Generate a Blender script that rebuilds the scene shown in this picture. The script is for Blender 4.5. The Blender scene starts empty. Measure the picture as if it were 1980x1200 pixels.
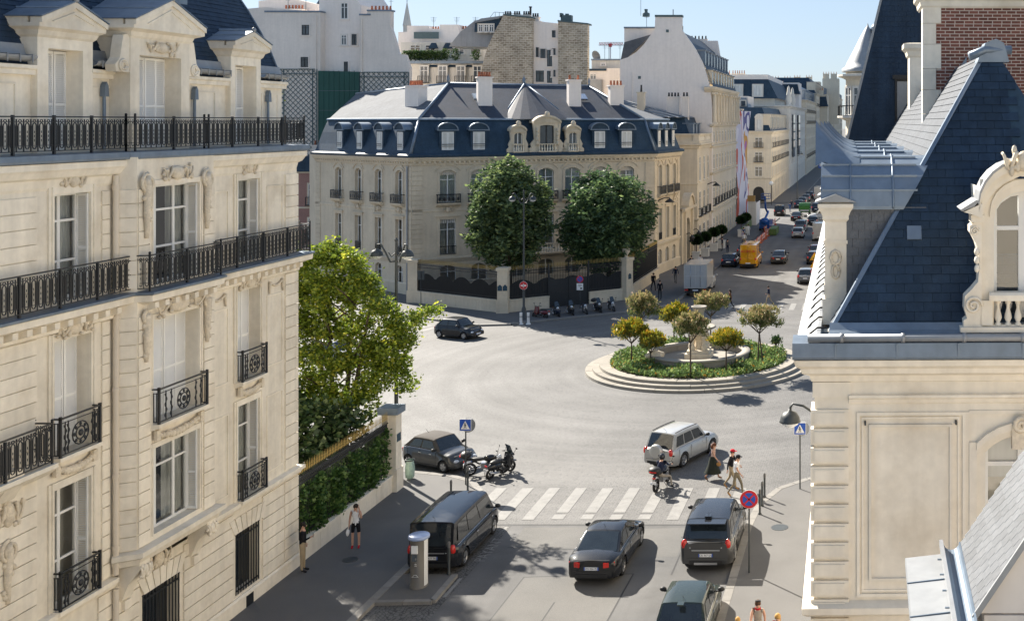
import bpy, math, random
import numpy as np
from mathutils import Matrix, Vector, noise

R = math.radians
sc = bpy.context.scene
col = sc.collection
rnd = random.Random(7)

# ------------------------------------------------------------------ camera
cd = bpy.data.cameras.new('camera')
cd.sensor_width = 36.0
cd.lens = 39.09
cd.shift_x = -0.3485
cd.shift_y = -0.1843
cd.clip_end = 3000
cam = bpy.data.objects.new('camera', cd)
cam.location = (0, 0, 16.5)
cam.rotation_euler = (R(90), 0, 0)
col.objects.link(cam)
sc.camera = cam

# ------------------------------------------------------------------ sky, sun, exposure
SUN_EL, SUN_AZ = 36.5, -44.0        # azimuth from +Y, positive towards +X
w = bpy.data.worlds.new('World')
sc.world = w
w.use_nodes = True
nt = w.node_tree
sky = nt.nodes.new('ShaderNodeTexSky')
sky.sky_type = 'NISHITA'
sky.sun_disc = False
sky.sun_elevation = R(SUN_EL)
sky.sun_rotation = R(SUN_AZ)
sky.altitude = 50
sky.air_density = 1.0
sky.dust_density = 0.6
sky.ozone_density = 2.2
bg = nt.nodes['Background']
bg.inputs[1].default_value = 0.13
gm = nt.nodes.new('ShaderNodeGamma'); gm.inputs[1].default_value = .46      # soften the whole sky's range evenly
gn = nt.nodes.new('ShaderNodeVectorMath'); gn.operation = 'MULTIPLY'; gn.inputs[1].default_value = (.765, .885, 1.05)
nt.links.new(sky.outputs[0], gm.inputs[0]); nt.links.new(gm.outputs[0], gn.inputs[0]); nt.links.new(gn.outputs[0], bg.inputs[0])
sd = bpy.data.lights.new('sun', 'SUN')
sd.energy = 5.0
sd.angle = R(0.55)
sd.color = (1.0, 0.93, 0.82)
sun = bpy.data.objects.new('sun', sd)
sv = Vector((math.sin(R(SUN_AZ)) * math.cos(R(SUN_EL)), math.cos(R(SUN_AZ)) * math.cos(R(SUN_EL)), math.sin(R(SUN_EL))))
sun.rotation_euler = sv.to_track_quat('Z', 'Y').to_euler()
sun.location = sv * 300
col.objects.link(sun)
vs = sc.view_settings
vs.view_transform = 'Standard'
vs.look = 'None'
vs.exposure = 1.48
vs.gamma = 1.0
vs.use_curve_mapping = False
sc.cycles.max_bounces = 8
sc.cycles.transparent_max_bounces = 12
sc.cycles.use_denoising = True
sc.cycles.sample_clamp_indirect = 6.0

# ------------------------------------------------------------------ materials
MATS = {}
def mat(name, c, rough=.8, spec=.3, metal=0., n=(2., .1), n2=None, bump=None, rv=0., streak=0., stain=None, coat=0., hue=0., track=0.):
    """procedural material: colour with noise mottling, per-object variation, vertical streaks, stains and a fine bump"""
    if name in MATS: return MATS[name]
    m = bpy.data.materials.new(name); m.use_nodes = True
    t = m.node_tree; N = t.nodes.new; L = t.links.new
    p = t.nodes['Principled BSDF']
    p.inputs['Roughness'].default_value = rough
    p.inputs['Specular IOR Level'].default_value = spec
    p.inputs['Metallic'].default_value = metal
    p.inputs['Coat Weight'].default_value = coat
    p.inputs['Coat Roughness'].default_value = .03
    tc = N('ShaderNodeTexCoord')
    geo = N('ShaderNodeNewGeometry')
    def noise_val(scale, amt, vec, det=4):
        q = N('ShaderNodeTexNoise'); q.inputs['Scale'].default_value = scale; q.inputs['Detail'].default_value = det
        L(vec, q.inputs['Vector'])
        r = N('ShaderNodeMapRange'); L(q.outputs[0], r.inputs[0])
        r.inputs[1].default_value = .25; r.inputs[2].default_value = .75
        r.inputs[3].default_value = 1 - amt; r.inputs[4].default_value = 1 + amt
        return r.outputs[0]
    def mul(a, b):
        q = N('ShaderNodeMath'); q.operation = 'MULTIPLY'; L(a, q.inputs[0]); L(b, q.inputs[1]); return q.outputs[0]
    vec = geo.outputs['Position']
    val = noise_val(n[0], n[1], vec)
    if n2: val = mul(val, noise_val(n2[0], n2[1], vec, 6))
    if streak:
        mp = N('ShaderNodeMapping'); mp.inputs['Scale'].default_value = (1, 1, .07); L(vec, mp.inputs[0])
        val = mul(val, noise_val(3.5, streak, mp.outputs[0], 5))
    if track:
        mp = N('ShaderNodeMapping'); mp.inputs['Scale'].default_value = (1.3, .03, 1); L(vec, mp.inputs[0])
        val = mul(val, noise_val(1., track, mp.outputs[0], 3))
    if rv:
        oi = N('ShaderNodeObjectInfo')
        r = N('ShaderNodeMapRange'); L(oi.outputs['Random'], r.inputs[0]); r.inputs[3].default_value = 1 - rv; r.inputs[4].default_value = 1 + rv
        val = mul(val, r.outputs[0])
    h = N('ShaderNodeHueSaturation'); h.inputs['Color'].default_value = (*c, 1); L(val, h.inputs['Value'])
    out = h.outputs[0]
    if hue:
        q = N('ShaderNodeTexNoise'); q.inputs['Scale'].default_value = n[0] * .7; L(vec, q.inputs['Vector'])
        r = N('ShaderNodeMapRange'); L(q.outputs[0], r.inputs[0]); r.inputs[1].default_value = .3; r.inputs[2].default_value = .7; r.inputs[3].default_value = .5 - hue; r.inputs[4].default_value = .5 + hue
        L(r.outputs[0], h.inputs['Hue'])
    if stain:
        q = N('ShaderNodeTexNoise'); q.inputs['Scale'].default_value = stain[0]; q.inputs['Detail'].default_value = 7; q.inputs['Roughness'].default_value = .62; L(vec, q.inputs['Vector'])
        r = N('ShaderNodeMapRange'); L(q.outputs[0], r.inputs[0]); r.inputs[1].default_value = .5; r.inputs[2].default_value = .75; r.inputs[4].default_value = stain[1]
        mx = N('ShaderNodeMixRGB'); L(r.outputs[0], mx.inputs[0]); L(out, mx.inputs[1]); mx.inputs[2].default_value = (*stain[2], 1); out = mx.outputs[0]
    L(out, p.inputs['Base Color'])
    if bump:
        q = N('ShaderNodeTexNoise'); q.inputs['Scale'].default_value = bump[0]; q.inputs['Detail'].default_value = 5; L(vec, q.inputs['Vector'])
        b = N('ShaderNodeBump'); b.inputs['Strength'].default_value = bump[1]; b.inputs['Distance'].default_value = .02
        L(q.outputs[0], b.inputs['Height']); L(b.outputs[0], p.inputs['Normal'])
    MATS[name] = m
    return m

def leaf_mat(name, c1, c2, c3=None, trans=.35):
    m = bpy.data.materials.new(name); m.use_nodes = True
    t = m.node_tree; N = t.nodes.new; L = t.links.new
    t.nodes.remove(t.nodes['Principled BSDF'])
    geo = N('ShaderNodeNewGeometry')
    q = N('ShaderNodeTexNoise'); q.inputs['Scale'].default_value = 1.3; q.inputs['Detail'].default_value = 8; q.inputs['Roughness'].default_value = .8
    L(geo.outputs['Position'], q.inputs['Vector'])
    mx = N('ShaderNodeMath'); mx.operation = 'ADD'; L(q.outputs[0], mx.inputs[0])
    sc_ = N('ShaderNodeMath'); sc_.operation = 'MULTIPLY_ADD'; L(geo.outputs['Random Per Island'], sc_.inputs[0]); sc_.inputs[1].default_value = .5; sc_.inputs[2].default_value = -.25
    L(sc_.outputs[0], mx.inputs[1])
    cr = N('ShaderNodeValToRGB'); L(mx.outputs[0], cr.inputs[0])
    cr.color_ramp.elements[0].position = .3; cr.color_ramp.elements[0].color = (*c1, 1)
    cr.color_ramp.elements[1].position = .62; cr.color_ramp.elements[1].color = (*c2, 1)
    if c3:
        e = cr.color_ramp.elements.new(.78); e.color = (*c3, 1)
    d = N('ShaderNodeBsdfDiffuse'); tr = N('ShaderNodeBsdfTranslucent'); gl = N('ShaderNodeBsdfGlossy'); gl.inputs['Roughness'].default_value = .45
    L(cr.outputs[0], d.inputs[0]); L(cr.outputs[0], tr.inputs[0]); gl.inputs[0].default_value = (.5, .5, .5, 1)
    a = N('ShaderNodeMixShader'); a.inputs[0].default_value = trans; L(d.outputs[0], a.inputs[1]); L(tr.outputs[0], a.inputs[2])
    b = N('ShaderNodeMixShader'); b.inputs[0].default_value = .05; L(a.outputs[0], b.inputs[1]); L(gl.outputs[0], b.inputs[2])
    L(b.outputs[0], t.nodes['Material Output'].inputs[0])
    MATS[name] = m
    return m

def glass_mat(name, tint, refl=.12):
    m = bpy.data.materials.new(name); m.use_nodes = True
    t = m.node_tree; N = t.nodes.new; L = t.links.new
    t.nodes.remove(t.nodes['Principled BSDF'])
    tr = N('ShaderNodeBsdfTransparent'); tr.inputs[0].default_value = (*tint, 1)
    gl = N('ShaderNodeBsdfGlossy'); gl.inputs['Roughness'].default_value = .03
    lw = N('ShaderNodeFresnel'); lw.inputs[0].default_value = 1.5
    ad = N('ShaderNodeMath'); ad.operation = 'ADD'; L(lw.outputs[0], ad.inputs[0]); ad.inputs[1].default_value = refl; ad.use_clamp = True
    geo = N('ShaderNodeNewGeometry')
    q = N('ShaderNodeTexNoise'); q.inputs['Scale'].default_value = 2.5; L(geo.outputs['Position'], q.inputs['Vector'])
    b = N('ShaderNodeBump'); b.inputs['Strength'].default_value = .06; b.inputs['Distance'].default_value = .05; L(q.outputs[0], b.inputs['Height']); L(b.outputs[0], gl.inputs['Normal'])
    mx = N('ShaderNodeMixShader'); L(ad.outputs[0], mx.inputs[0]); L(tr.outputs[0], mx.inputs[1]); L(gl.outputs[0], mx.inputs[2])
    L(mx.outputs[0], t.nodes['Material Output'].inputs[0])
    MATS[name] = m
    return m

def setts_mat(name, c, cell=8., joint=.45):
    m = bpy.data.materials.new(name); m.use_nodes = True
    t = m.node_tree; N = t.nodes.new; L = t.links.new
    p = t.nodes['Principled BSDF']; p.inputs['Roughness'].default_value = .7; p.inputs['Specular IOR Level'].default_value = .35
    geo = N('ShaderNodeNewGeometry')
    # fan rows: warp the coordinates with shallow arcs
    sx = N('ShaderNodeSeparateXYZ'); L(geo.outputs['Position'], sx.inputs[0])
    def mth(op, a, b=None, v=None):
        q = N('ShaderNodeMath'); q.operation = op; L(a, q.inputs[0])
        if b is not None: L(b, q.inputs[1])
        elif v is not None: q.inputs[1].default_value = v
        return q.outputs[0]
    arc = mth('MULTIPLY', mth('ABSOLUTE', mth('SINE', mth('MULTIPLY', sx.outputs[0], v=2.1))), v=.45)
    yy = mth('ADD', sx.outputs[1], arc)
    cb = N('ShaderNodeCombineXYZ'); L(sx.outputs[0], cb.inputs[0]); L(yy, cb.inputs[1])
    vo = N('ShaderNodeTexVoronoi'); vo.feature = 'DISTANCE_TO_EDGE'; vo.inputs['Scale'].default_value = cell; vo.inputs['Randomness'].default_value = .55; L(cb.outputs[0], vo.inputs['Vector'])
    v2 = N('ShaderNodeTexVoronoi'); v2.inputs['Scale'].default_value = cell; v2.inputs['Randomness'].default_value = .55; L(cb.outputs[0], v2.inputs['Vector'])
    r = N('ShaderNodeMapRange'); L(vo.outputs[0], r.inputs[0]); r.inputs[1].default_value = .02; r.inputs[2].default_value = .12; r.inputs[3].default_value = joint; r.inputs[4].default_value = 1.08
    sp = N('ShaderNodeSeparateColor'); L(v2.outputs['Color'], sp.inputs[0])
    r2 = N('ShaderNodeMapRange'); L(sp.outputs[0], r2.inputs[0]); r2.inputs[3].default_value = .92; r2.inputs[4].default_value = 1.07
    q = N('ShaderNodeTexNoise'); q.inputs['Scale'].default_value = .22; q.inputs['Detail'].default_value = 6; L(geo.outputs['Position'], q.inputs['Vector'])
    r3 = N('ShaderNodeMapRange'); L(q.outputs[0], r3.inputs[0]); r3.inputs[1].default_value = .3; r3.inputs[2].default_value = .7; r3.inputs[3].default_value = .78; r3.inputs[4].default_value = 1.16
    # tyre-polished rings round the island
    sub = N('ShaderNodeVectorMath'); sub.operation = 'SUBTRACT'; L(geo.outputs['Position'], sub.inputs[0]); sub.inputs[1].default_value = (-11.4, 75, 0)
    ln = N('ShaderNodeVectorMath'); ln.operation = 'LENGTH'; L(sub.outputs[0], ln.inputs[0])
    wv = N('ShaderNodeTexNoise'); wv.noise_dimensions = '1D'; wv.inputs['Scale'].default_value = .9; wv.inputs['Detail'].default_value = 3; L(ln.outputs['Value'], wv.inputs['W'])
    r4 = N('ShaderNodeMapRange'); L(wv.outputs[0], r4.inputs[0]); r4.inputs[1].default_value = .3; r4.inputs[2].default_value = .7; r4.inputs[3].default_value = .88; r4.inputs[4].default_value = 1.08
    va = mth('MULTIPLY', mth('MULTIPLY', r.outputs[0], r2.outputs[0]), mth('MULTIPLY', r3.outputs[0], r4.outputs[0]))
    h = N('ShaderNodeHueSaturation'); h.inputs['Color'].default_value = (*c, 1); L(va, h.inputs['Value'])
    L(h.outputs[0], p.inputs['Base Color'])
    b = N('ShaderNodeBump'); b.inputs['Strength'].default_value = .3; b.inputs['Distance'].default_value = .012; L(r.outputs[0], b.inputs['Height']); L(b.outputs[0], p.inputs['Normal'])
    MATS[name] = m
    return m

def stripes_mat(name, cols, sx=1., sz=1., dist=1.5):
    """printed cloth: bands of flat colour that wander with noise"""
    m = bpy.data.materials.new(name); m.use_nodes = True
    t = m.node_tree; N = t.nodes.new; L = t.links.new
    p = t.nodes['Principled BSDF']; p.inputs['Roughness'].default_value = .7
    tc = N('ShaderNodeTexCoord'); mp = N('ShaderNodeMapping'); mp.inputs['Scale'].default_value = (sx, sx, sz); L(tc.outputs['Object'], mp.inputs[0])
    q = N('ShaderNodeTexNoise'); q.inputs['Scale'].default_value = 1; q.inputs['Detail'].default_value = 2; q.inputs['Distortion'].default_value = dist; L(mp.outputs[0], q.inputs['Vector'])
    cr = N('ShaderNodeValToRGB'); cr.color_ramp.interpolation = 'CONSTANT'; L(q.outputs[0], cr.inputs[0])
    els = cr.color_ramp.elements
    while len(els) < len(cols): els.new(.5)
    for e, (pos, c) in zip(els, sorted(cols)): e.position = pos; e.color = (*c, 1)
    L(cr.outputs[0], p.inputs['Base Color'])
    MATS[name] = m
    return m

def rubble_mat(name):
    m = bpy.data.materials.new(name); m.use_nodes = True
    t = m.node_tree; N = t.nodes.new; L = t.links.new; p = t.nodes['Principled BSDF']; p.inputs['Roughness'].default_value = .95
    geo = N('ShaderNodeNewGeometry'); sx = N('ShaderNodeSeparateXYZ'); L(geo.outputs['Position'], sx.inputs[0])
    q = N('ShaderNodeTexNoise'); q.inputs['Scale'].default_value = 1.6; L(geo.outputs['Position'], q.inputs['Vector'])
    ad = N('ShaderNodeMath'); ad.operation = 'MULTIPLY_ADD'; L(q.outputs[0], ad.inputs[0]); ad.inputs[1].default_value = .35; L(sx.outputs[2], ad.inputs[2])
    ay = N('ShaderNodeMath'); ay.operation = 'ADD'; L(sx.outputs[0], ay.inputs[0]); L(sx.outputs[1], ay.inputs[1])
    cb = N('ShaderNodeCombineXYZ'); L(ay.outputs[0], cb.inputs[0]); L(ad.outputs[0], cb.inputs[1])
    b = N('ShaderNodeTexBrick'); L(cb.outputs[0], b.inputs['Vector']); b.inputs['Scale'].default_value = 1.; b.inputs['Brick Width'].default_value = .62; b.inputs['Row Height'].default_value = .30; b.inputs['Mortar Size'].default_value = .045; b.inputs['Mortar Smooth'].default_value = .4; b.inputs['Bias'].default_value = -.1
    b.inputs['Color1'].default_value = (.30, .245, .175, 1); b.inputs['Color2'].default_value = (.50, .43, .33, 1); b.inputs['Mortar'].default_value = (.60, .54, .45, 1)
    n2 = N('ShaderNodeTexNoise'); n2.inputs['Scale'].default_value = .5; n2.inputs['Detail'].default_value = 8; L(geo.outputs['Position'], n2.inputs['Vector'])
    r = N('ShaderNodeMapRange'); L(n2.outputs[0], r.inputs[0]); r.inputs[1].default_value = .3; r.inputs[2].default_value = .7; r.inputs[3].default_value = .72; r.inputs[4].default_value = 1.2
    h = N('ShaderNodeHueSaturation'); L(b.outputs['Color'], h.inputs['Color']); L(r.outputs[0], h.inputs['Value']); L(h.outputs[0], p.inputs['Base Color'])
    MATS[name] = m
    return m
STONE = mat('limestone', (.78, .71, .59), .85, n=(.5, .08), n2=(6, .06), bump=(25, .15), streak=.09, rv=.06, stain=(.7, .5, (.47, .385, .27)))
STONE2 = mat('limestone_mansion', (.60, .515, .39), .85, n=(.4, .09), n2=(5, .06), bump=(20, .15), streak=.07, rv=.04, stain=(.5, .4, (.36, .30, .22)))
STONE3 = mat('limestone_far', (.69, .60, .465), .85, n=(.2, .10), n2=(2, .06), streak=.08, rv=.04)
STONEW = mat('limestone_pale', (.66, .62, .55), .85, n=(.2, .07), n2=(3, .05), streak=.08)
SCULPT = mat('carved_stone', (.68, .595, .465), .9, n=(5, .14), n2=(20, .1), bump=(30, .4), stain=(3, .5, (.42, .35, .26)))
PLASTER = mat('plaster_grey', (.76, .69, .62), .9, n=(.25, .07), n2=(4, .04), streak=.06, stain=(.35, .35, (.52, .485, .45)))
PLASTERW = mat('plaster_white', (.84, .765, .70), .9, n=(.15, .06), n2=(3, .04), streak=.04, stain=(.3, .3, (.72, .65, .59)))
RUBBLE = rubble_mat('rubble_stone')
SLATE = mat('slate', (.019, .036, .063), .65, .2, n=(1.2, .18), n2=(14, .15), rv=.14, bump=(30, .15), streak=.25, stain=(.8, .4, (.04, .062, .088)))
SLATEL = mat('slate_grey', (.088, .095, .106), .6, .4, n=(1.5, .15), n2=(12, .15), rv=.16, bump=(30, .2), stain=(1.5, .3, (.12, .12, .125)))
SLATES = mat('slate_side', (.072, .08, .093), .7, .2, n=(1.5, .18), n2=(12, .15), rv=.2, bump=(30, .2))
ZINCR = mat('zinc_roof', (.125, .134, .148), .8, .1, metal=.0, n=(.6, .15), n2=(5, .1), streak=.15, stain=(.8, .4, (.13, .14, .155)))
SLATEP = mat('slate_mansion', (.036, .047, .068), .65, .25, n=(1.0, .2), n2=(9, .25), bump=(14, .3), stain=(1.4, .55, (.075, .062, .07)))
SLATEB = mat('slate_mansard', (.025, .050, .080), .6, .25, n=(.8, .2), n2=(8, .2), bump=(14, .3), streak=.15, stain=(.8, .3, (.055, .08, .11)))
ZINC = mat('zinc', (.165, .21, .265), .48, .5, metal=.45, n=(.9, .14), n2=(7, .08), streak=.12, stain=(1.2, .35, (.28, .30, .325)))
ZINCL = mat('zinc_pale', (.28, .29, .30), .5, .5, metal=.2, n=(.9, .1), n2=(6, .07), streak=.1, stain=(1, .35, (.25, .265, .28)))
BRICK = mat('brick', (.185, .072, .052), .9, n=(6, .15), n2=(40, .12), rv=.30, bump=(60, .4))
BRICKP = mat('brick_pink', (.34, .20, .17), .9, n=(1, .1), n2=(12, .25), bump=(20, .3))
MORTAR = mat('mortar', (.60, .53, .47), .95, n=(5, .1), bump=(60, .3))
IRON = mat('black_iron', (.012, .014, .017), .45, .5, n=(4, .2))
GOLD = mat('gilding', (.40, .29, .10), .42, .5, metal=.5, n=(6, .15))
PANE = glass_mat('window_glass', (.80, .84, .86), .10)
PANEF = mat('far_window_glass', (.045, .055, .065), .08, .8, n=(.35, .5), n2=(1.2, .4), rv=.5)
CURTAIN = mat('curtain', (.62, .61, .57), .9, n=(1.5, .1), streak=.25)
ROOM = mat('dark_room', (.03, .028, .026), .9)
JOIN = mat('white_joinery', (.74, .73, .70), .5, .4, n=(2, .05), rv=.04)
SHUT = mat('shutter_paint', (.82, .81, .78), .55, .4, n=(1.5, .05), rv=.04, streak=.04)
ASPH = mat('asphalt', (.118, .116, .114), .85, .3, n=(.35, .16), n2=(30, .18), bump=(120, .3), stain=(.5, .75, (.075, .073, .071)), track=.13)
PAVE = mat('pavement_asphalt', (.121, .118, .115), .85, .3, n=(.5, .08), n2=(40, .12), bump=(150, .25), stain=(.6, .35, (.09, .087, .083)))
KERB = mat('granite_kerb', (.21, .20, .185), .8, n=(3, .12), n2=(30, .12), rv=.10, bump=(60, .3))
SETTS = setts_mat('granite_setts', (.130, .126, .121), 9., .66)
SETTN = setts_mat('dark_setts', (.12, .115, .108), 7., .35)
PAINTW = mat('road_paint', (.215, .21, .20), .7, n=(2, .1), n2=(25, .14), stain=(2.6, .9, (.15, .145, .14)))
PLAZAS = mat('island_stone', (.29, .265, .225), .85, n=(1, .1), n2=(12, .08), rv=.07, bump=(30, .2), stain=(2, .45, (.17, .15, .125)))
SOIL = mat('soil', (.06, .042, .028), .95, n=(6, .3), bump=(20, .8))
BARK = mat('bark', (.085, .065, .05), .95, n=(8, .25), bump=(20, .8))
STEELW = mat('white_paint', (.74, .74, .73), .45, .5, n=(2, .05))
TAR = mat('tar', (.035,.034,.034), .6)
RUBBER = mat('tyre_rubber', (.018, .018, .019), .8, n=(10, .1))
CHROME = mat('bright_metal', (.62, .63, .65), .2, .5, metal=.95, n=(5, .05))
ALLOY = mat('alloy', (.45, .46, .48), .3, .5, metal=.8, n=(5, .05))
REDL = mat('red_lamp', (.50, .02, .015), .2, .6, n=(30, .15))
LAMPG = mat('clear_lamp', (.55, .57, .60), .12, .8, n=(20, .2))
AMBER = mat('amber_lamp', (.70, .26, .02), .25, .6)
CARGLASS = mat('car_glass', (.016, .022, .028), .04, .75, n=(2, .3))
TRIM = mat('black_trim', (.02, .02, .021), .55, .4, n=(6, .1))
PLATEW = mat('plate_white', (.72, .73, .74), .4)
INK = mat('black_ink', (.02, .02, .022), .6)
BLUE = mat('sign_blue', (.02, .085, .42), .4, .5)
REDS = mat('sign_red', (.52, .015, .02), .4, .5)
WHITES = mat('sign_white', (.78, .78, .77), .4, .5)
YELS = mat('sign_yellow', (.80, .45, .01), .4, .5)
GREENP = mat('green_panel', (.025, .085, .07), .6, n=(.4, .1), streak=.1)
TRELL = mat('trellis_green', (.10, .14, .145), .7, n=(3, .1))
TERRA = mat('terracotta', (.36, .13, .07), .85, n=(4, .2), rv=.2)
SKIN = mat('skin', (.52, .30, .21), .55, .4, n=(10, .06))
PLANTER = mat('planter_white', (.62, .61, .58), .7, n=(3, .08))
PLAQUE = mat('plaque_enamel', (.018, .055, .085), .4)
GREY_IRON = mat('grey_green_iron', (.035, .042, .045), .5, .5, n=(4, .15))

# ------------------------------------------------------------------ mesh builder
I4 = Matrix.Identity(4)
def frame(x, y, ang, z=0.):
    """facade frame: local x runs along the wall, local -y is outward, z up"""
    return Matrix.Translation((x, y, z)) @ Matrix.Rotation(ang, 4, 'Z')
T = lambda x, y, z=0.: Matrix.Translation((x, y, z))

class MB:
    def __init__(s, M=None):
        s.v = []; s.f = []; s.mi = []; s.sm = []; s.M = M; s.cur = 0
    def add(s, vs, fs, smooth=False):
        b = len(s.v)
        if s.M is None: s.v.extend([tuple(p) for p in vs])
        else: s.v.extend([tuple(s.M @ Vector(p)) for p in vs])
        s.f.extend([tuple(i + b for i in q) for q in fs])
        s.mi.extend([s.cur] * len(fs)); s.sm.extend([smooth] * len(fs))
        return s
    def box(s, x0, x1, y0, y1, z0, z1):
        return s.add([(x0,y0,z0),(x1,y0,z0),(x1,y1,z0),(x0,y1,z0),(x0,y0,z1),(x1,y0,z1),(x1,y1,z1),(x0,y1,z1)],
                     [(0,3,2,1),(4,5,6,7),(0,1,5,4),(1,2,6,5),(2,3,7,6),(3,0,4,7)])
    def cbox(s, c, d, rz=0.):
        ca, sa = math.cos(rz), math.sin(rz); hx, hy, hz = d[0]/2, d[1]/2, d[2]/2
        P = [(c[0]+x*ca-y*sa, c[1]+x*sa+y*ca, c[2]+z) for z in (-hz, hz) for x, y in ((-hx,-hy),(hx,-hy),(hx,hy),(-hx,hy))]
        return s.add(P, [(0,3,2,1),(4,5,6,7),(0,1,5,4),(1,2,6,5),(2,3,7,6),(3,0,4,7)])
    def quad(s, a, b, c, d): return s.add([a, b, c, d], [(0,1,2,3)])
    def poly(s, pts): return s.add(pts, [tuple(range(len(pts)))])
    def extr(s, pts, vec, smooth=False):
        n = len(pts); V = Vector(vec)
        P = [Vector(p) for p in pts]; Q = [p + V for p in P]
        return s.add(P + Q, [tuple(range(n))[::-1], tuple(range(n, 2*n))] + [(i, (i+1) % n, n+(i+1) % n, n+i) for i in range(n)], False)
    def prism(s, xy, z0, z1): return s.extr([(x, y, z0) for x, y in xy], (0, 0, z1-z0))
    def prof(s, yz, x0, x1): return s.extr([(x0, y, z) for y, z in yz], (x1-x0, 0, 0))
    def cyl(s, p0, p1, r0, r1=None, n=10, caps=True, smooth=True):
        r1 = r0 if r1 is None else r1
        p0 = Vector(p0); p1 = Vector(p1); d = (p1-p0).normalized()
        a = d.orthogonal().normalized(); b = d.cross(a)
        vs = []
        for p, r in ((p0, r0), (p1, r1)):
            for i in range(n):
                t = 2*math.pi*i/n; vs.append(p + a*(r*math.cos(t)) + b*(r*math.sin(t)))
        s.add(vs, [(i, (i+1) % n, n+(i+1) % n, n+i) for i in range(n)], smooth)
        if caps:
            s.add(vs[:n], [tuple(range(n))[::-1]]); s.add(vs[n:], [tuple(range(n))])
        return s
    def tube(s, pts, r, n=6, smooth=True):
        pts = [Vector(p) for p in pts]; k = len(pts)
        rs = r if isinstance(r, (list, tuple)) else [r]*k
        vs = []; a = None
        for i, p in enumerate(pts):
            d = (pts[min(i+1, k-1)] - pts[max(i-1, 0)]).normalized()
            if a is None: a = d.orthogonal().normalized()
            else:
                a = a - d*a.dot(d)
                a = a.normalized() if a.length > 1e-6 else d.orthogonal().normalized()
            b = d.cross(a)
            for j in range(n):
                t = 2*math.pi*j/n; vs.append(p + (a*math.cos(t) + b*math.sin(t))*rs[i])
        fs = [(i*n+j, i*n+(j+1) % n, (i+1)*n+(j+1) % n, (i+1)*n+j) for i in range(k-1) for j in range(n)]
        fs += [tuple(range(n))[::-1], tuple(range((k-1)*n, k*n))]
        return s.add(vs, fs, smooth)
    def lathe(s, prof, n=16, c=(0,0,0), smooth=True, sx=1., sy=1., a0=0., a1=2*math.pi):
        full = abs(a1-a0-2*math.pi) < 1e-4; m = n if full else n+1
        vs = [(c[0]+r*sx*math.cos(a0+(a1-a0)*i/n), c[1]+r*sy*math.sin(a0+(a1-a0)*i/n), c[2]+z) for r, z in prof for i in range(m)]
        fs = []
        for k in range(len(prof)-1):
            for i in range(n):
                j = (i+1) % m
                fs.append((k*m+i, k*m+j, (k+1)*m+j, (k+1)*m+i))
        return s.add(vs, fs, smooth)
    def ball(s, c, r, nu=10, nv=6, smooth=True):
        rx, ry, rz = r if isinstance(r, (tuple, list)) else (r, r, r)
        vs = []; fs = []
        for k in range(nv+1):
            t = math.pi*k/nv
            for i in range(nu):
                p = 2*math.pi*i/nu
                vs.append((c[0]+rx*math.sin(t)*math.cos(p), c[1]+ry*math.sin(t)*math.sin(p), c[2]-rz*math.cos(t)))
        for k in range(nv):
            for i in range(nu):
                fs.append((k*nu+i, k*nu+(i+1) % nu, (k+1)*nu+(i+1) % nu, (k+1)*nu+i))
        return s.add(vs, fs, smooth)
    def sweep(s, prof, path, closed=False):
        """mouldings: profile of (outward, z) carried along a plan path, outward being to the right of travel"""
        n = len(path); rings = []
        for i, p in enumerate(path):
            P = Vector(p)
            a = (P - Vector(path[i-1])).normalized() if (i > 0 or closed) else None
            b = (Vector(path[(i+1) % n]) - P).normalized() if (i < n-1 or closed) else None
            if a is None: a = b
            if b is None: b = a
            na = Vector((a.y, -a.x)); nb = Vector((b.y, -b.x)); m = (na+nb).normalized()
            k = 1/max(.3, m.dot(na))
            rings.append([(P.x+m.x*o*k, P.y+m.y*o*k, z) for o, z in prof])
        q = len(prof); vs = [x for r_ in rings for x in r_]; fs = []
        for i in range(n if closed else n-1):
            j = (i+1) % n
            for k in range(q): fs.append((i*q+k, j*q+k, j*q+(k+1) % q, i*q+(k+1) % q))
        if not closed: fs += [tuple(range(q))[::-1], tuple(range((n-1)*q, n*q))]
        return s.add(vs, fs)
    def mesh(s, name, mats, sharp=None):
        me = bpy.data.meshes.new(name)
        me.from_pydata(s.v, [], s.f)
        for m in (mats if isinstance(mats, (list, tuple)) else [mats]): me.materials.append(m)
        if any(s.mi): me.polygons.foreach_set('material_index', s.mi)
        me.polygons.foreach_set('use_smooth', s.sm)
        me.update()
        if sharp: me.set_sharp_from_angle(angle=R(sharp))
        return me
    def build(s, name, mats, parent=None, M=None, sharp=None, kind=None):
        return link(name, s.mesh(name, mats, sharp), parent, M, kind)

def link(name, me, parent=None, M=None, kind=None, label=None):
    o = bpy.data.objects.new(name, me); col.objects.link(o)
    if parent is not None: o.parent = parent
    if M is not None: o.matrix_basis = M
    if kind: o['kind'] = kind
    if label: o['label'] = label
    return o

def tag(o, label, cat, group=None):
    o['label'] = label; o['category'] = cat
    if group: o['group'] = group
    return o

def thing(name, label, cat, M=None, group=None):
    o = bpy.data.objects.new(name, None); o.empty_display_size = .3; col.objects.link(o)
    if M is not None: o.matrix_basis = M
    return tag(o, label, cat, group)

def struct(o): o['kind'] = 'structure'; return o

def copy_tree(o, M=None, label=None, parent=None, group=None):
    c = o.copy(); col.objects.link(c)
    if parent is not None: c.parent = parent
    if M is not None: c.matrix_basis = M
    if label: c['label'] = label
    if group: c['group'] = group
    for ch in list(o.children): copy_tree(ch, None, None, c)
    return c

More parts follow.
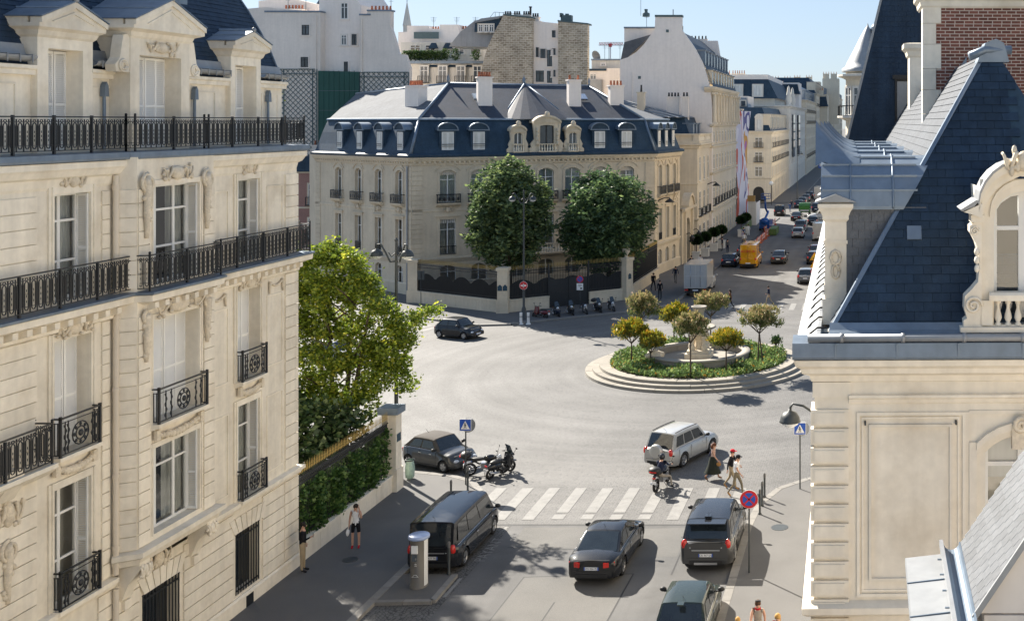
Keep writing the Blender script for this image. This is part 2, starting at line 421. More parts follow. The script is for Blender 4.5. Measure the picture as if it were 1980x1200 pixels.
TXT = {}
def text_mb(txt, size, mt, name, parent, M, depth=.004, align='CENTER'):
    cu = bpy.data.curves.new(name, 'FONT'); cu.body = txt; cu.size = size; cu.align_x = align; cu.align_y = 'CENTER'; cu.extrude = depth; cu.resolution_u = 2
    o = bpy.data.objects.new('text_tmp', cu); col.objects.link(o)
    dg = bpy.context.evaluated_depsgraph_get()
    me = bpy.data.meshes.new_from_object(o.evaluated_get(dg)); me.name = name
    bpy.data.objects.remove(o)
    me.materials.clear(); me.materials.append(mt)
    return link(name, me, parent, M)

# upright text on a facade frame: text x -> wall x, text y -> up, facing outward (-y)
UPR = Matrix(((1,0,0,0),(0,0,-1,0),(0,1,0,0),(0,0,0,1)))

# ------------------------------------------------------------------ clipping, slates, walls
def clip_poly(p, clip):
    """Sutherland-Hodgman, both 2-D, clip counter-clockwise and convex"""
    out = list(p)
    for i in range(len(clip)):
        a = clip[i]; b = clip[(i+1) % len(clip)]
        inp = out; out = []
        if not inp: return []
        f = lambda q: (b[0]-a[0])*(q[1]-a[1]) - (b[1]-a[1])*(q[0]-a[0])
        for j in range(len(inp)):
            c = inp[j]; d = inp[(j+1) % len(inp)]
            fc, fd = f(c), f(d)
            if fc >= 0: out.append(c)
            if (fc >= 0) != (fd >= 0):
                t = fc/(fc-fd); out.append((c[0]+(d[0]-c[0])*t, c[1]+(d[1]-c[1])*t))
    return out

def slate_cells(poly, w, h, seed=0, gap=.004):
    """poly: ccw convex polygon in roof-plane metres -> list of clipped slate polygons, lowest course first"""
    rr = random.Random(seed)
    x0 = min(p[0] for p in poly); x1 = max(p[0] for p in poly); y0 = min(p[1] for p in poly); y1 = max(p[1] for p in poly)
    res = []; j = 0; y = y0
    while y < y1:
        x = x0 - (w*.5 if j % 2 else 0) + rr.uniform(-.01, .01)
        while x < x1:
            c = clip_poly([(x+gap, y), (x+w-gap, y), (x+w-gap, y+h*1.05), (x+gap, y+h*1.05)], poly)
            if len(c) >= 3:
                ar = abs(sum(c[i][0]*c[(i+1) % len(c)][1]-c[(i+1) % len(c)][0]*c[i][1] for i in range(len(c))))/2
                if ar > w*h*.04: res.append((c, y))
            x += w
        y += h; j += 1
    return res

def slate_solid(mb, cell, y0, h, O, U, V, N, th=.012, lift=.014):
    """one slate: lifted at its lower edge so that it laps the course below"""
    top = []; bot = []
    for (x, y) in cell:
        k = lift*(1-(y-y0)/(h*1.05)) + .003
        base = O + U*x + V*y
        top.append(base + N*(k+th)); bot.append(base + N*k*.2)
    n = len(cell)
    mb.add(top+bot, [tuple(range(n))] + [(i, n+i, n+(i+1) % n, (i+1) % n) for i in range(n)])

def wall(mb, u0, u1, z0, z1, ops, depth=.35, y=0.):
    """wall sheet with recessed openings; ops: (ua, ub, za, zb, rise) rise>0 = segmental/round head"""
    us = sorted({u0, u1, *[o[0] for o in ops], *[o[1] for o in ops]}); zs = sorted({z0, z1, *[o[2] for o in ops], *[o[3] for o in ops]})
    us = [u for u in us if u0 <= u <= u1]; zs = [z for z in zs if z0 <= z <= z1]
    for i in range(len(us)-1):
        for j in range(len(zs)-1):
            cu, cz = (us[i]+us[i+1])/2, (zs[j]+zs[j+1])/2
            if any(o[0] < cu < o[1] and o[2] < cz < o[3] for o in ops): continue
            mb.quad((us[i],y,zs[j]),(us[i+1],y,zs[j]),(us[i+1],y,zs[j+1]),(us[i],y,zs[j+1]))
    for o in ops:
        a, b, c, d = o[:4]; rise = o[4] if len(o) > 4 else 0
        e = y+depth
        mb.quad((a,y,c),(a,y,d-rise),(a,e,d-rise),(a,e,c)); mb.quad((b,y,c),(b,e,c),(b,e,d-rise),(b,y,d-rise))
        mb.quad((a,y,c),(a,e,c),(b,e,c),(b,y,c))
        if rise <= 0: mb.quad((a,y,d),(b,y,d),(b,e,d),(a,e,d))
        else:
            pts = arch_pts(a, b, d, rise)
            for k in range(len(pts)-1):
                (xa, za), (xb, zb) = pts[k], pts[k+1]
                mb.quad((xa,y,za),(xb,y,zb),(xb,e,zb),(xa,e,za))
                mb.quad((xa,y,za),(xa,y,d),(xb,y,d),(xb,y,zb))
    return mb

def arch_pts(a, b, top, rise, n=8):
    """points of a segmental head from (a, top-rise) up and over to (b, top-rise)"""
    w_ = (b-a)/2; r_ = (w_*w_+rise*rise)/(2*rise); cz = top-r_; ph = math.asin(min(1, w_/r_)) if rise <= w_ else math.pi/2
    if rise > w_: r_ = w_; cz = top-rise
    return [((a+b)/2 + r_*math.sin(-ph+2*ph*i/n), cz + r_*math.cos(-ph+2*ph*i/n)) for i in range(n+1)]

def bar_frame(mb, a, b, c, d, y0, y1, t, mull=(), trans=()):
    """rectangular sash frame with mullions (x) and transoms (z)"""
    mb.box(a, a+t, y0, y1, c, d); mb.box(b-t, b, y0, y1, c, d); mb.box(a+t, b-t, y0, y1, c, c+t); mb.box(a+t, b-t, y0, y1, d-t, d)
    for x in mull: mb.box(x-t*.7, x+t*.7, y0+.004, y1-.004, c+t, d-t)
    for z in trans: mb.box(a+t, b-t, y0+.008, y1-.008, z-t*.45, z+t*.45)
    return mb

def casement(parent, name, a, b, c, d, y, mull=None, trans=None, curtain=True, t=.06, M=None, arch=0., back=True, pane=None):
    """window: frame with pane(s), curtain and a dark room behind, in the facade frame M"""
    mull = [(a+b)/2] if mull is None else mull; trans = [c+(d-c)*.72] if trans is None else trans
    mb = MB(M); bar_frame(mb, a, b, c, d, y-.04, y+.04, t, mull, trans)
    if arch > 0:
        pts = arch_pts(a, b, d, arch)
        for (xa, za), (xb, zb) in zip(pts[:-1], pts[1:]): mb.extr([(xa,y-.045,za-.07),(xb,y-.045,zb-.07),(xb,y-.045,d+.01),(xa,y-.045,d+.01)], (0,.07,0))
    fr = mb.build(name, JOIN, parent)
    xs = [a] + list(mull) + [b]
    for i in range(len(xs)-1):
        MB(M).quad((xs[i]+t*.5,y,c+t*.5),(xs[i+1]-t*.5,y,c+t*.5),(xs[i+1]-t*.5,y,d-t*.5),(xs[i]+t*.5,y,d-t*.5)).build('pane', pane or PANE, fr)
    vr_ = rnd.random()
    if curtain and vr_ > .1:
        for s_ in (0, 1):
            if vr_ < .22 and s_ == 0: continue
            q = MB(M); n = 14; w_ = (b-a)*(.28+.22*vr_); o0 = a+.03 if s_ == 0 else b-.03-w_
            vs_ = [(o0+w_*i/n, y+.16+.035*math.sin(i*2.1+s_), z) for z in (c+.03, d-.03) for i in range(n+1)]
            q.add(vs_, [(i, i+1, n+2+i, n+1+i) for i in range(n)], True); q.build('curtain', CURTAIN, fr)
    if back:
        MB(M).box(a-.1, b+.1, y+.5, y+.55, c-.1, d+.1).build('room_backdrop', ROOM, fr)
    return fr

def shutter_leaf_mesh(w_, h_, name='shutter_leaf'):
    mb = MB(); t = .05
    mb.box(0,t,-.02,.02,0,h_); mb.box(w_-t,w_,-.02,.02,0,h_)
    for z in (0, h_*.45, h_-t*1.4): mb.box(t,w_-t,-.018,.018,z,z+t*1.4)
    z = .08
    while z < h_-.1:
        mb.add([(t,-.016,z),(w_-t,-.016,z),(w_-t,.014,z+.05),(t,.014,z+.05)], [(0,1,2,3)]); z += .058
    return mb.mesh(name, SHUT)

def stones(parent, M, ranges, z0, z1, h, y, ops=(), proud=.05, gap=.03, m=None, name='stone'):
    """coursed ashlar: one block per course and run, each its own part"""
    n = max(1, round((z1-z0)/h)); hh = (z1-z0)/n
    for k in range(n):
        a, b = z0+k*hh+gap/2, z0+(k+1)*hh-gap/2
        for (u0, u1) in ranges:
            segs = [(u0, u1)]
            for o in ops:
                if o[3] > a+.02 and o[2] < b-.02:
                    segs = [s_ for q in segs for s_ in ((q[0], min(q[1], o[0])), (max(q[0], o[1]), q[1])) if s_[1]-s_[0] > .05]
            for (p, q) in segs:
                MB(M).box(p, q, y-proud, y+.01, a, b).build(name, m or STONE, parent)

def ornament(mb, cx, y, cz, w_, h_, seed, kind='cartouche'):
    """carved relief: scrolls, leaves and blobs a few centimetres proud of the wall"""
    rr = random.Random(seed)
    if kind == 'cartouche':
        mb.ball((cx, y, cz), (w_*.2, .10, h_*.36), 8, 6)
        for s_ in (-1, 1):
            pts = [(cx+s_*(w_*.18+.30*w_*i/10), y-.03-.04*math.sin(i), cz+h_*(.28*math.cos(i*.62))) for i in range(11)]
            mb.tube(pts, [.045-.002*i for i in range(11)], 5)
            for _ in range(6):
                mb.ball((cx+s_*rr.uniform(.15,.5)*w_, y-.01, cz+rr.uniform(-.4,.4)*h_), (rr.uniform(.04,.09), .06, rr.uniform(.04,.10)), 6, 4)
    elif kind == 'scroll':
        pts = []
        for i in range(26):
            a = i*.5; r_ = w_*(.48-.0155*i)
            pts.append((cx+r_*math.cos(a+1.6), y-.05, cz+h_*.5-w_*.5+r_*math.sin(a+1.6)))
        mb.tube(pts, .05, 5)
        mb.tube([(cx-w_*.1+.03*math.sin(i*.9), y-.02-.05*math.sin(math.pi*(1-i/9.)), cz+h_*(.42-.9*i/9.)) for i in range(10)], [.13-.008*i for i in range(10)], 6)
        for i in range(8): mb.ball((cx+rr.uniform(-.5,.5)*w_*.6, y-.03, cz+h_*(.2-.65*i/8.)), (.06,.07,.08), 6, 4)
    elif kind == 'garland':
        n = 14
        for i in range(n+1):
            t = -1+2*i/n
            mb.ball((cx+t*w_*.5, y-.02, cz+h_*(.35*t*t-.1)+rr.uniform(-.02,.02)), (.075+.04*(1-t*t), .08, .07+.05*(1-t*t)), 6, 4)
        for s_ in (-1, 1): mb.box(cx+s_*w_*.5-.08, cx+s_*w_*.5+.08, y-.09, y+.01, cz-h_*.1, cz+h_*.5)
    elif kind == 'swag':
        pts = [(cx+w_*(-.5+i/8.), y-.02, cz-h_*.3*math.sin(math.pi*i/8.)+h_*.3) for i in range(9)]
        mb.tube(pts, .045, 5)
        for s_ in (-1, 1): mb.tube([(cx+s_*w_*.45, y-.02, cz+h_*.35), (cx+s_*w_*.5, y-.02, cz-h_*.5)], [.06, .03], 5)
    return mb

def baluster_mesh(h_, r_=.07):
    return MB().lathe([(r_*.9,0),(r_*.9,h_*.08),(r_*.5,h_*.12),(r_*1.05,h_*.3),(r_*.95,h_*.42),(r_*.45,h_*.68),(r_*.42,h_*.82),(r_*.8,h_*.9),(r_*.8,h_)], 8).mesh('baluster', STONE)

# ------------------------------------------------------------------ foliage
def leaf_cloud(name, pts, size, mats, parent=None, seed=1, up=.3, kind=None, mi=None, aspect=.55):
    """many leaf-sized quads (bent lozenges) at the given points"""
    rs = np.random.RandomState(seed)
    P = np.asarray(pts, dtype=np.float64); n = len(P)
    d = rs.normal(size=(n,3)); d[:,2] = np.abs(d[:,2])*up+ rs.normal(size=n)*.4; d /= np.linalg.norm(d,axis=1)[:,None]+1e-9
    r_ = rs.normal(size=(n,3)); sdir = np.cross(d, r_); sdir /= np.linalg.norm(sdir,axis=1)[:,None]+1e-9
    s_ = size*rs.uniform(.6,1.35,size=n)[:,None]
    v = np.empty((n,4,3)); v[:,0] = P; v[:,1] = P+d*s_*.5+sdir*s_*aspect*.5; v[:,2] = P+d*s_; v[:,3] = P+d*s_*.5-sdir*s_*aspect*.5
    me = bpy.data.meshes.new(name)
    me.vertices.add(n*4); me.vertices.foreach_set('co', v.reshape(-1))
    me.loops.add(n*4); me.loops.foreach_set('vertex_index', np.arange(n*4, dtype=np.int32))
    me.polygons.add(n); me.polygons.foreach_set('loop_start', np.arange(0, n*4, 4, dtype=np.int32)); me.polygons.foreach_set('loop_total', np.full(n, 4, dtype=np.int32))
    ms = mats if isinstance(mats, (list, tuple)) else [mats]
    for m in ms: me.materials.append(m)
    if mi is not None: me.polygons.foreach_set('material_index', np.asarray(mi, dtype=np.int32))
    me.update(calc_edges=True); me.validate()
    return link(name, me, parent, None, kind)

def blob_pts(blobs, n, seed, shell=.55, clump=.0, nclump=0):
    """points in a union of ellipsoids, denser towards the shell, gathered into clumps"""
    rs = np.random.RandomState(seed); out = []
    vol = np.array([b[3]*b[4]*b[5] for b in blobs])**.75; vol = vol/vol.sum()
    for b, f in zip(blobs, vol):
        k = int(n*f)
        if nclump:
            kc = max(3, int(nclump*f))
            q = rs.normal(size=(kc,3)); q /= np.linalg.norm(q,axis=1)[:,None]; q *= (shell+(1-shell)*rs.uniform(size=kc)**.6)[:,None]
            cc = q*np.array(b[3:6])+np.array(b[:3])
            idx = rs.randint(kc, size=k)
            out.append(cc[idx]+rs.normal(size=(k,3))*clump)
        else:
            q = rs.normal(size=(k,3)); q /= np.linalg.norm(q,axis=1)[:,None]; q *= (shell+(1-shell)*rs.uniform(size=k)**.6)[:,None]
            out.append(q*np.array(b[3:6])+np.array(b[:3]))
    return np.concatenate(out)
# ================================================================== GROUND
PATCH = mat('asphalt_patch', (.128, .124, .117), .85, .3, n=(.6,.12), n2=(35,.2), bump=(120,.3))
def sheet(name, xy, z, m):
    return struct(MB().poly([(x, y, z) for x, y in xy]).build(name, m))
sheet('ground', [(-1500,-200),(1500,-200),(1500,2500),(-1500,2500)], -.006, ASPH)
sheet('plaza_paving', [(-75,45.6),(60,45.6),(60,98),(-75,118)], 0., SETTS)
sheet('road', [(-17.2,-20),(-4.8,-20),(-4.8,45.5),(-17.2,45.5)], .004, ASPH)
sheet('far_road', [(-17.6,98.2),(-4.5,98.2),(-3,420),(-15,420)], .006, ASPH)
for xy in ([(-12.6,33),(-8.7,33.2),(-8.6,40.6),(-12.5,40.3)],[(-9.2,42.2),(-7.3,42.2),(-7.3,45.2),(-9.2,45.1)],[(-14.0,43.2),(-11.2,43.0),(-11.3,45.3),(-14.0,45.2)]): sheet('asphalt_patch', xy, .0065, PATCH)
sheet('gutter_setts', [(-17.1,20),(-14.6,20),(-14.6,45.4),(-17.1,45.4)], .009, SETTN)

def kerbed(name, pts, m, n_k, near=True, h=.13):
    """raised pavement; the first n_k+1 points are the kerb line, laid with granite kerb stones"""
    o = struct(MB().prism(pts, 0., h).build(name, m))
    for i in range(n_k):
        a = Vector(pts[i]); b = Vector(pts[i+1]); L_ = (b-a).length; d = (b-a)/L_
        k = max(1, round(L_/(1.0 if near else 6)))
        if near is None: k = 1
        ang = math.atan2(d.y, d.x)
        for j in range(k):
            c = a + d*(L_*(j+.5)/k)
            MB().cbox((0,0,0), (L_/k-.02, .30, h+.01)).build('kerb_stone', KERB, o, T(c.x, c.y, h/2+.004) @ Matrix.Rotation(ang, 4, 'Z'))
    return o
kerbed('pavement', [(-17.0,14),(-17.0,47.2),(-17.25,49.3),(-18.1,50.7),(-19.4,51.5),(-21.6,52.1),(-30,54.5),(-48,60),(-48,50),(-21.2,46),(-21.2,14)], PAVE, 7)
kerbed('pavement', [(6,53.2),(-.6,52.0),(-2.8,51.0),(-4.0,49.7),(-4.7,47.6),(-4.88,45),(-4.9,14),(6,14)], PAVE, 6)
kerbed('pavement', [(-60,108.5),(-45,97.6),(-36,92.3),(-31.5,89.8),(-29,90.2),(-26.7,92.0),(-21.2,95.8),(-18.9,97.6),(-17.6,100.5),(-17.4,112),(-15.2,190),(-30,190),(-62,120)], PAVE, 9, False)
kerbed('pavement', [(-4.6,300),(-4.6,104),(-3.4,100.5),(0,98.5),(8,96),(8,300)], PAVE, 4, False)
kerbed('pavement', [(-14.5,226),(-14.0,420),(-40,420),(-40,226)], PAVE, 1, False)
sheet('garden_soil', [(-34,40.8),(-21.4,40.8),(-21.4,49.2),(-34,51.5)], .16, SOIL)

# crossing stripes (worn paint, a few millimetres of geometry over the setts)
def stripe(x, y0, y1, w_=.5, z=.012, skew=0.):
    return struct(MB().poly([(x-w_/2,y0,z),(x+w_/2,y0,z),(x+w_/2+skew,y1,z),(x-w_/2+skew,y1,z)]).build('crossing_stripe', PAINTW))
for k in range(10):
    x = -16.55+1.2*k
    if 3 <= k <= 6:
        stripe(x, 46.95, 50.1); stripe(x, 46.15, 46.72, .5)
    else: stripe(x, 46.1, 50.1)
for k in range(7): stripe(-12.4+1.12*k, 97.3, 100.9, .5)
for k in range(4): stripe(-36.4+1.1*k, 87.6, 90.2, .5, .006, .9)
for x0, y0, x1, y1 in ((-14.75,38.6,-14.75,40.2),(-14.75,44.9,-14.75,45.3)): struct(MB().box(x0-.06,x1+.06,y0,y1,.009,.013).build('road_marking', PAINTW))
for k in range(6):
    a = Vector((-26.5,91.2)).lerp(Vector((-20.6,95.0)), k/5.)
    struct(MB().cbox((a.x,a.y,.006),(.7,.1,.003), R(33)).build('road_marking', PAINTW))
lt = text_mb('PAYANT', .62, PAINTW, 'road_lettering', None, T(-14.62,42.9,.012) @ Matrix.Rotation(R(90), 4, 'Z'), .001); struct(lt)
# manholes and gullies, tar seams between old patches
for pts in ([(-12.6,33),(-12.5,40.3),(-8.6,40.6)],[(-8.6,40.6),(-8.7,33.2)],[(-9.25,42.1),(-9.2,45.2)],[(-7.2,40.5),(-7.2,45.3)],[(-14.0,43.1),(-11.25,42.9),(-11.3,45.3)],[(-17.0,45.47),(-4.9,45.47)],[(-10.9,27),(-10.8,38.2)]):
    mb = MB()
    for a, b in zip(pts[:-1], pts[1:]):
        a, b = Vector(a), Vector(b); d = (b-a).normalized(); n_ = Vector((-d.y, d.x))*.028
        mb.poly([(*(a-n_),.0088),(*(b-n_),.0088),(*(b+n_),.0088),(*(a+n_),.0088)])
    struct(mb.build('tar_seam', TAR))
for x, y in ((-5.15,46.4),(-16.6,47.0),(-5.2,35.6)):
    mb = MB(); mb.box(-.25,.25,-.2,.2,0,.006)
    o = struct(mb.build('drain_frame', GREY_IRON, None, T(x,y,.010)))
    for k in range(5): MB().box(-.21,.21,-.17+.07*k,-.135+.07*k,.006,.014).build('drain_bar', KERB, o)
for x, y, r_ in ((-19.4,41.6,.28),(-3.6,44.9,.35)):
    o = struct(MB().cyl((0,0,0),(0,0,.012),r_,n=16).build('manhole_cover', GREY_IRON, None, T(x, y, .128 if abs(x+11) > 5 else .002)))
# raised slab that carries the pay machine
o = struct(MB().prism([(-16.9,38.0),(-14.95,38.1),(-15.0,40.3),(-16.9,40.3)], 0, .12).build('kerb_island', PAVE))
for a, b in (((-16.9,38.0),(-14.95,38.1)),((-14.95,38.1),(-15.0,40.3))):
    a = Vector(a); b = Vector(b)
    for j in range(2):
        c = a.lerp(b, .25+.5*j); d = b-a
        MB().cbox((0,0,0),(d.length/2-.02,.2,.128)).build('kerb_stone', KERB, o, T(c.x,c.y,.064) @ Matrix.Rotation(math.atan2(d.y,d.x),4,'Z'))

# ================================================================== LEFT BUILDING (facade on X = -21.1, u = distance along the street)
LB = thing('apartment_building', 'cream apartment building with black iron balconies and pedimented dormers filling the left edge', 'building', frame(-21.1, 33, R(90)))
F = T(-33, 0)
UA = (28.75, 30.1); UB = (31.95, 34.15); UC = (37.1, 38.45)
BAY0, BAY1, BY = 31.3, 34.95, -.5
GFOPS = [(32.3,34.0,.75,2.75), (37.05,38.45,.7,2.75), (28.6,30.2,.6,2.75)]
mb = MB(F)
wall(mb, 20, 41.0, 0, 3.6, GFOPS, .4, 0.)
def floor_ops(A, B_, C): return [o for o in (A, B_, C) if o]
up = [(*UA,3.78,6.95), (*UA,7.8,10.8), (*UA,11.8,14.6), (*UC,3.78,6.98), (*UC,7.8,10.82), (*UC,11.8,14.55), (25.0,26.6,3.78,6.95),(25.0,26.6,7.8,10.8),(25.0,26.6,11.8,14.6)]
wall(mb, 20, 31.1, 3.6, 15.5, [o for o in up if o[0] < 31], .4, 0.)
wall(mb, 34.9, 41.0, 3.6, 15.5, [o for o in up if o[0] > 31], .4, 0.)
# projecting bay with canted left flank
bops = [(*UB,4.62,7.1), (*UB,7.8,10.8), (*UB,11.8,14.65)]
wall(mb, BAY0, BAY1, 4.1, 15.5, bops, .42, BY)
mb.quad((31.0,0,4.1),(BAY0,BY,4.1),(BAY0,BY,15.5),(31.0,0,15.5)); mb.quad((BAY1,BY,4.1),(BAY1,0,4.1),(BAY1,0,15.5),(BAY1,BY,15.5))
mb.poly([(31.0,0,4.1),(BAY1,0,4.1),(BAY1,BY,4.1),(BAY0,BY,4.1)])
mb.box(20, 41.0, .75, 12, 0, 15.45); mb.box(20, 41.0, 1.3, 12, 15.45, 17.9)          # body of the building
mb.quad((41.0,0,0),(41.0,.76,0),(41.0,.76,15.5),(41.0,0,15.5))
mb.build('wall', STONE, LB)
# attic wall
SPANS = ((20,24.6),(26.6,28.75),(30.75,31.7),(34.4,37.45),(39.25,41.0))
for u0, u1 in SPANS: MB(F).box(u0, u1, .55, .75, 15.5, 17.75).build('attic_wall', STONE, LB)
for u0, u1 in SPANS: MB(F).prof([(.42,17.7),(.42,17.82),(.36,17.86),(.36,17.95),(.8,17.95),(.8,17.7)], u0, u1+(.1 if u1 > 40 else 0)).build('attic_cornice', STONE, LB)
for u0, u1 in ((30.95,32.0),(34.75,36.8),(39.6,40.7),(26.3,28.2)):
    mb = MB(F)
    for a in (u0, u1-.05): mb.box(a, a+.05, .525, .551, 15.8, 17.5)
    mb.box(u0+.05, u1-.05, .525, .551, 17.45, 17.5); mb.build('panel_moulding', STONE, LB)
# ground floor rustication, plinth, string course
MB(F).prof([(-.10,0),(-.10,.55),(-.06,.62),(.02,.62),(.02,0)], 20, 41.04).build('plinth', STONE, LB)
stones(LB, F, [(20.5,28.4),(30.4,32.1),(34.2,36.85),(38.65,40.05),(40.1,41.05)], .64, 3.5, .40, 0., GFOPS, .05, .035)
for (a, b, c, d) in GFOPS[:2]:
    for i in range(7):
        t = -1+2*i/6.; cu = (a+b)/2
        MB(F).extr([(cu+t*.75-.11,-.07,2.78),(cu+t*.75+.11,-.07,2.78),(cu+t*1.02+.14,-.07,3.3),(cu+t*1.02-.14,-.07,3.3)], (0,.08,0)).build('voussoir', STONE, LB)
STR = [(0,3.52),(.10,3.56),(.14,3.66),(.22,3.70),(.22,3.82),(-.02,3.86)]
for nm, pts in (('string_course', [(20,0),(30.98,0)]), ('string_course', [(35.0,0),(41.0,0),(41.0,2)])): MB(F).sweep(STR, pts).build(nm, STONE, LB)
MB(F).sweep([(0,4.0),(.10,4.06),(.16,4.22),(.26,4.28),(.26,4.42),(-.02,4.46)], [(31.0,0),(BAY0,BY),(BAY1,BY),(BAY1,0)]).build('bay_ledge', STONE, LB)
# consoles under the bay
for u in (31.45, 34.65):
    mb = MB(F); mb.extr([(u-.22,0,3.0),(u-.22,-.12,3.05),(u-.22,-.3,3.5),(u-.22,-.62,3.9),(u-.22,-.62,4.1),(u-.22,0,4.1)], (.44,0,0))
    ornament(mb, u, -.62, 3.85, .5, .5, int(u*10)); mb.box(u-.14,u+.14,-.16,0,2.75,3.0); mb.build('console', STONE, LB)
mb = MB(F); ornament(mb, 33.0, -.03, 3.55, 1.1, .7, 5); mb.build('keystone_relief', SCULPT, LB)
# ashlar courses of the upper floors
for (z0, z1) in ((3.9,11.0),(11.8,14.6)):
    stones(LB, F, [(20.5,28.15),(30.55,30.86)], z0, z1, .385, 0., [(24.9,26.7,z0,z1)], .045, .03)
    stones(LB, F, [(40.15,41.04)], z0, z1, .385, 0., (), .045, .03)
    stones(LB, F, [(BAY0+.02,31.85),(34.4,BAY1)], max(z0,4.48), z1, .385, BY, (), .045, .03)
    zz = max(z0, 4.48); n = round((z1-zz)/.385)
    for k in range(n):
        a, b = zz+k*(z1-zz)/n+.015, zz+(k+1)*(z1-zz)/n-.015
        MB(F).extr([(31.03,-.01,a),(31.28,-.48,a),(31.245,-.52,a),(30.985,-.05,a)], (0,0,b-a)).build('stone', STONE, LB)
    for u0, u1 in ((35.3,36.6),(38.95,40.0)):
        mb = MB(F); zb = z0+.3; zt = min(z1-.2, z0+3.) if z0 < 5 else z1-.35
        spans = [(zb,zt)] if z0 > 5 else [(4.2,6.9),(7.9,10.4)]
        for (p, q) in spans:
            for a in (u0, u1-.05): mb.box(a, a+.05, -.03, .002, p, q)
            mb.box(u0+.05, u1-.05, -.03, .002, q-.05, q); mb.box(u0+.05, u1-.05, -.03, .002, p, p+.05)
        mb.build('panel_moulding', STONE, LB)
# window architraves
def architrave(u0, u1, z0, z1, y, k=.2, pr=.05):
    mb = MB(F); mb.box(u0-k, u0-.004, y-pr, y+.01, z0, z1+k); mb.box(u1+.004, u1+k, y-pr, y+.01, z0, z1+k); mb.box(u0-.004, u1+.004, y-pr, y+.01, z1+.004, z1+k)
    mb.box(u0-k*.55, u0-k*.4, y-pr-.025, y, z0, z1+k); mb.box(u1+k*.4, u1+k*.55, y-pr-.025, y, z0, z1+k)
    mb.build('architrave', STONE, LB)
for o in up: architrave(*o[:4], 0.)
for o in bops: architrave(*o[:4], BY, .16)
# carved work over windows
def carve(cu, y, cz, w_, h_, seed, kind): 
    mb = MB(F); ornament(mb, cu, y, cz, w_, h_, seed, kind); mb.build('carved_relief', SCULPT, LB)
for cu in (29.42, 37.78): carve(cu, -.06, 14.95, .9, .55, int(cu), 'cartouche'); carve(cu, -.1, 11.05, 1.3, .5, int(cu)+3, 'cartouche')
carve(33.05, BY-.06, 14.98, 1.5, .6, 41, 'cartouche'); carve(33.05, BY-.12, 11.1, 2.6, .65, 42, 'cartouche')
for u in (31.62, 34.5): carve(u, BY-.06, 14.1, .62, 1.9, int(u*7), 'scroll')
for u in (31.6, 34.5): carve(u, BY-.05, 10.4, .4, 1.5, int(u*9), 'scroll')
for cu, y, w_ in ((29.42,-.08,1.4),(33.05,BY-.08,2.1),(37.78,-.08,1.3)): carve(cu, y, 7.38, w_, .5, int(cu*3), 'garland')
for cu, z in ((35.95,10.7),(39.5,10.7)): carve(cu, -.03, z, .9, .5, int(cu), 'swag')
carve(27.2, -.05, 6.9, .9, .9, 77, 'cartouche'); carve(27.2, -.03, 5.5, .6, 1.6, 78, 'scroll')
mb = MB(F); mb.extr([(26.6,0,7.2),(26.6,-.2,7.3),(26.6,-.45,7.7),(26.6,-.45,8.05),(26.6,0,8.05)], (.6,0,0)); mb.build('console', STONE, LB)
# windows: frames with panes and curtains, or closed shutters; folded leaves in the right-hand reveals
def lb_window(o, y, kind, mull=None):
    a, b, c, d = o[:4]; dp = y+.38
    if kind == 'shut':
        f = MB(F).box(a, b, dp+.05, dp+.1, c, d).build('window', JOIN, LB)
        n = 4 if b-a > 1.8 else 3
        me = shutter_leaf_mesh((b-a)/n-.01, d-c-.02)
        for i in range(n): link('shutter_leaf', me, f, F @ T(a+(b-a)*i/n+.005, dp, c+.01) @ Matrix.Rotation(R(3 if i % 2 else -3), 4, 'Z'))
    else:
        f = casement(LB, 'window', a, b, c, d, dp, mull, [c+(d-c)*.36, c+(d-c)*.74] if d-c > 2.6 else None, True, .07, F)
        me = shutter_leaf_mesh(.33, d-c-.06)
        link('shutter_leaf', me, f, F @ T(b-.03, dp-.36, c+.03) @ Matrix.Rotation(R(88), 4, 'Z'))
W3 = [UB[0]+.66, UB[1]-.66]
lb_window((*UA,11.8,14.6), 0, 'glass'); lb_window((*UB,11.8,14.65), BY, 'glass', W3); lb_window((*UC,11.8,14.55), 0, 'glass')
lb_window((*UA,7.8,10.8), 0, 'shut'); lb_window((*UB,7.8,10.8), BY, 'shut'); lb_window((*UC,7.8,10.82), 0, 'shut')
lb_window((*UA,3.78,6.95), 0, 'glass'); lb_window((*UB,4.62,7.1), BY, 'glass', W3); lb_window((*UC,3.78,6.98), 0, 'glass')
for c, d in ((3.78,6.95),(7.8,10.8),(11.8,14.6)): lb_window((25.0,26.6,c,d), 0, 'shut')
# ground floor windows behind iron grilles
for (a, b, c, d) in GFOPS:
    f = MB(F).box(a, b, .36, .40, c, d).build('window', CARGLASS, LB)
    g = MB(F); g.box(a,b,-.02,.02,c+.12,c+.16); g.box(a,b,-.02,.02,d-.2,d-.16); g.build('grille_rail', IRON, f)
    me = MB().cyl((0,0,0),(0,0,d-c-.06),.02,n=6).ball((0,0,d-c-.04),.035,6,4).mesh('grille_bar', IRON)
    n = round((b-a)/.15)
    for i in range(n+1): link('grille_bar', me, f, F @ T(a+(b-a)*i/n, 0, c+.02))
MB(F).box(36.6+.9, 36.6+1.35, -.105, -.06, .12, .5).build('cellar_vent', IRON, LB)
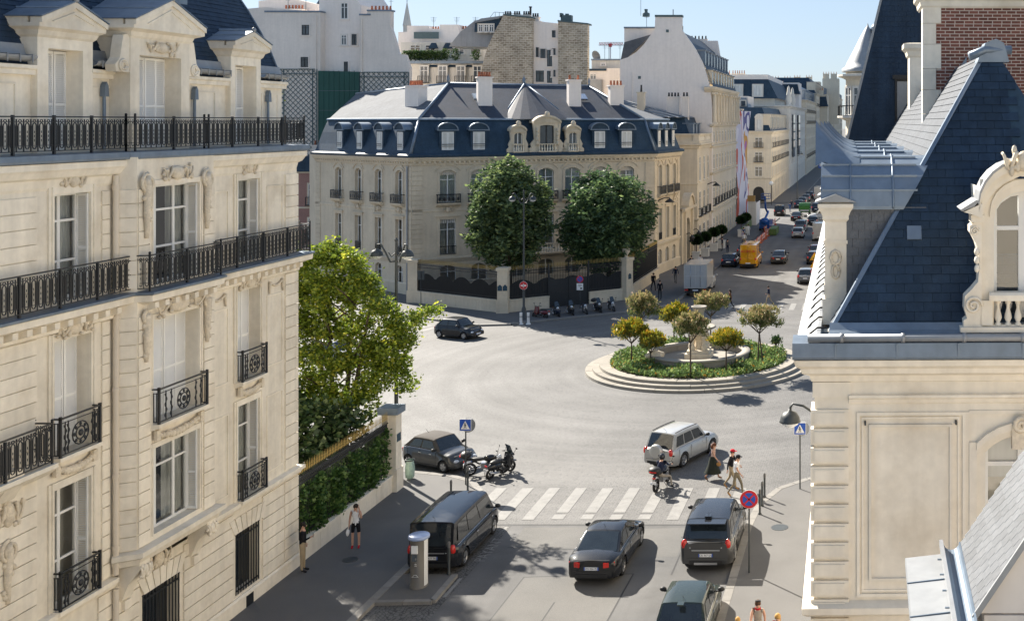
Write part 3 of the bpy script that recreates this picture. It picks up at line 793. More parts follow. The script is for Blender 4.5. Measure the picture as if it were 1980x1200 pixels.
# cornices and balcony slabs (rails on them below)
def offs(o, bay): return [(20,-o), (BAY0-.05,-o), (BAY0+.1,-o-bay), (BAY1-.05,-o-bay), (BAY1+.05,-o), (41.0+o*.6,-o), (41.0+o*.6,1.2)]
CORN3 = [(-.45,11.0),(-.32,11.05),(-.30,11.3),(-.1,11.38),(.0,11.42),(.02,11.60),(-.45,11.62)]
MB(F).sweep(CORN3, offs(.45,.42)).build('balcony_slab', STONE, LB)
MB(F).sweep([(-.5,11.62),(.05,11.62),(.06,11.68),(.0,11.70),(-.5,11.72)], offs(.46,.42)).build('balcony_zinc', ZINC, LB)
me = MB().extr([(-.09,0,11.08),(-.09,-.36,11.2),(-.09,-.36,11.36),(-.09,0,11.36)], (.18,0,0)).mesh('modillion', STONE)
u = 24.2
while u < 40.9:
    yb = BY+.06 if BAY0 < u < BAY1 else 0.
    if not 30.9 < u < 31.35: link('modillion', me, LB, F @ T(u, yb, 0))
    u += .47
CORN4 = [(-.30,14.72),(-.26,14.8),(-.22,15.0),(-.12,15.06),(-.05,15.2),(.0,15.26),(.0,15.42),(-.3,15.44)]
MB(F).sweep(CORN4, offs(.30,.18)).build('cornice', STONE, LB)
MB(F).sweep([(-.4,15.44),(.03,15.44),(.05,15.50),(.04,15.64),(-.1,15.66),(-1.2,15.68),(-1.2,15.44)], offs(.32,.18)).build('cornice_zinc', ZINC, LB)
# railings
def motif(h_):
    mb = MB(); t = .011
    for x in (-.055, .055): mb.box(x-t, x+t, -t, t, .16, h_-.2)
    mb.box(-.1-t, -.1+t, -t, t, .03, h_-.03)
    mb.tube([(.055*math.cos(a), 0, h_-.2+.075*math.sin(a)) for a in np.linspace(0, math.pi, 6)], .014, 4)
    mb.tube([(.055*math.cos(a), 0, .16-.075*math.sin(a)) for a in np.linspace(0, math.pi, 6)], .014, 4)
    mb.tube([(.04*math.cos(a), 0, h_-.075+.035*math.sin(a)) for a in np.linspace(0, 2*math.pi, 7)], .012, 4)
    for k in range(3): mb.ball((0,0,.3+k*(h_-.65)/2), (.012,.012,.04), 4, 3)
    return mb.mesh('baluster', IRON)
def railing(M, pts, z, h_, step=.235, posts=True, name='balcony_railing', parent=None):
    r_ = MB(M)
    pl = [Vector((x, y, 0)) for x, y in pts]
    for z_, k in ((z+h_, .028), (z+h_-.13, .014), (z+.05, .018), (z+.2, .010)):
        for a, b in zip(pl[:-1], pl[1:]):
            d = (b-a).normalized(); q = Vector((-d.y, d.x, 0))*k
            r_.extr([a+q+Vector((0,0,z_-k*.6)), a-q+Vector((0,0,z_-k*.6)), a-q+Vector((0,0,z_+k*.6)), a+q+Vector((0,0,z_+k*.6))], b-a)
    for p in pl: r_.box(p.x-.022, p.x+.022, p.y-.022, p.y+.022, z-.06, z+h_+.06); r_.ball((p.x,p.y,z+h_+.08), .035, 6, 4)
    o = r_.build(name, IRON, parent or LB)
    me = motif(h_-.06)
    for a, b in zip(pl[:-1], pl[1:]):
        L_ = (b-a).length; n = max(1, round(L_/step)) if L_ > .6 else max(1, math.ceil(L_/.15)); ang = math.atan2(b.y-a.y, b.x-a.x)
        for i in range(n):
            c = a.lerp(b, (i+.5)/n); link('baluster', me, o, M @ T(c.x, c.y, z+.03) @ Matrix.Rotation(ang, 4, 'Z') @ Matrix.Diagonal((L_/n/.2, 1, 1, 1)))
        if posts and L_ > 1.6:
            k = round(L_/1.5)
            for i in range(1, k):
                c = a.lerp(b, i/k); link('rail_post', POST, o, M @ T(c.x, c.y, z-.06))
    return o
POST = MB().box(-.03,.03,-.03,.03,0,1.02).mesh('rail_post', IRON)
railing(F, [(23,-.36),(BAY0-.02,-.36),(BAY0+.12,-.78),(BAY1-.08,-.78),(BAY1-.02,-.36),(41.25,-.36),(41.25,.02)], 11.74, .98)
railing(F, [(23,-.2),(BAY0-.02,-.2)], 15.70, .92)
railing(F, [(BAY0-.02,-.2),(BAY0+.1,-.38),(BAY1-.05,-.38),(BAY1+.02,-.2)], 15.70, .92)
railing(F, [(BAY1+.02,-.2),(41.15,-.2),(41.15,.5)], 15.70, .92)
# small balconies with a rosette in the middle
def balconette(u0, u1, y, z, h_, name='balconette'):
    mb = MB(F); cu = (u0+u1)/2
    pts = [(u0,y),(u0,y-.22),(u1,y-.22),(u1,y)]
    for z_, k in ((z+h_,.03),(z+h_-.12,.014),(z+.06,.02)):
        for (xa, ya), (xb, yb) in zip(pts[:-1], pts[1:]): mb.box(min(xa,xb)-k, max(xa,xb)+k, min(ya,yb)-k, max(ya,yb)+k, z_-k*.6, z_+k*.6)
    for x in (u0, u1): mb.box(x-.03, x+.03, y-.25, y-.19, z-.04, z+h_+.06)
    for r_ in (.30, .17): mb.tube([(cu+r_*math.cos(a), y-.22, z+h_*.47+r_*math.sin(a)) for a in np.linspace(0, 2*math.pi, 15)], .018, 5)
    mb.ball((cu, y-.23, z+h_*.47), (.09,.04,.09), 8, 5)
    for k in range(8):
        a = k*math.pi/4; mb.ball((cu+.23*math.cos(a), y-.22, z+h_*.47+.23*math.sin(a)), (.05,.025,.05), 6, 4)
    for s_ in (-1, 1):
        for q in (.33, .66):
            x = cu+s_*(.34+q*((u1-u0)/2-.40)); mb.box(x-.012, x+.012, y-.232, y-.208, z+.05, z+h_-.1)
            mb.tube([(x+s_*.05*math.sin(i*1.2), y-.22, z+.12+i*(h_-.3)/12) for i in range(13)], .016, 4)
    for yy in (y-.07, y-.15):
        for x in (u0, u1): mb.box(x-.01, x+.01, yy-.01, yy+.01, z+.05, z+h_-.1)
    b = mb.build(name, IRON, LB)
    MB(F).prof([(y+.02,z-.2),(y-.10,z-.16),(y-.27,z-.10),(y-.27,z),(y+.02,z)], u0-.06, u1+.06).build('balcony_slab', STONE, LB)
for (a, b, y) in ((*UA,-.02), (*UC,-.02)):
    balconette(a-.06, b+.06, y, 7.82, 1.0); balconette(a-.06, b+.06, y, 3.86, .98)
balconette(UB[0]-.06, UB[1]+.06, BY-.02, 7.82, 1.0)
MB(F).prof([(0,7.45),(-.3,7.55),(-.55,7.75),(-.55,7.86),(0,7.86)], 22, 28.2).build('balcony_slab', STONE, LB)
railing(F, [(22,-.46),(28.1,-.46),(28.1,-.02)], 7.88, 1.0)
# rainwater pipes
PIPE = mat('painted_pipe', (.66,.58,.47), .6, n=(2,.05), streak=.06)
mb = MB(F); mb.cyl((30.95,-.14,3.9),(30.95,-.14,15.0),.075,n=10)
for z in (4.6,6.6,9.0,11.0,12.6,14.6): mb.cyl((30.95,-.14,z),(30.95,-.14,z+.10),.095,n=10)
mb.cyl((30.95,-.14,.3),(30.95,-.14,3.5),.075,n=10); mb.build('downpipe', PIPE, LB)
for u in (31.35, 35.55, 39.9, 27.2):
    mb = MB(F); mb.cyl((u,.46,15.7),(u,.46,17.35),.045,n=8); mb.extr([(u-.09,.38,17.2),(u+.09,.38,17.2),(u+.07,.38,17.5),(u,.38,17.62),(u-.07,.38,17.5)], (0,.14,0)); mb.build('downpipe', ZINC, LB)
# dormers with pediments, running down to the balcony floor
def dormer(cu, w_, op, yf, zt, zp, ztop, shelf=.22, carved=False):
    a, b = cu-w_/2, cu+w_/2; o = (cu-op/2, cu+op/2, 15.72, 18.42)
    mb = MB(F); wall(mb, a, b, 15.66, zt, [o], .55, yf); mb.box(a, a+.02, yf+.002, 3.0, 15.66, zt); mb.box(b-.02, b, yf+.002, 3.0, 15.66, zt)
    d = mb.build('dormer', STONE, LB)
    e = shelf
    mb = MB(F); mb.sweep([(0,zt-.06),(.06,zt),(.10,zt+.12),(e,zt+.2),(e,zt+.3),(0,zt+.3)], [(a,2.6),(a,yf),(b,yf),(b,2.6)])
    mb.box(a-e+.01, a+.1, yf-e+.32, 2.6, zt+.3, zt+.455); mb.box(b-.1, b+e-.01, yf-e+.32, 2.6, zt+.3, zt+.455)
    # raking cornice and tympanum
    mb.extr([(a-e,yf-e,zt+.3),(b+e,yf-e,zt+.3),(cu,yf-e,ztop)], (0,.02+e*.6,0))
    for s_ in (-1, 1):
        x0 = cu+s_*(w_/2+e)
        mb.extr([(x0,yf-e-.06,zt+.3),(x0,yf-e-.06,zt+.44),(cu,yf-e-.06,ztop+.14),(cu,yf-e-.06,ztop-.02)], (0,.3,0))
        mb.extr([(cu+s_*w_*.40,yf-e-.03,zt+.36),(cu+s_*w_*.36,yf-e-.03,zt+.36),(cu,yf-e-.03,ztop-.20),(cu,yf-e-.03,ztop-.14)], (0,.05,0))
    mb.build('pediment', STONE, d)
    mb = MB(F)
    for s_ in (-1, 1):
        x0 = cu+s_*(w_/2+e+.03)
        mb.extr([(x0,yf-e-.08,zt+.45),(x0,yf-e-.08,zt+.48),(cu,yf-e-.08,ztop+.19),(cu,yf-e-.08,ztop+.15)], (0,4.2,0))
        mb.tube([(x0*.5+cu*.5, yf-e-.06, (zt+.48+ztop+.19)/2+.01), (x0*.5+cu*.5, yf+3.8, (zt+.48+ztop+.19)/2+.01)], .03, 5)
    mb.tube([(cu,yf-e-.09,ztop+.2),(cu,yf+3.9,ztop+.2)], .05, 6); mb.build('dormer_roof', ZINC, d)
    me = shutter_leaf_mesh(op/(4 if op > 1.6 else 3)-.01, 2.66)
    n = 4 if op > 1.6 else 3
    for i in range(n): link('shutter_leaf', me, d, F @ T(o[0]+op*i/n+.005, yf+.5, 15.73) @ Matrix.Rotation(R(3 if i % 2 else -3), 4, 'Z'))
    MB(F).box(o[0]-.1, o[1]+.1, yf+.56, yf+.6, 15.7, 18.5).build('shutter_backing', JOIN, d)
    if carved:
        mb = MB(F); ornament(mb, cu, yf-.03, zt-.28, 1.5, .45, 12); mb.build('carved_relief', SCULPT, d)
        for s_ in (-1, 1):
            x = cu+s_*(w_/2+.28); mb = MB(F)
            pts = [(x+s_*.28,17.9),(x-s_*.28,17.9),(x-s_*.28,19.0),(x-s_*.02,18.95),(x+s_*.06,18.6),(x+s_*.12,18.3),(x+s_*.32,18.1)]
            mb.extr([(p, yf+.02, q) for p, q in pts], (0,.3,0))
            for r_, zc in ((.17,18.08),(.10,18.08)): mb.tube([(x+r_*math.cos(t), yf, zc+r_*math.sin(t)) for t in np.linspace(0,6.28,12)], .035, 5)
            mb.build('scroll_bracket', STONE, d)
    mb = MB(F); mb.ball((cu,yf-e-.05,ztop+.2),(.09,.07,.09),8,5); mb.build('roof_flashing', ZINCL, d)
dormer(29.75, 2.05, 1.28, .38, 18.75, 0, 19.55)
dormer(33.05, 2.75, 1.95, -.06, 18.95, 0, 19.95, .3, True)
dormer(38.35, 1.85, 1.3, .38, 18.75, 0, 19.45)
dormer(25.6, 2.05, 1.28, .38, 18.75, 0, 19.55)
# mansard
PR = [(.62,17.98),(.78,18.5),(1.02,19.1),(1.38,19.8),(1.85,20.6),(2.4,21.4),(3.1,22.5),(4.0,23.9),(5.2,25.7),(7.,28.2)]
mb = MB(F)
for (ya, za), (yb, zb) in zip(PR[:-1], PR[1:]):
    for u0, u1 in (SPANS if za < 19 else ((20,41.0),)): mb.quad((u0,ya,za),(u1,ya,za),(u1,yb,zb),(u0,yb,zb))
mb.poly([(41.0,y,z) for y, z in PR]+[(41.0,7.,17.9),(41.0,.62,17.9)]); mb.box(20,41,7,12,17.9,28.2); mb.build('roof', SLATEB, LB)
mb = MB(F); rr = random.Random(3)
for (ya, za), (yb, zb) in zip(PR[:-1], PR[1:]):
    L_ = math.hypot(yb-ya, zb-za); k = max(1, round(L_/.17)); n_ = Vector((0, -(zb-za)/L_, (yb-ya)/L_))
    for j in range(k):
        t0, t1 = j/k, (j+1.1)/k
        u = 26.5+rr.uniform(0,.2)
        while u < 41.0:
            q = min(u+.27, 41.0)
            if za < 19 and not any(a_ <= u+.1 and q-.1 <= b_ for a_, b_ in SPANS): u = q; continue
            l = .016+rr.uniform(0,.012)
            P = lambda uu, t, h_: (uu, ya+(yb-ya)*t+n_.y*h_, za+(zb-za)*t+n_.z*h_)
            mb.add([P(u+.006,t0,l),P(q-.006,t0,l),P(q-.006,t1,.004),P(u+.006,t1,.004),P(u+.006,t0,0),P(q-.006,t0,0)], [(0,1,2,3),(4,5,1,0)])
            u = q
mb.build('slates', SLATE, LB, kind='stuff')
mb = MB(F)
for (ya, za), (yb, zb) in zip(PR[:-1], PR[1:]): mb.extr([(41.0,ya-.06,za),(41.0,yb-.06,zb),(41.0,yb+.1,zb),(41.0,ya+.1,za)], (.05,0,0))
mb.build('roof_edge', ZINC, LB)
# roof window and gutters
d = MB(F).box(34.9,36.3,1.15,2.6,20.3,21.9).build('roof_dormer', ZINC, LB)
f = MB(F); bar_frame(f, 35.05,36.1,20.55,21.7,1.07,1.14,.1,[35.58]); f.build('window', JOIN, d); MB(F).box(35.1,36.05,1.1,1.12,20.6,21.65).build('pane', PANEF, d)
for u0, u1 in ((27.0,28.6),(30.85,31.75),(35.0,37.3),(39.45,41.05)):
    mb = MB(F); mb.lathe([(.11,0),(.11,u1-u0)], 8, (0,0,0), True, a0=math.pi, a1=2*math.pi)
    vs_ = [(u0+z, .36+x, 18.16+y) for x, y, z in mb.v] if False else None
    mb = MB(F); n = 8
    pts = [(.40+.13*math.cos(math.pi+math.pi*i/n), 18.18+.13*math.sin(math.pi+math.pi*i/n)) for i in range(n+1)]
    pts += [(y*.86+.40*.14, z*.86+18.18*.14) for y, z in pts[::-1]]
    mb.prof(pts, u0, u1); mb.prof([(.52,18.04),(.62,18.04),(.72,18.5),(.66,18.5)], u0, u1)
    x = u0+.15
    while x < u1: mb.box(x-.015, x+.015, .255, .56, 18.19, 18.215); mb.box(x-.015, x+.015, .25, .265, 18.0, 18.21); x += .42
    mb.build('gutter', ZINCL, LB)
# ================================================================== RIGHT BUILDING (front on Y = 18.4, slightly turned)
RB = thing('corner_building', 'cream stone building with steep blue slate roof and brick chimney at the right edge', 'building', frame(0, 18.4, R(1.2)))
RI = None
mb = MB()
AW = (1.93, 3.2, 8.3, 11.3, .28)
wall(mb, -.9, 6, 0, 12.4, [AW], .3, 0.)
mb.box(-.9, 6, .7, 32, 0, 12.9); mb.quad((-.9,0,0),(-.9,.7,0),(-.9,.7,12.4),(-.9,0,12.4)); mb.build('wall', STONE, RB)
casement(RB, 'window', AW[0], AW[1], AW[2], AW[3], .3, None, [10.1,10.75], False, .08, None, .28, True)
MB().box(AW[0]+.06, AW[1]-.06, .36, .38, 10.5, 11.28).build('roller_blind', CURTAIN, RB)
z = 11.75
for k in range(38):
    if z-.3 < 6: break
    mb = MB(); mb.box(-.96,-.335,-.06,.5,z-.262,z); mb.box(-.90,-.40,-.085,-.055,z-.225,z-.04); mb.build('quoin', STONE, RB)
    z -= .312
PATH = [(-.9,32),(-.9,0),(6,0)]
MB().sweep([(0,11.83),(.03,11.86),(.05,11.92),(.09,11.95),(.09,11.99),(0,12.0)], [(-.33,0),(6,0)]).build('architrave', STONE, RB)
MB().sweep([(0,12.2),(.05,12.22),(.08,12.32),(.2,12.38),(.22,12.46),(.30,12.52),(.33,12.62),(0,12.64)], PATH).build('cornice', STONE, RB)
MB().box(-.93,-.3,-.03,.02,11.95,12.2).build('frieze_block', STONE, RB)
MB().sweep([(0,8.35),(.12,8.38),(.2,8.44),(.2,8.54),(0,8.6)], PATH).build('string_course', STONE, RB)
def rect_mould(x0, x1, z0, z1, t, pr):
    mb = MB()
    for a, b, c, d in ((x0,x0+t,z0,z1),(x1-t,x1,z0,z1),(x0+t,x1-t,z0,z0+t),(x0+t,x1-t,z1-t,z1)): mb.box(a, b, -pr, .01, c, d)
    mb.build('panel_moulding', STONE, RB)
rect_mould(-.2, 1.6, 8.66, 11.7, .05, .045); rect_mould(-.12, 1.5, 8.74, 11.62, .03, .025); rect_mould(0., 1.38, 8.92, 11.5, .045, .05)
for x in (-.06, 1.44): MB().box(x-.015,x+.015,-.09,0,11.5,11.56).build('hook', GREY_IRON, RB)
mb = MB(); pts = arch_pts(1.78, 3.35, 11.42, .34)
for (xa, za), (xb, zb) in zip(pts[:-1], pts[1:]): mb.extr([(xa,-.10,za),(xb,-.10,zb),(xb,-.10,zb+.12),(xa,-.10,za+.12)], (0,.11,0)); mb.extr([(xa,-.05,za-.10),(xb,-.05,zb-.10),(xb,-.05,zb),(xa,-.05,za)], (0,.06,0))
mb.box(1.66,1.79,-.06,.01,8.6,11.2); mb.box(1.60,1.66,-.03,.01,8.6,11.7); mb.box(1.66,3.4,-.03,.01,11.66,11.72); mb.build('window_surround', STONE, RB)
mb = MB(); mb.tube([(2.5+.12*math.cos(t*.5)*(1-t/26), -.14, 11.5+.14*math.sin(t*.5)*(1-t/26)) for t in range(24)], .045, 5); mb.box(2.36,2.66,-.13,0,11.1,11.5); mb.build('keystone_relief', SCULPT, RB)
# zinc fascia, gutters
MB().extr([(-1.25,0,12.64),(-1.25,-.35,12.64),(-1.25,-.37,12.68),(-1.25,-.33,12.9),(-1.25,0,12.98)], (7.2,0,0)).build('fascia', ZINC, RB)
mb = MB(); mb.tube([(-1.0,-.30,12.98),(6,-.30,12.98)], .065, 8)
for x in (-.45,.55,1.55,2.5,3.4): mb.tube([(x-.03,-.30,12.98),(x+.03,-.30,12.98)], .08, 8)
mb.build('gutter', ZINCL, RB)
for a, b in ((-1.2,-.55),(-.55,.45),(.45,1.45),(1.45,2.5),(2.5,3.6)): MB().box(b-.012,b+.012,-.375,-.34,12.66,12.9).build('fascia_seam', ZINC, RB)
mb = MB(); mb.extr([(-1.25,-.30,12.655),(-1.24,-.30,12.70),(-.86,-.30,13.02),(-.80,-.30,13.02),(-.80,-.30,12.66)], (0,32,0)); mb.build('street_gutter_sheet', ZINCL, RB)
mb = MB(); n = 8
mb.extr([(-.70+.14*math.cos(math.pi+math.pi*i/n), -.2, 13.0+.14*math.sin(math.pi+math.pi*i/n)) for i in range(n+1)]+[(-.70+.12*math.cos(2*math.pi-math.pi*i/n), -.2, 13.0+.12*math.sin(2*math.pi-math.pi*i/n)) for i in range(n+1)], (0,30,0)); mb.build('gutter', ZINC, RB)
hk = MB().tube([(-1.05,0,12.86),(-.98,0,12.96),(-.86,0,13.06),(-.66,0,13.06)], .02, 5).mesh('gutter_bracket', TRIM)
for k in range(20): link('gutter_bracket', hk, RB, T(0, .2+1.0*k, 0))
# slates of the front slope: apex (2.25, 2.6, 17.7)
O1 = Vector((-.62,.08,13.02)); AP = Vector((2.25,2.62,17.75))
def slope(O, Xd, top, poly_fn): pass
Vf = Vector((0, AP.y-O1.y, AP.z-O1.z)); Lf = Vf.length; Vf.normalize(); Uf = Vector((1,0,0)); Nf = Uf.cross(Vf)
Nf = Nf if Nf.y < 0 else -Nf
pf = [(0,0),(5.8,0),(AP.x-O1.x+.25,Lf),(AP.x-O1.x,Lf)]
under = MB(); under.poly([O1+Uf*x+Vf*y for x, y in pf])
Vl = Vector((AP.x-O1.x, 0, AP.z-O1.z)); Ll = Vl.length; Vl.normalize(); Ul = Vector((0,1,0)); Nl = Ul.cross(Vl); Nl = Nl if Nl.x < 0 else -Nl
pl_ = [(0,0),(AP.y-O1.y,Ll),(27,Ll),(27,0)][::-1]
pl_ = [(0,0),(27,0),(27,Ll),(AP.y-O1.y,Ll)]
under.poly([O1+Ul*x+Vl*y for x, y in pl_])
under.poly([AP, AP+Vector((.25,0,0)), AP+Vector((.25,25,0)), AP+Vector((0,25,0))]); under.build('roof', SLATEB, RB)
cells = slate_cells(pf, .31, .165, 4)
seen = [c for c in cells if O1.x+sum(p[0] for p in c[0])/len(c[0]) < 2.75]
seen.sort(key=lambda c: c[1]); rest = MB(); nn = 0
mid = [c for c in seen]
for c in mid:
    cx = O1.x+sum(p[0] for p in c[0])/len(c[0])
    if nn < 298 and cx < 2.6:
        b = MB(); slate_solid(b, c[0], c[1], .165, O1, Uf, Vf, Nf); b.build('slate', SLATE, RB); nn += 1
    else: slate_solid(rest, c[0], c[1], .165, O1, Uf, Vf, Nf)
rest.build('slates', SLATE, RB, kind='stuff')
rest = MB()
for c in slate_cells(pl_, .30, .165, 9): slate_solid(rest, c[0], c[1], .165, O1, Ul, Vl, Nl)
rest.build('side_slates', SLATES, RB, kind='stuff')
MB().box(.35,.6,0,.05,0,.25).build('roof_vent', ZINC, RB, Matrix.Translation(O1+Uf*1.42+Vf*1.75+Nf*.03) @ Matrix(((1,0,0,0),(0,-Nf.y,Vf.y,0),(0,-Nf.z,Vf.z,0),(0,0,0,1))).to_4x4() if False else T(O1.x+.95, O1.y+.72, O1.z+1.45) @ Matrix.Rotation(R(-28), 4, 'X'))
# ridge piece
mb = MB(); mb.tube([(1.95,2.5,17.72),(2.25,2.55,17.85),(2.75,2.6,17.85)], .085, 8); mb.extr([(2.1,2.5,17.62),(2.7,2.5,17.62),(2.6,2.5,17.98),(2.45,2.5,18.06),(2.25,2.5,17.98)], (0,.5,0)); mb.build('ridge_cap', ZINC, RB)
MB().extr([O1+Nf*.01+Vector((-.05,-.02,.0)), O1+Vector((.03,-.03,.02)), AP+Vector((.03,-.03,.03)), AP+Vector((-.05,0,.03))], (0,.03,.03)).build('hip_flashing', ZINC, RB)
MB().prof([(-.2,12.98),(-.02,12.98),(.12,13.1),(.10,13.16),(-.02,13.06)], -.65, 6).build('eaves_flashing', ZINC, RB)
# barrel-roofed dormers on the street slope
def side_dormer(y0):
    w_ = 2.0
    d = MB(); d.box(-.37,1.0,y0+.01,y0+w_-.01,12.9,15.0); dm = d.build('dormer', SLATEL, RB)
    for yy in (y0-.02, y0+w_-.36):
        p = MB(); p.box(-.75,-.37,yy,yy+.38,12.95,14.8); p.sweep([(0,14.74),(.04,14.79),(.04,14.85),(.08,14.94),(.12,15.0),(.12,15.06),(0,15.1)], [(-.75,yy+.38),(-.75,yy),(-.37,yy),(-.37,yy+.38)]); p.box(-.73,-.39,yy+.02,yy+.36,15.0,15.1)
        p.box(-.77,-.35,yy-.02,yy+.40,14.36,14.42); p.box(-.79,-.34,yy-.03,yy+.41,12.95,13.4)
        po = p.build('pilaster', STONE, dm)
        c = MB(); c.extr([(-.92,yy-.15,15.1),(-.20,yy-.15,15.1),(-.56,yy-.15,15.24)], (0,.68,0)); c.build('pilaster_cap', ZINCL, dm)
        g = MB()
        for zc in (14.12, 13.88): g.tube([(-.56+.085*math.cos(t)*(1 if zc > 14 else .75), yy-.02, zc+.12*math.sin(t)) for t in np.linspace(0,6.28,9)], .03, 5)
        g.build('carved_relief', SCULPT, dm)
    if y0 > 4: pass
    cells = slate_cells([(0,0),(1.4,0),(1.4,2.05),(0,2.05)], .22, .15, int(y0*7))
    q = MB()
    for c in cells: slate_solid(q, c[0], c[1], .15, Vector((-.37,y0+.01,12.95)), Vector((1,0,0)), Vector((0,0,1)), Vector((0,-1,0)))
    q.build('cheek_slates', SLATEL, dm, kind='stuff')
    v = MB(); n = 10; pts = [(y0-.06+(w_+.12)/2-(w_+.12)/2*math.cos(math.pi*i/n), 15.02+.86*math.sin(math.pi*i/n)) for i in range(n+1)]
    pts = [(y0-.06, 14.96)]+pts+[(y0+w_+.06, 14.96)]
    xr_ = lambda z: -.55+(z-13.02)*.607; m_ = len(pts); v.add([(-.82,y,z) for y, z in pts]+[(xr_(z),y,z) for y, z in pts], [tuple(range(m_))[::-1], tuple(range(m_, 2*m_))]+[(i, i+1, m_+i+1, m_+i) for i in range(m_-1)]); v.build('vault', ZINC, dm)
    s = MB()
    for x in (-.30,.45): s.tube([(x,y,z+.012) for y, z in pts], .022, 5)
    for i in (1,2,3,4): s.box(-.8,.88,pts[i+1][0]-.012,pts[i+1][0]+.012,pts[i+1][1]-.005,pts[i+1][1]+.028) if i < 5 else None
    s.build('vault_seam', ZINC, dm)
    # curved crest that rises at the street edge
    k = MB(); cr = [(-.95,14.9),(-.98,15.5),(-1.0,15.95),(-.86,15.86),(-.62,15.72),(-.3,15.70),(-.05,15.8),(.2,15.5),(.2,14.9)]
    vz = lambda s: 15.02+.86*math.sqrt(max(0, 1-s*s)); yc = y0+w_/2; g_ = []
    for i in range(6):
        t = i/5.
        for j in range(9):
            s = -1+j/4.; sp = s*(.42+.50*t)
            g_.append((-.93+.8*t, yc+sp*(w_/2), vz(sp)+.02+(.62*(1-t)**1.8)*(1-abs(s)**1.5)-(.12 if i == 0 and abs(s) > .9 else 0)))
    k.add(g_, [(i*9+j, i*9+j+1, (i+1)*9+j+1, (i+1)*9+j) for i in range(5) for j in range(8)], True)
    k.add([g_[j] for j in range(9)]+[(-.84, p[1], vz((p[1]-yc)/(w_/2))-.05) for p in g_[:9]], [(j, j+1, 10+j, 9+j) for j in range(8)], True)
    k.build('crest', ZINC, dm)
    MB().box(-.70,-.66,y0+.38,y0+w_-.38,13.0,14.9).build('window', PANEF, dm)
    return dm
for k in range(5): side_dormer(1.12+3.7*k)
# tall slate pavilion behind
mb = MB(); mb.extr([(-1.0,22.4,12.9),(6,22.4,12.9),(6,22.4,24),(1.68,22.4,24)], (0,6,0)); pv = mb.build('pavilion_roof', SLATEB, RB)
q = MB()
for c in slate_cells([(0,0),(5,0),(5,9.5),(2.29,9.5)], .30, .19, 6): slate_solid(q, c[0], c[1], .19, Vector((-1.0,22.4,12.95)), Vector((1,0,0)), Vector((0,0,1)), Vector((0,-1,0)))
q.build('pavilion_slates', SLATE, RB, kind='stuff')
MB().extr([(-1.08,22.36,12.9),(-.99,22.36,12.9),(1.69,22.36,24),(1.6,22.36,24)], (0,.1,0)).build('hip_flashing', ZINCL, RB)
mb = MB(); bar_frame(mb, 1.42,2.02,16.2,18.05,22.28,22.36,.08,[]); f = mb.build('roof_window', TRIM, RB); MB().box(1.5,1.94,22.31,22.33,16.28,17.97).build('pane', ZINCL, f); MB().box(1.34,2.1,22.2,22.4,18.05,18.2).build('lintel', TRIM, f)
# brick chimney with stone quoins: face at y = 8.1
CH = MB().box(1.55,4.6,8.13,9.3,15.5,19.35).build('chimney', MORTAR, RB)
mb = MB(); mb.sweep([(0,19.2),(.05,19.25),(.07,19.36),(.14,19.42),(.14,19.6),(0,19.62)], [(1.45,9.3),(1.45,8.1),(4.6,8.1)]); mb.box(1.45,4.6,8.1,9.3,19.3,20.4); mb.build('chimney_cap', STONE, CH)
z = 15.6; k = 0
bm_ = MB().box(0,.203,0,.03,0,.058).mesh('brick', BRICK); bh = MB().box(0,.092,0,.03,0,.058).mesh('brick', BRICK)
zq = 15.6; qi = 0; qz = []
while zq < 19.25:
    h_ = .58 if qi % 2 == 0 else .50; w_ = .32 if qi % 2 else .44
    MB().box(1.45,1.45+w_,8.085,8.5,zq+.004,min(zq+h_,19.25)-.004).build('quoin', STONE, CH); qz.append((zq, zq+h_, 1.45+w_)); zq += h_; qi += 1
nb = 0; rest = MB()
while z < 19.18:
    x0 = next((q[2] for q in qz if q[0] <= z+.03 < q[1]), 1.8)+.012; x = x0 - (.1125 if k % 2 else 0)
    while x < 4.5:
        a, b = max(x, x0), min(x+.215, 4.5)
        vis = x < 3.72 and z > 15.9+max(0., (x-1.5))*.75
        if b-a > .04:
            dy = rnd.uniform(-.004,.004)
            if vis and nb < 298 and (b-a) > .1:
                link('brick', bm_ if b-a > .16 else bh, CH, T(a, 8.118+dy, z)); nb += 1
            elif vis or z > 15.9: rest.box(a, b-.01, 8.118+dy, 8.14, z, z+.058)
        x += .225
    z += .079; k += 1
rest.build('bricks', BRICK, CH, kind='stuff')
mb = MB(); mb.extr([(1.44,8.06,16.15),(1.44,8.06,16.30),(2.5,8.06,18.05),(2.5,8.06,17.8)], (0,.05,0)); mb.build('flashing', ZINC, CH)
# slender stone chimney behind it
c2 = MB().box(1.72,3.0,18.1,19.2,15.5,18.95).build('chimney', STONE, RB)
mb = MB(); mb.sweep([(0,18.6),(.06,18.66),(.1,18.8),(.2,18.9),(.2,19.05),(0,19.08)], [(1.72,19.2),(1.72,18.1),(3.0,18.1)]); mb.box(1.72,3,18.1,19.2,18.9,19.08); mb.build('chimney_cap', STONE, c2)
for k in range(12):
    for j in range(2): link('brick', bm_, c2, T(2.28+.225*j, 18.08, (16.9 if k < 6 else 17.9)+.08*(k % 6)))
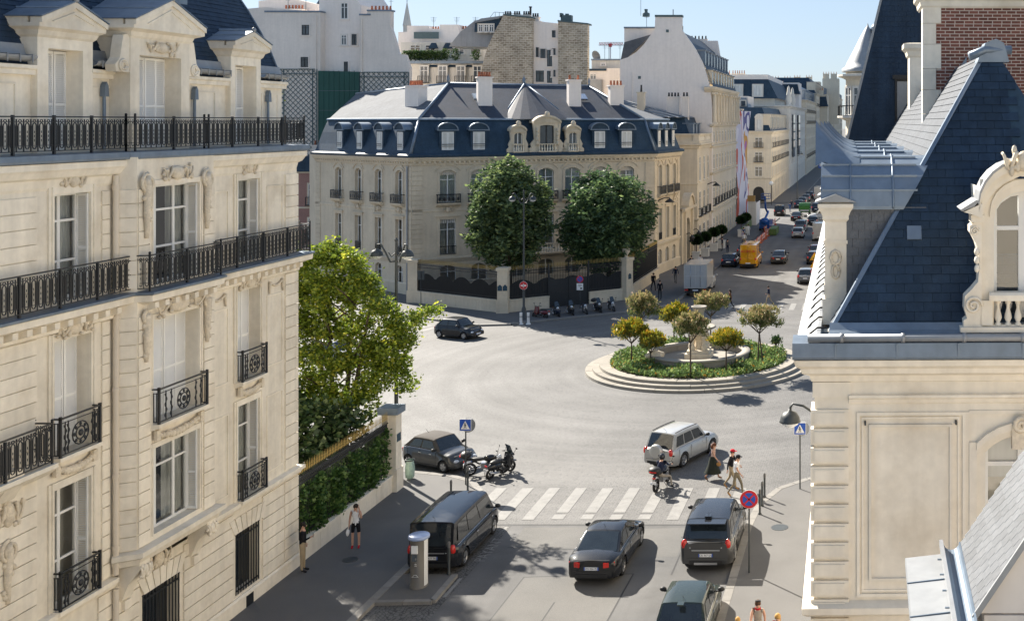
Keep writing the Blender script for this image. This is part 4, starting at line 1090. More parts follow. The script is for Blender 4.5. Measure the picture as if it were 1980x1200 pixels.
# arched stone lucarne with scrolls and balusters
LU = MB(); o = (2.07,3.05,13.14,15.35,.49); wall(LU, 1.84, 3.28, 13.1, 15.55, [o], .22, -.02)
LU.box(1.84,1.86,-.02,1.4,13.1,15.4); LU.box(1.78,3.34,-.05,-.03,13.1,13.14)
lu = LU.build('lucarne', STONE, RB)
casement(lu, 'window', 2.07,3.05,13.14,15.35,.2, None, [14.72], False, .075, None, .49, True)
mb = MB(); pts = arch_pts(1.80,3.32,15.72,.72,12)
for (xa, za), (xb, zb) in zip(pts[:-1], pts[1:]): mb.extr([(xa,-.22,za),(xb,-.22,zb),(xb,-.22,zb+.14),(xa,-.22,za+.14)], (0,.5,0)); mb.extr([(xa+.1*(1 if xa < 2.5 else -1)*.7,-.12,za-.12),(xb+.1*(1 if xb < 2.5 else -1)*.7,-.12,zb-.12),(xb,-.12,zb),(xa,-.12,za)], (0,.3,0))
pts2 = arch_pts(2.0,3.12,15.46,.54,10)
for (xa, za), (xb, zb) in zip(pts2[:-1], pts2[1:]): mb.extr([(xa,-.06,za),(xb,-.06,zb),(xb,-.06,zb+.09),(xa,-.06,za+.09)], (0,.1,0))
mb.extr([(1.55,-.22,15.02),(1.86,-.22,14.92),(1.86,-.22,15.16),(1.72,-.22,15.1)], (0,.5,0)); mb.box(1.68,1.9,-.14,.2,14.84,14.96); mb.build('archivolt', STONE, lu)
mb = MB(); mb.extr([(xa,-.24,za+.13) for xa, za in pts[:7]]+[(xa-.02,-.24,za+.17) for xa, za in pts[:7]][::-1], (0,.7,0)); mb.extr([(1.52,-.24,15.03),(1.72,-.24,15.11),(1.80,-.24,15.2),(1.76,-.24,15.22),(1.50,-.24,15.06)], (0,.7,0)); mb.build('lead_cover', ZINCL, lu)
mb = MB(); sil = [(1.86,13.12),(1.56,13.12),(1.56,13.22),(1.62,13.26),(1.57,13.42),(1.58,13.62),(1.70,13.74),(1.80,13.86),(1.82,14.1),(1.80,14.35),(1.76,14.5),(1.70,14.62),(1.66,14.68),(1.66,14.78),(1.74,14.84),(1.86,14.84)]
mb.extr([(x,-.10,z) for x, z in sil], (0,.3,0))
for cx, cz, r0 in ((1.72,13.47,.15),(1.745,14.70,.075)):
    mb.tube([(cx+r0*(1-t/26.)*math.cos(t*.5), -.12, cz+r0*(1-t/26.)*math.sin(t*.5)) for t in range(24)], r0*.16, 5)
for k in range(3): mb.ball((1.78,-.12,14.36-.14*k), (.05,.05,.07), 6, 4)
mb.build('scroll_bracket', STONE, lu)
mb = MB(); mb.prof([(-.16,13.55),(-.16,13.64),(-.12,13.68),(.1,13.68),(.1,13.55)], 1.98, 3.2); mb.box(1.84,2.04,-.10,.1,13.14,13.55); mb.box(1.5,3.4,-.2,.3,13.04,13.12); mb.build('balustrade', STONE, lu)
bl = baluster_mesh(.42, .06)
for k in range(6): link('baluster', bl, lu, T(2.14+.165*k, -.03, 13.13))
mb = MB(); ornament(mb, 2.56, -.24, 15.85, .8, .5, 8); mb.build('carved_relief', SCULPT, lu)
# ================================================================== LOW SLATED WING IN THE COURTYARD (sunlit, nearer than the corner building)
WG = thing('courtyard_wing', 'low sunlit slate roof with zinc gutter and ledge in the bottom right corner', 'roof', T(2.2, 13))
W0 = T(-2.2, 1.0)
mb = MB(W0); mb.box(.93,5,-1.95,0,0,11.0); mb.box(1.25,5,-1.94,-.02,11.0,11.15); mb.extr([(1.19,-1.93,11.17),(5,-1.93,11.17),(5,-1.93,12.7),(2.25,-1.93,12.7)], (0,1.92,0)); mb.build('wing_wall', PLASTER, WG)
Ow = W0 @ Vector((1.155,-2.0,11.17)); Vw = Vector((1.03,0,1.52)); Lw = 2.6; Vw.normalize(); Nw = Vector((-Vw.z,0,Vw.x))
for c in slate_cells([(0,0),(2.0,0),(2.0,Lw),(0,Lw)], .185, .132, 12):
    b = MB(); slate_solid(b, c[0], c[1], .132, Ow, Vector((0,1,0)), Vw, Nw, .010, .016); b.build('slate', SLATEL, WG)
MB(W0).extr([(1.155,-2.02,11.13),(2.3,-2.02,12.82),(2.26,-2.02,12.87),(1.11,-2.02,11.17)], (0,.03,0)).build('verge_strip', ZINCL, WG)
mb = MB(W0); n = 8
mb.extr([(1.035+.115*math.cos(math.pi+math.pi*i/n), -2.3, 11.215+.115*math.sin(math.pi+math.pi*i/n)) for i in range(n+1)]+[(1.035+.10*math.cos(2*math.pi-math.pi*i/n), -2.3, 11.215+.10*math.sin(2*math.pi-math.pi*i/n)) for i in range(n+1)], (0,2.3,0)); mb.build('gutter', ZINC, WG)
MB(W0).box(.885,.93,-2.5,-.02,11.17,11.25).build('gutter_lip', ZINCL, WG)
mb = MB(W0); mb.extr([(.47,-2.8,11.02),(.91,-2.8,11.07),(.91,-2.8,11.02),(.47,-2.8,10.97)], (0,2.78,0)); mb.box(.455,.485,-2.8,-.02,10.93,11.02); mb.build('ledge_sheet', ZINCL, WG)
for y in (-.8,-1.7): MB(W0).extr([(.455,y,11.03),(.91,y,11.085),(.91,y,11.07),(.455,y,11.02)], (0,.015,0)).build('sheet_seam', ZINC, WG)
for k in range(5): MB(W0).box(.84,.94,-.4-.45*k,-.38-.45*k,11.14,11.155).build('gutter_bracket', ZINC, WG)
MB(W0).box(1.3,5,-4.6,-2.0,10.8,10.9).build('flat_roof', ZINC, WG)
# ================================================================== FAR WINDOWS (surround proud of the wall, pane recessed inside it)
FW = {}
def far_window(parent, M, u, z, w_, h_, m=STONE3, rail=False, hood=False, jm=JOIN, curtain=True, name='window'):
    key = (round(w_,2), round(h_,2), m.name, hood, jm.name)
    if key not in FW:
        s_ = MB(); k = .14
        s_.box(-w_/2-k,-w_/2,-.07,.02,-.02,h_+k); s_.box(w_/2,w_/2+k,-.07,.02,-.02,h_+k); s_.box(-w_/2,w_/2,-.07,.02,h_,h_+k); s_.box(-w_/2-k-.08,w_/2+k+.08,-.14,.02,-.14,-.02)
        if hood: s_.box(-w_/2-k-.1,w_/2+k+.1,-.2,.02,h_+k,h_+k+.14)
        f = MB(); bar_frame(f, -w_/2, w_/2, 0, h_, -.05, .0, .07, [0], [h_*.72])
        p = MB(); p.box(-w_/2,w_/2,-.022,-.012,0,h_)
        FW[key] = (s_.mesh('window', m), f.mesh('sash', jm), p.mesh('pane', PANEF))
        r_ = MB(); r_.box(-w_/2-.2,w_/2+.2,-.34,-.30,.86,.92); r_.box(-w_/2-.2,w_/2+.2,-.34,-.30,0,.05)
        n = int(w_/.16)
        for i in range(n+1): x = -w_/2-.15+i*(w_+.3)/n; r_.box(x-.018,x+.018,-.335,-.305,.05,.86)
        for x in (-w_/2-.2, w_/2+.2): r_.box(x-.02,x+.02,-.34,.0,.86,.92); r_.box(x-.02,x+.02,-.34,-.30,0,.9)
        r_.box(-w_/2-.25,w_/2+.25,-.38,.02,-.1,-.0)
        FW[key] += (r_.mesh('railing', IRON),)
    a, b, c, d = FW[key]
    o = link(name, a, parent, M @ T(u, 0, z)); link('sash', b, o); link('pane', c, o)
    if rail: link('railing', d, o)
    return o

# ================================================================== THE MANSION BEHIND THE FENCE
HO = thing('mansion', 'pale stone mansion with blue mansard roof standing behind the black iron fence', 'building', frame(-43.2, 105, R(32.5)))
P0, P1, P2, P3 = (-6.25,17.7), (0,0), (24.2,0), (30.0,6.95)
def ff(a, b): return T(a[0], a[1]) @ Matrix.Rotation(math.atan2(b[1]-a[1], b[0]-a[0]), 4, 'Z')
FL, FF, FR = ff(P0, P1), ff(P1, P2), ff(P2, P3)
LL, LR = math.dist(P0, P1), math.dist(P2, P3)
BF = [3.3, 6.2, 9.9, 12.75, 15.4, 18.3, 21.2]; BL = [LL-s_ for s_ in (2.17,6.0,9.9,13.9)]; BR = [2.0,4.5,7.0]
PATHH = [P0, P1, P2, P3]
mb = MB()
def h_ops(bays, w_): return [o for u in bays for o in ((u-w_/2,u+w_/2,8.75,11.85,.35), (u-w_/2,u+w_/2,3.75,7.15), (u-w_/2,u+w_/2,.5,2.75,.3))]
for M, L_, bays, w_ in ((FL,LL,BL,1.25),(FF,24.2,BF,1.5),(FR,LR,BR,1.15)):
    mb.M = M; wall(mb, 0, L_, 0, 12.5, h_ops(bays, w_), .35, 0)
mb.M = None; mb.prism([(-5.6,17.7),(.5,.75),(24.,.7),(29.3,7.2),(24,26),(-6,26)], 0, 13.2)
mb.build('wall', STONE2, HO)
MB().sweep([(0,0),(.12,0),(.12,1.1),(0,1.2)], PATHH).build('plinth', STONE2, HO)
MB().sweep([(0,3.05),(.08,3.1),(.14,3.3),(.2,3.34),(.2,3.46),(0,3.5)], PATHH).build('string_course', STONE2, HO)
MB().sweep([(0,7.9),(.06,7.92),(.06,8.1),(0,8.12)], PATHH).build('string_course', STONE2, HO)
MB().sweep([(0,12.3),(.08,12.35),(.1,12.6),(.3,12.72),(.34,12.86),(.46,12.9),(.5,13.08),(0,13.1)], PATHH).build('cornice', STONE2, HO)
me = MB().box(-.09,.09,-.3,0,12.52,12.70).mesh('dentil', STONE2)
for M, L_ in ((FL,LL),(FF,24.2),(FR,LR)):
    n = int(L_/.45)
    for i in range(n): link('dentil', me, HO, M @ T((i+.5)*L_/n, 0))
MB().sweep([(0,13.08),(.56,13.1),(.6,13.3),(.4,13.42),(-.1,13.45)], PATHH).build('eaves_gutter', SLATEB, HO)
# rusticated piers at the corners
for M, L_ in ((FL,LL),(FF,24.2),(FR,LR)):
    rg = [(.0,1.0),(L_-1.0,L_)] if L_ > 12 else [(0,.8),(L_-.8,L_)]
    stones(HO, M, rg, 3.55, 12.25, .46, 0, (), .06, .05, STONE2)
for M, bays, w_ in ((FL,BL,1.25),(FF,BF,1.5),(FR,BR,1.15)):
    for i, u in enumerate(bays):
        for (z0, z1, ar) in ((8.75,11.85,.35),(3.75,7.15,0),(.5,2.75,.3)):
            casement(HO, 'window', u-w_/2, u+w_/2, z0, z1, .3, None, [z0+(z1-z0)*.70], z0 > 3, .075, M, ar, True)
            if z0 < 3: continue
            mb = MB(M); k = .22
            mb.box(u-w_/2-k,u-w_/2-.003,-.06,.01,z0,z1-ar+.1); mb.box(u+w_/2+.003,u+w_/2+k,-.06,.01,z0,z1-ar+.1)
            if ar:
                pts = arch_pts(u-w_/2-.02, u+w_/2+.02, z1+.02, ar+.02)
                for (xa, za), (xb, zb) in zip(pts[:-1], pts[1:]): mb.extr([(xa,-.06,za),(xb,-.06,zb),(u+(xb-u)*1.26,-.06,zb+.22),(u+(xa-u)*1.26,-.06,za+.22)], (0,.07,0))
                pts = arch_pts(u-w_/2-.42, u+w_/2+.42, z1+.50, ar+.25)
                for (xa, za), (xb, zb) in zip(pts[:-1], pts[1:]): mb.extr([(xa,-.09,za),(xb,-.09,zb),(xb,-.09,zb+.1),(xa,-.09,za+.1)], (0,.1,0))
            else: mb.box(u-w_/2-k,u+w_/2+k,-.07,.01,z1,z1+.25); mb.box(u-w_/2-.4,u+w_/2+.4,-.2,.01,z1+.25,z1+.36)
            mb.build('window_surround', STONE2, HO)
        mb = MB(M); e = w_/2+.32
        mb.box(-e+u,u+e,-.42,-.37,9.48,9.56); mb.box(u-e,u+e,-.42,-.37,8.72,8.78)
        for x in (u-e,u+e): mb.box(x-.03,x+.03,-.42,0,9.5,9.56); mb.box(x-.03,x+.03,-.42,-.36,8.7,9.55)
        n = int(2*e/.14)
        for q in range(n): x = u-e+.07+q*2*e/n; mb.box(x-.018,x+.018,-.41,-.38,8.78,9.48)
        for q in range(5): mb.ball((u-e*.8+q*e*.4,-.40,9.1),(.1,.03,.2),6,4)
        mb.build('balconette', IRON, HO)
        mb = MB(M); mb.prof([(.0,8.3),(-.2,8.4),(-.42,8.55),(-.46,8.7),(0,8.7)], u-e-.05, u+e+.05); ornament(mb, u, -.1, 8.05, w_*.9, .75, int(u*10)); mb.build('corbel', STONE2, HO)
        if i in (0, len(bays)-1) or M is FL:
            mb = MB(M)
            for x in np.linspace(u-w_/2, u+w_/2, 9): mb.box(x-.02,x+.02,-.04,.0,3.8,4.5)
            mb.box(u-w_/2,u+w_/2,-.05,.01,4.5,4.56); mb.box(u-w_/2,u+w_/2,-.05,.01,3.78,3.84); mb.build('railing', IRON, HO)
# scalloped blinds in the top-floor windows of the front
SCAL = mat('striped_blind', (.55,.50,.42), .9)
for i in (0, 1, 5, 6):
    mb = MB(FF); u = BF[i]
    for q in range(8): x = u-.7+q*.175; mb.extr([(x,.2,11.75),(x+.16,.2,11.75),(x+.16,.2,11.4),(x+.08,.2,11.32),(x,.2,11.4)], (0,.02,0))
    mb.build('scalloped_blind', SCAL, HO)
mb = MB(FF)
for q in range(9): x = 2.58+q*.16; mb.box(x,x+.08,.16,.2,6.75,7.1)
mb.build('striped_blind', JOIN, HO)
# stone balcony on the first floor behind the trees
mb = MB(FF); mb.prof([(0,2.9),(-.5,3.1),(-1.2,3.35),(-1.2,3.5),(0,3.5)], 9, 16.4); mb.box(9,16.4,-1.15,-.95,4.3,4.42); bo = mb.build('stone_balcony', STONE2, HO)
bm2 = baluster_mesh(.8, .09)
for q in range(26): link('baluster', bm2, bo, FF @ T(9.2+q*.28, -1.05, 3.5))
mb = MB(FL); mb.cyl((LL-.5,-.15,0),(LL-.5,-.15,12.3),.09,n=8); mb.build('downpipe', ZINCL, HO)
# mansard and upper roof
def inset(d):
    n = len(PATHH); out = []
    for i, p in enumerate(PATHH):
        P = Vector(p); a = (P-Vector(PATHH[i-1])).normalized() if i else None; b = (Vector(PATHH[i+1])-P).normalized() if i < n-1 else None
        a = a or b; b = b or a
        na, nb = Vector((a.y,-a.x)), Vector((b.y,-b.x)); m = (na+nb).normalized(); k = 1/max(.3, m.dot(na))
        out.append((P.x-m.x*d*k, P.y-m.y*d*k))
    return out
mb = MB(); lev = [(-.1,13.4),(.25,14.2),(.7,15.4),(1.05,16.2),(1.3,16.7)]
for (d0, z0), (d1, z1) in zip(lev[:-1], lev[1:]):
    A, B_ = inset(d0), inset(d1)
    for i in range(3): mb.quad((*A[i],z0),(*A[i+1],z0),(*B_[i+1],z1),(*B_[i],z1))
mb.build('mansard', SLATEB, HO)
TP = inset(1.3); RA, RBk, RC, RD = (5,8,20.4), (19.8,8,20.4), (-1.5,24,19.6), (25.5,24,20.0)
mb = MB(); mb.quad((*TP[1],16.7),(*TP[2],16.7),RBk,RA); mb.build('roof', SLATEP, HO)
mb = MB(); mb.quad((*TP[0],16.7),(*TP[1],16.7),RA,RC); mb.quad((*TP[2],16.7),(*TP[3],16.7),RD,RBk); mb.quad(RA,RBk,RD,RC); mb.build('side_roof', ZINCR, HO)
MB().sweep([(-1.35,16.62),(-1.1,16.64),(-1.12,16.8),(-1.4,16.84)], PATHH).build('roof_moulding', ZINC, HO)
mb = MB()
for a, b in (((*TP[1],16.75),RA),((*TP[2],16.75),RBk),(RA,RBk),((*TP[1],16.75),(*inset(-.1)[1],13.4)),((*TP[2],16.75),(*inset(-.1)[2],13.4)),(RA,RC)): mb.tube([a,b], .14, 6)
mb.build('hip_flashing', ZINC, HO)
mb = MB(); n = 10
vs_ = [(12.4+3.5*math.cos(math.pi+math.pi*i/n), 2.2+2.6*math.sin(math.pi+math.pi*i/n)*.7, 16.75) for i in range(n+1)]+[(12.4,6.6,20.5)]
mb.add(vs_, [(i,i+1,n+1) for i in range(n)]); mb.build('conical_roof', SLATEP, HO)
mb = MB(); mb.tube([vs_[0],vs_[-1]], .11, 6); mb.tube([vs_[n],vs_[-1]], .11, 6); mb.lathe([(.0,0),(.2,.05),(.12,.3),(.22,.5),(.05,.8),(.0,1.1)], 8, (12.4,6.9,20.4)); mb.lathe([(.0,0),(.16,.05),(.1,.3),(.16,.45),(.0,1.0)], 8, (5,8,20.4)); mb.lathe([(.0,0),(.16,.05),(.1,.3),(.16,.45),(.0,1.0)], 8, (19.8,8,20.4)); mb.build('finial', ZINC, HO)
for x, y, z in ((7.2,5.0,18.9),(18.1,5.2,19.0)):
    MB().extr([(x-.45,y-.5,z-.22),(x+.45,y-.5,z-.22),(x+.45,y+.5,z+.34),(x-.45,y+.5,z+.34)], (0,-.08,.14)).build('skylight', CHROME if x > 10 else ZINC, HO)
# slate dormers with rounded zinc hoods
def hooded(M, u, w_=1.1):
    d = MB(M); d.box(u-w_/2-.22,u+w_/2+.22,.12,1.6,13.5,15.75)
    n = 8; W = w_/2+.34
    d.extr([(u-W*math.cos(math.pi*i/n), .02, 15.72+.62*math.sin(math.pi*i/n)) for i in range(n+1)], (0,.25,0))
    dd = d.build('dormer', SLATEB, HO)
    h_ = MB(M); W += .1
    o_ = [(u-W*math.cos(math.pi*i/n), 15.70+.72*math.sin(math.pi*i/n)) for i in range(n+1)]
    i_ = [(u-(W-.1)*math.cos(math.pi*i/n), 15.70+.63*math.sin(math.pi*i/n)) for i in range(n+1)]
    h_.extr([(x,-.08,z) for x, z in o_+i_[::-1]], (0,2.2,0)); h_.box(u-W-.02,u+W+.02,-.06,.1,15.62,15.72); h_.build('hood', ZINC, dd)
    f = MB(M); bar_frame(f, u-w_/2,u+w_/2,13.75,15.5,.06,.14,.09,[u],[]); f.build('window', JOIN, dd)
    MB(M).box(u-w_/2+.08,u+w_/2-.08,.09,.11,13.83,15.42).build('pane', CURTAIN, dd)
    r_ = MB(M); r_.box(u-w_/2,u+w_/2,-.03,.0,14.28,14.34); r_.box(u-w_/2,u+w_/2,-.03,.0,14.1,14.14); r_.build('railing', IRON, dd)
for i in (0,1,5,6): hooded(FF, BF[i])
for u in BL: hooded(FL, u, .95)
for u in BR: hooded(FR, u, .8)
# carved stone lucarnes
def lucarne(u, w_, zt, main):
    b = 13.45; o = (u-w_*.26,u+w_*.26,b+.15,zt-(.75 if main else .55),.28 if not main else .1)
    l = MB(FF); wall(l, u-w_*.42, u+w_*.42, b, zt-.3, [o], .3, -.28); l.box(u-w_*.42,u-w_*.41,-.28,1.6,b,zt-.3); l.box(u+w_*.41,u+w_*.42,-.28,1.6,b,zt-.3)
    pts = arch_pts(u-w_*.52,u+w_*.52,zt+.25,.6 if main else .45,10)
    for (xa, za), (xb, zb) in zip(pts[:-1], pts[1:]): l.extr([(xa,-.48,za-.2),(xb,-.48,zb-.2),(xb,-.48,zb),(xa,-.48,za)], (0,1.9,0))
    l.extr([(x,-.3,z-.15) for x, z in pts], (0,.3,0)); l.box(u-w_*.5,u+w_*.5,-.4,.2,zt-.5,zt-.36)
    for s_ in (-1,1):
        x = u+s_*w_*.42; sil = [(x,b),(x+s_*w_*.3,b),(x+s_*w_*.3,b+.3),(x+s_*w_*.16,b+.5),(x+s_*w_*.2,b+.8),(x+s_*w_*.05,b+1.3),(x+s_*w_*.1,zt-.5),(x,zt-.5)]
        l.extr([(p,-.3,q) for p, q in sil], (0,.3,0))
        if main:
            for q in range(4): l.ball((x-s_*.12,-.42,b+.9+q*.42),(.17,.15,.26),7,5)
    l.ball((u,-.35,zt+.35),(.26,.2,.3),8,5)
    lo = l.build('lucarne', STONE2, HO)
    f = MB(FF); bar_frame(f, o[0],o[1],o[2],o[3],-.05,.0,.07,[u],[]); f.build('window', JOIN if not main else TRIM, lo); MB(FF).box(o[0],o[1],.02,.04,o[2],o[3]).build('pane', PANEF, lo)
    r_ = MB(FF); r_.box(u-w_*.34,u+w_*.34,-.5,-.3,b+.75,b+.85); r_.box(u-w_*.34,u+w_*.34,-.5,-.3,b-.02,b+.12); r_.build('parapet', STONE2, lo)
    n = 7 if main else 5
    for q in range(n): link('baluster', LBAL, lo, FF @ T(u-w_*.3+q*w_*.6/(n-1), -.4, b+.1))
LBAL = baluster_mesh(.66, .08)
lucarne(BF[3], 2.7, 16.9, True); lucarne(BF[2], 1.55, 15.95, False); lucarne(BF[4], 1.55, 15.95, False)
# chimneys with pots
def chimney(parent, c, d, z0, z1, npots, m=PLASTERW, rz=0., pots=TERRA, ph=.5):
    mb = MB(); mb.cbox((0,0,(z0+z1)/2), (d[0],d[1],z1-z0)); mb.cbox((0,0,z1+.05), (d[0]+.2,d[1]+.2,.14)); M = T(c[0],c[1]) @ Matrix.Rotation(rz,4,'Z')
    o = mb.build('chimney', m, parent, M)
    pm = MB().lathe([(.13,0),(.14,.05),(.10,ph*.8),(.13,ph),(.09,ph)], 7).mesh('chimney_pot', pots)
    for i in range(npots): link('chimney_pot', pm, o, T((-d[0]/2+.2+(d[0]-.4)*i/max(1,npots-1)) if npots > 1 else 0, 0, z1+.12))
    return o
chimney(HO, (7.7,4.2), (1.4,.8), 17.5, 20.9, 5); chimney(HO, (16.9,4.2), (1.3,.8), 17.5, 20.8, 2); chimney(HO, (21.6,4.5), (1.5,.8), 16.5, 20.3, 4); chimney(HO, (1.7,7.0), (2.4,1.0), 16.5, 20.0, 6, PLASTERW, R(-70))

# ================================================================== IRON FENCE OF THE MANSION
FE = [(-41.3,101.0), (-31.35,95.4), (-22.35,102.4), (-22.2,117.0)]
fe = thing('iron_fence', 'black iron fence with gilded spikes and wavy sheet panels around the mansion', 'fence', T(-31.35,95.4))
FO = T(31.35,-95.4)
spike = MB(); spike.cyl((0,0,0),(0,0,2.6),.022,n=5); spike.cur = 1; spike.lathe([(.02,2.6),(.032,2.68),(.02,2.76),(.03,2.8),(.0,3.02)], 5); SPK = spike.mesh('fence_bar', [IRON, GOLD])
def fence_run(a, b, gate=None):
    L_ = math.dist(a, b); M = FO @ ff(a, b)
    segs = [(.45,L_-.45)] if not gate else [(.45,gate[0]),(gate[1],L_-.45)]
    for u0, u1 in segs:
        n = max(1, round((u1-u0)/2.4))
        for i in range(n):
            MB(M).box(u0+(u1-u0)*i/n+.01, u0+(u1-u0)*(i+1)/n-.01, -.22, .22, .12, 1.08).build('base_stone', STONE2, fe)
        MB(M).box(u0,u1,-.27,.27,1.08,1.2).build('coping', STONE2, fe)
    n = round((L_-.9)/.145)
    for i in range(n+1): link('fence_bar', SPK, fe, M @ T(.45+(L_-.9)*i/n, 0, 1.12))
    mb = MB(M)
    for z in (1.35, 3.3, 3.52): mb.box(.4,L_-.4,-.03,.03,z,z+.05)
    mb.build('fence_rail', IRON, fe)
    mb = MB(M); k = int((L_-.9)/.2); xs = [.45+(L_-.9)*i/k for i in range(k+1)]
    zz = [2.25+.55*abs(math.sin((x-.45)*math.pi/2.3))**.8 for x in xs]
    mb.extr([(.45,.04,1.2)]+[(x,.04,z) for x, z in zip(xs, zz)][0:]+[(L_-.45,.04,1.2)], (0,.02,0)); mb.build('sheet_panel', IRON, fe)
    if gate:
        mb = MB(M); mb.box(gate[0],gate[1],-.02,.03,.16,2.6); mb.box((gate[0]+gate[1])/2-.03,(gate[0]+gate[1])/2+.03,-.06,.04,.16,4.1)
        for x in gate: mb.box(x-.06,x+.06,-.08,.08,.13,4.0)
        mb.build('gate', IRON, fe)
fence_run(FE[0], FE[1]); fence_run(FE[1], FE[2], (4.0,7.7)); fence_run(FE[2], FE[3])
for i, (x, y) in enumerate(FE[:3]):
    rz = (R(0), R(4), R(60))[i]
    mb = MB(FO @ T(x,y) @ Matrix.Rotation(rz,4,'Z')); mb.box(-.5,.5,-.5,.5,.12,1.25); mb.box(-.43,.43,-.43,.43,1.25,3.75); mb.box(-.52,.52,-.52,.52,3.75,3.95); mb.extr([(-.52,-.52,3.95),(.52,-.52,3.95),(.52,.52,3.95),(-.52,.52,3.95)],(0,0,.06))
    if i == 2: mb.lathe([(.2,4.0),(.12,4.15),(.2,4.3),(.38,4.6),(.34,4.75),(.42,4.8),(.0,4.85)], 12)
    p = mb.build('pillar', STONE2, fe)
    if i:
        for s_ in ((-.2,.24) if i == 1 else (.0,)):
            q = MB(FO @ T(x,y) @ Matrix.Rotation(rz,4,'Z')); q.box(s_-.19,s_+.19,-.455,-.43,2.05,2.45); q.extr([(s_+.12*math.cos(t),-.455,2.45+.12*math.sin(t)) for t in np.linspace(0,math.pi,7)],(0,.024,0)); q.build('street_plaque', PLAQUE, p)

# ================================================================== BUILDINGS BEHIND
east = lambda px, d: (px-1680)*d/2150.
high = lambda py, d: 16.5-(py-235)*d/2150.
def face(d, pxs): return [(east(px, d), high(py, d)) for px, py in pxs]
def slab(parent, name, d, pts, depth, m, M0):
    """a wall with the given outline at distance d, 'depth' metres thick; M0 brings world coordinates into the thing's frame"""
    return MB(M0).extr([(x, d, z) for x, z in face(d, pts)], (0, depth, 0)).build(name, m, parent)

# grey party-wall building with trellis
d = 132.; x0 = east(560, d); GB = thing('party_wall_building', 'grey rendered building with a green panel and trellis on its blind wall', 'building', T(x0, d)); M0 = T(-x0, -d)
slab(GB, 'wall', d, [(470,560),(470,18),(512,14),(619,24),(619,560)], 9, PLASTER, M0)
slab(GB, 'wall', d+1.2, [(617,560),(617,-25),(672,-25),(697,10),(697,560)], 9, PLASTERW, M0)
slab(GB, 'wall', d, [(695,560),(695,30),(710,30),(710,22),(755,22),(755,52),(764,80),(770,104),(784,106),(792,132),(792,560)], .7, PLASTER, M0)
for a, b, py in ((511,620,24),(694,716,30),(709,756,22)): slab(GB, 'coping', d-.1, [(a,py),(b,py),(b,py-3),(a,py-3)], 1.2, ZINC, M0)
for px, py in ((591,68),(589,130),(656,86),(676,86)): far_window(GB, M0 @ T(0, d+(1.2 if 620 < px < 690 else 0)), east(px,d), high(py,d), .9 if px < 640 else .6, 1.2 if px != 676 else 1.3, PLASTER, jm=TRIM if px < 640 or px == 676 else JOIN)
far_window(GB, M0 @ T(0,d+1.2), east(657,d), high(35,d), .8, 1.9, PLASTERW)
far_window(GB, M0 @ T(0,d+1.2), east(660,d), high(138,d), .5, 1.2, PLASTERW, jm=TRIM)
slab(GB, 'green_panel', d-.25, [(615,300),(615,137),(694,139),(694,300)], .2, GREENP, M0)
for j in range(8):
    px = 615+79*j/8.
    slab(GB, 'panel_rib', d-.29, [(px,300),(px,137),(px+1,137),(px+1,300)], .045, GREENP, M0)
for py in (176,214): slab(GB, 'panel_joint', d-.30, [(615,py),(615,py-1),(694,py-1),(694,py)], .05, TRELL, M0)
def trellis(pa, pb, py):
    mb = MB(M0); xa, xb, zt, zb = east(pa,d), east(pb,d), high(py,d), 8.
    for x in (xa, xa+.5, xb-.5, xb): mb.box(x-.045,x+.045,d-.12,d-.04,zb,zt)
    for z in (zt, zt-.55): mb.box(xa,xb,d-.12,d-.04,z-.045,z+.045)
    p = 0.
    st = .62
    def dg(x, z, sgn):      # diagonal lath clipped to the panel
        return
    w_ = xb-xa; h_ = zt-zb; k = -h_
    while k < w_:
        for sgn in (1,-1):
            a0 = max(0,k); a1 = min(w_, k+h_)
            if a1-a0 < .1: continue
            za0, za1 = (a0-k), (a1-k)
            if sgn == 1: A, B_ = (xa+a0,d-.08,zb+za0), (xa+a1,d-.08,zb+za1)
            else: A, B_ = (xb-a0,d-.06,zb+za0), (xb-a1,d-.06,zb+za1)
            mb.tube([A,B_], .038, 4, False)
        k += st
    mb.build('trellis', TRELL, GB)
trellis(541,613,134); trellis(696,790,140)
chimney(GB, (east(733,d)-x0, .6), (2.6,.9), 24, high(21,d), 6, PLASTER); chimney(GB, (east(527,d)-x0, 5), (2.4,.9), 24, high(12,d), 6, PLASTERW)
slab(GB, 'roof', d+6, [(500,40),(500,2),(560,-4),(620,10),(620,40)], 3, PLASTERW, M0); slab(GB, 'roof', d+8, [(590,40),(622,-8),(640,-8),(640,40)], 3, SLATEB, M0)

# brick house between the left building and the mansion
d = 128.; x0 = east(598,d); PB = thing('brick_house', 'pink brick house with stone trim seen between two stone buildings', 'building', T(x0,d)); M0 = T(-x0,-d)
slab(PB, 'wall', d, [(560,570),(560,335),(632,335),(632,570)], 6, BRICKP, M0)
slab(PB, 'roof', d-.3, [(556,332),(562,303),(640,303),(640,332)], 5, SLATEB, M0)
for py in (335, 403): slab(PB, 'string_course', d-.12, [(560,py),(560,py-3),(632,py-3),(632,py)], .2, STONE3, M0)
for py in (396, 462): far_window(PB, M0 @ T(0,d), east(604,d), high(py,d), .9, 2.4, STONE3, True)
chimney(PB, (.2,2), (1.4,.9), 11, high(283,d), 3, PLASTER)

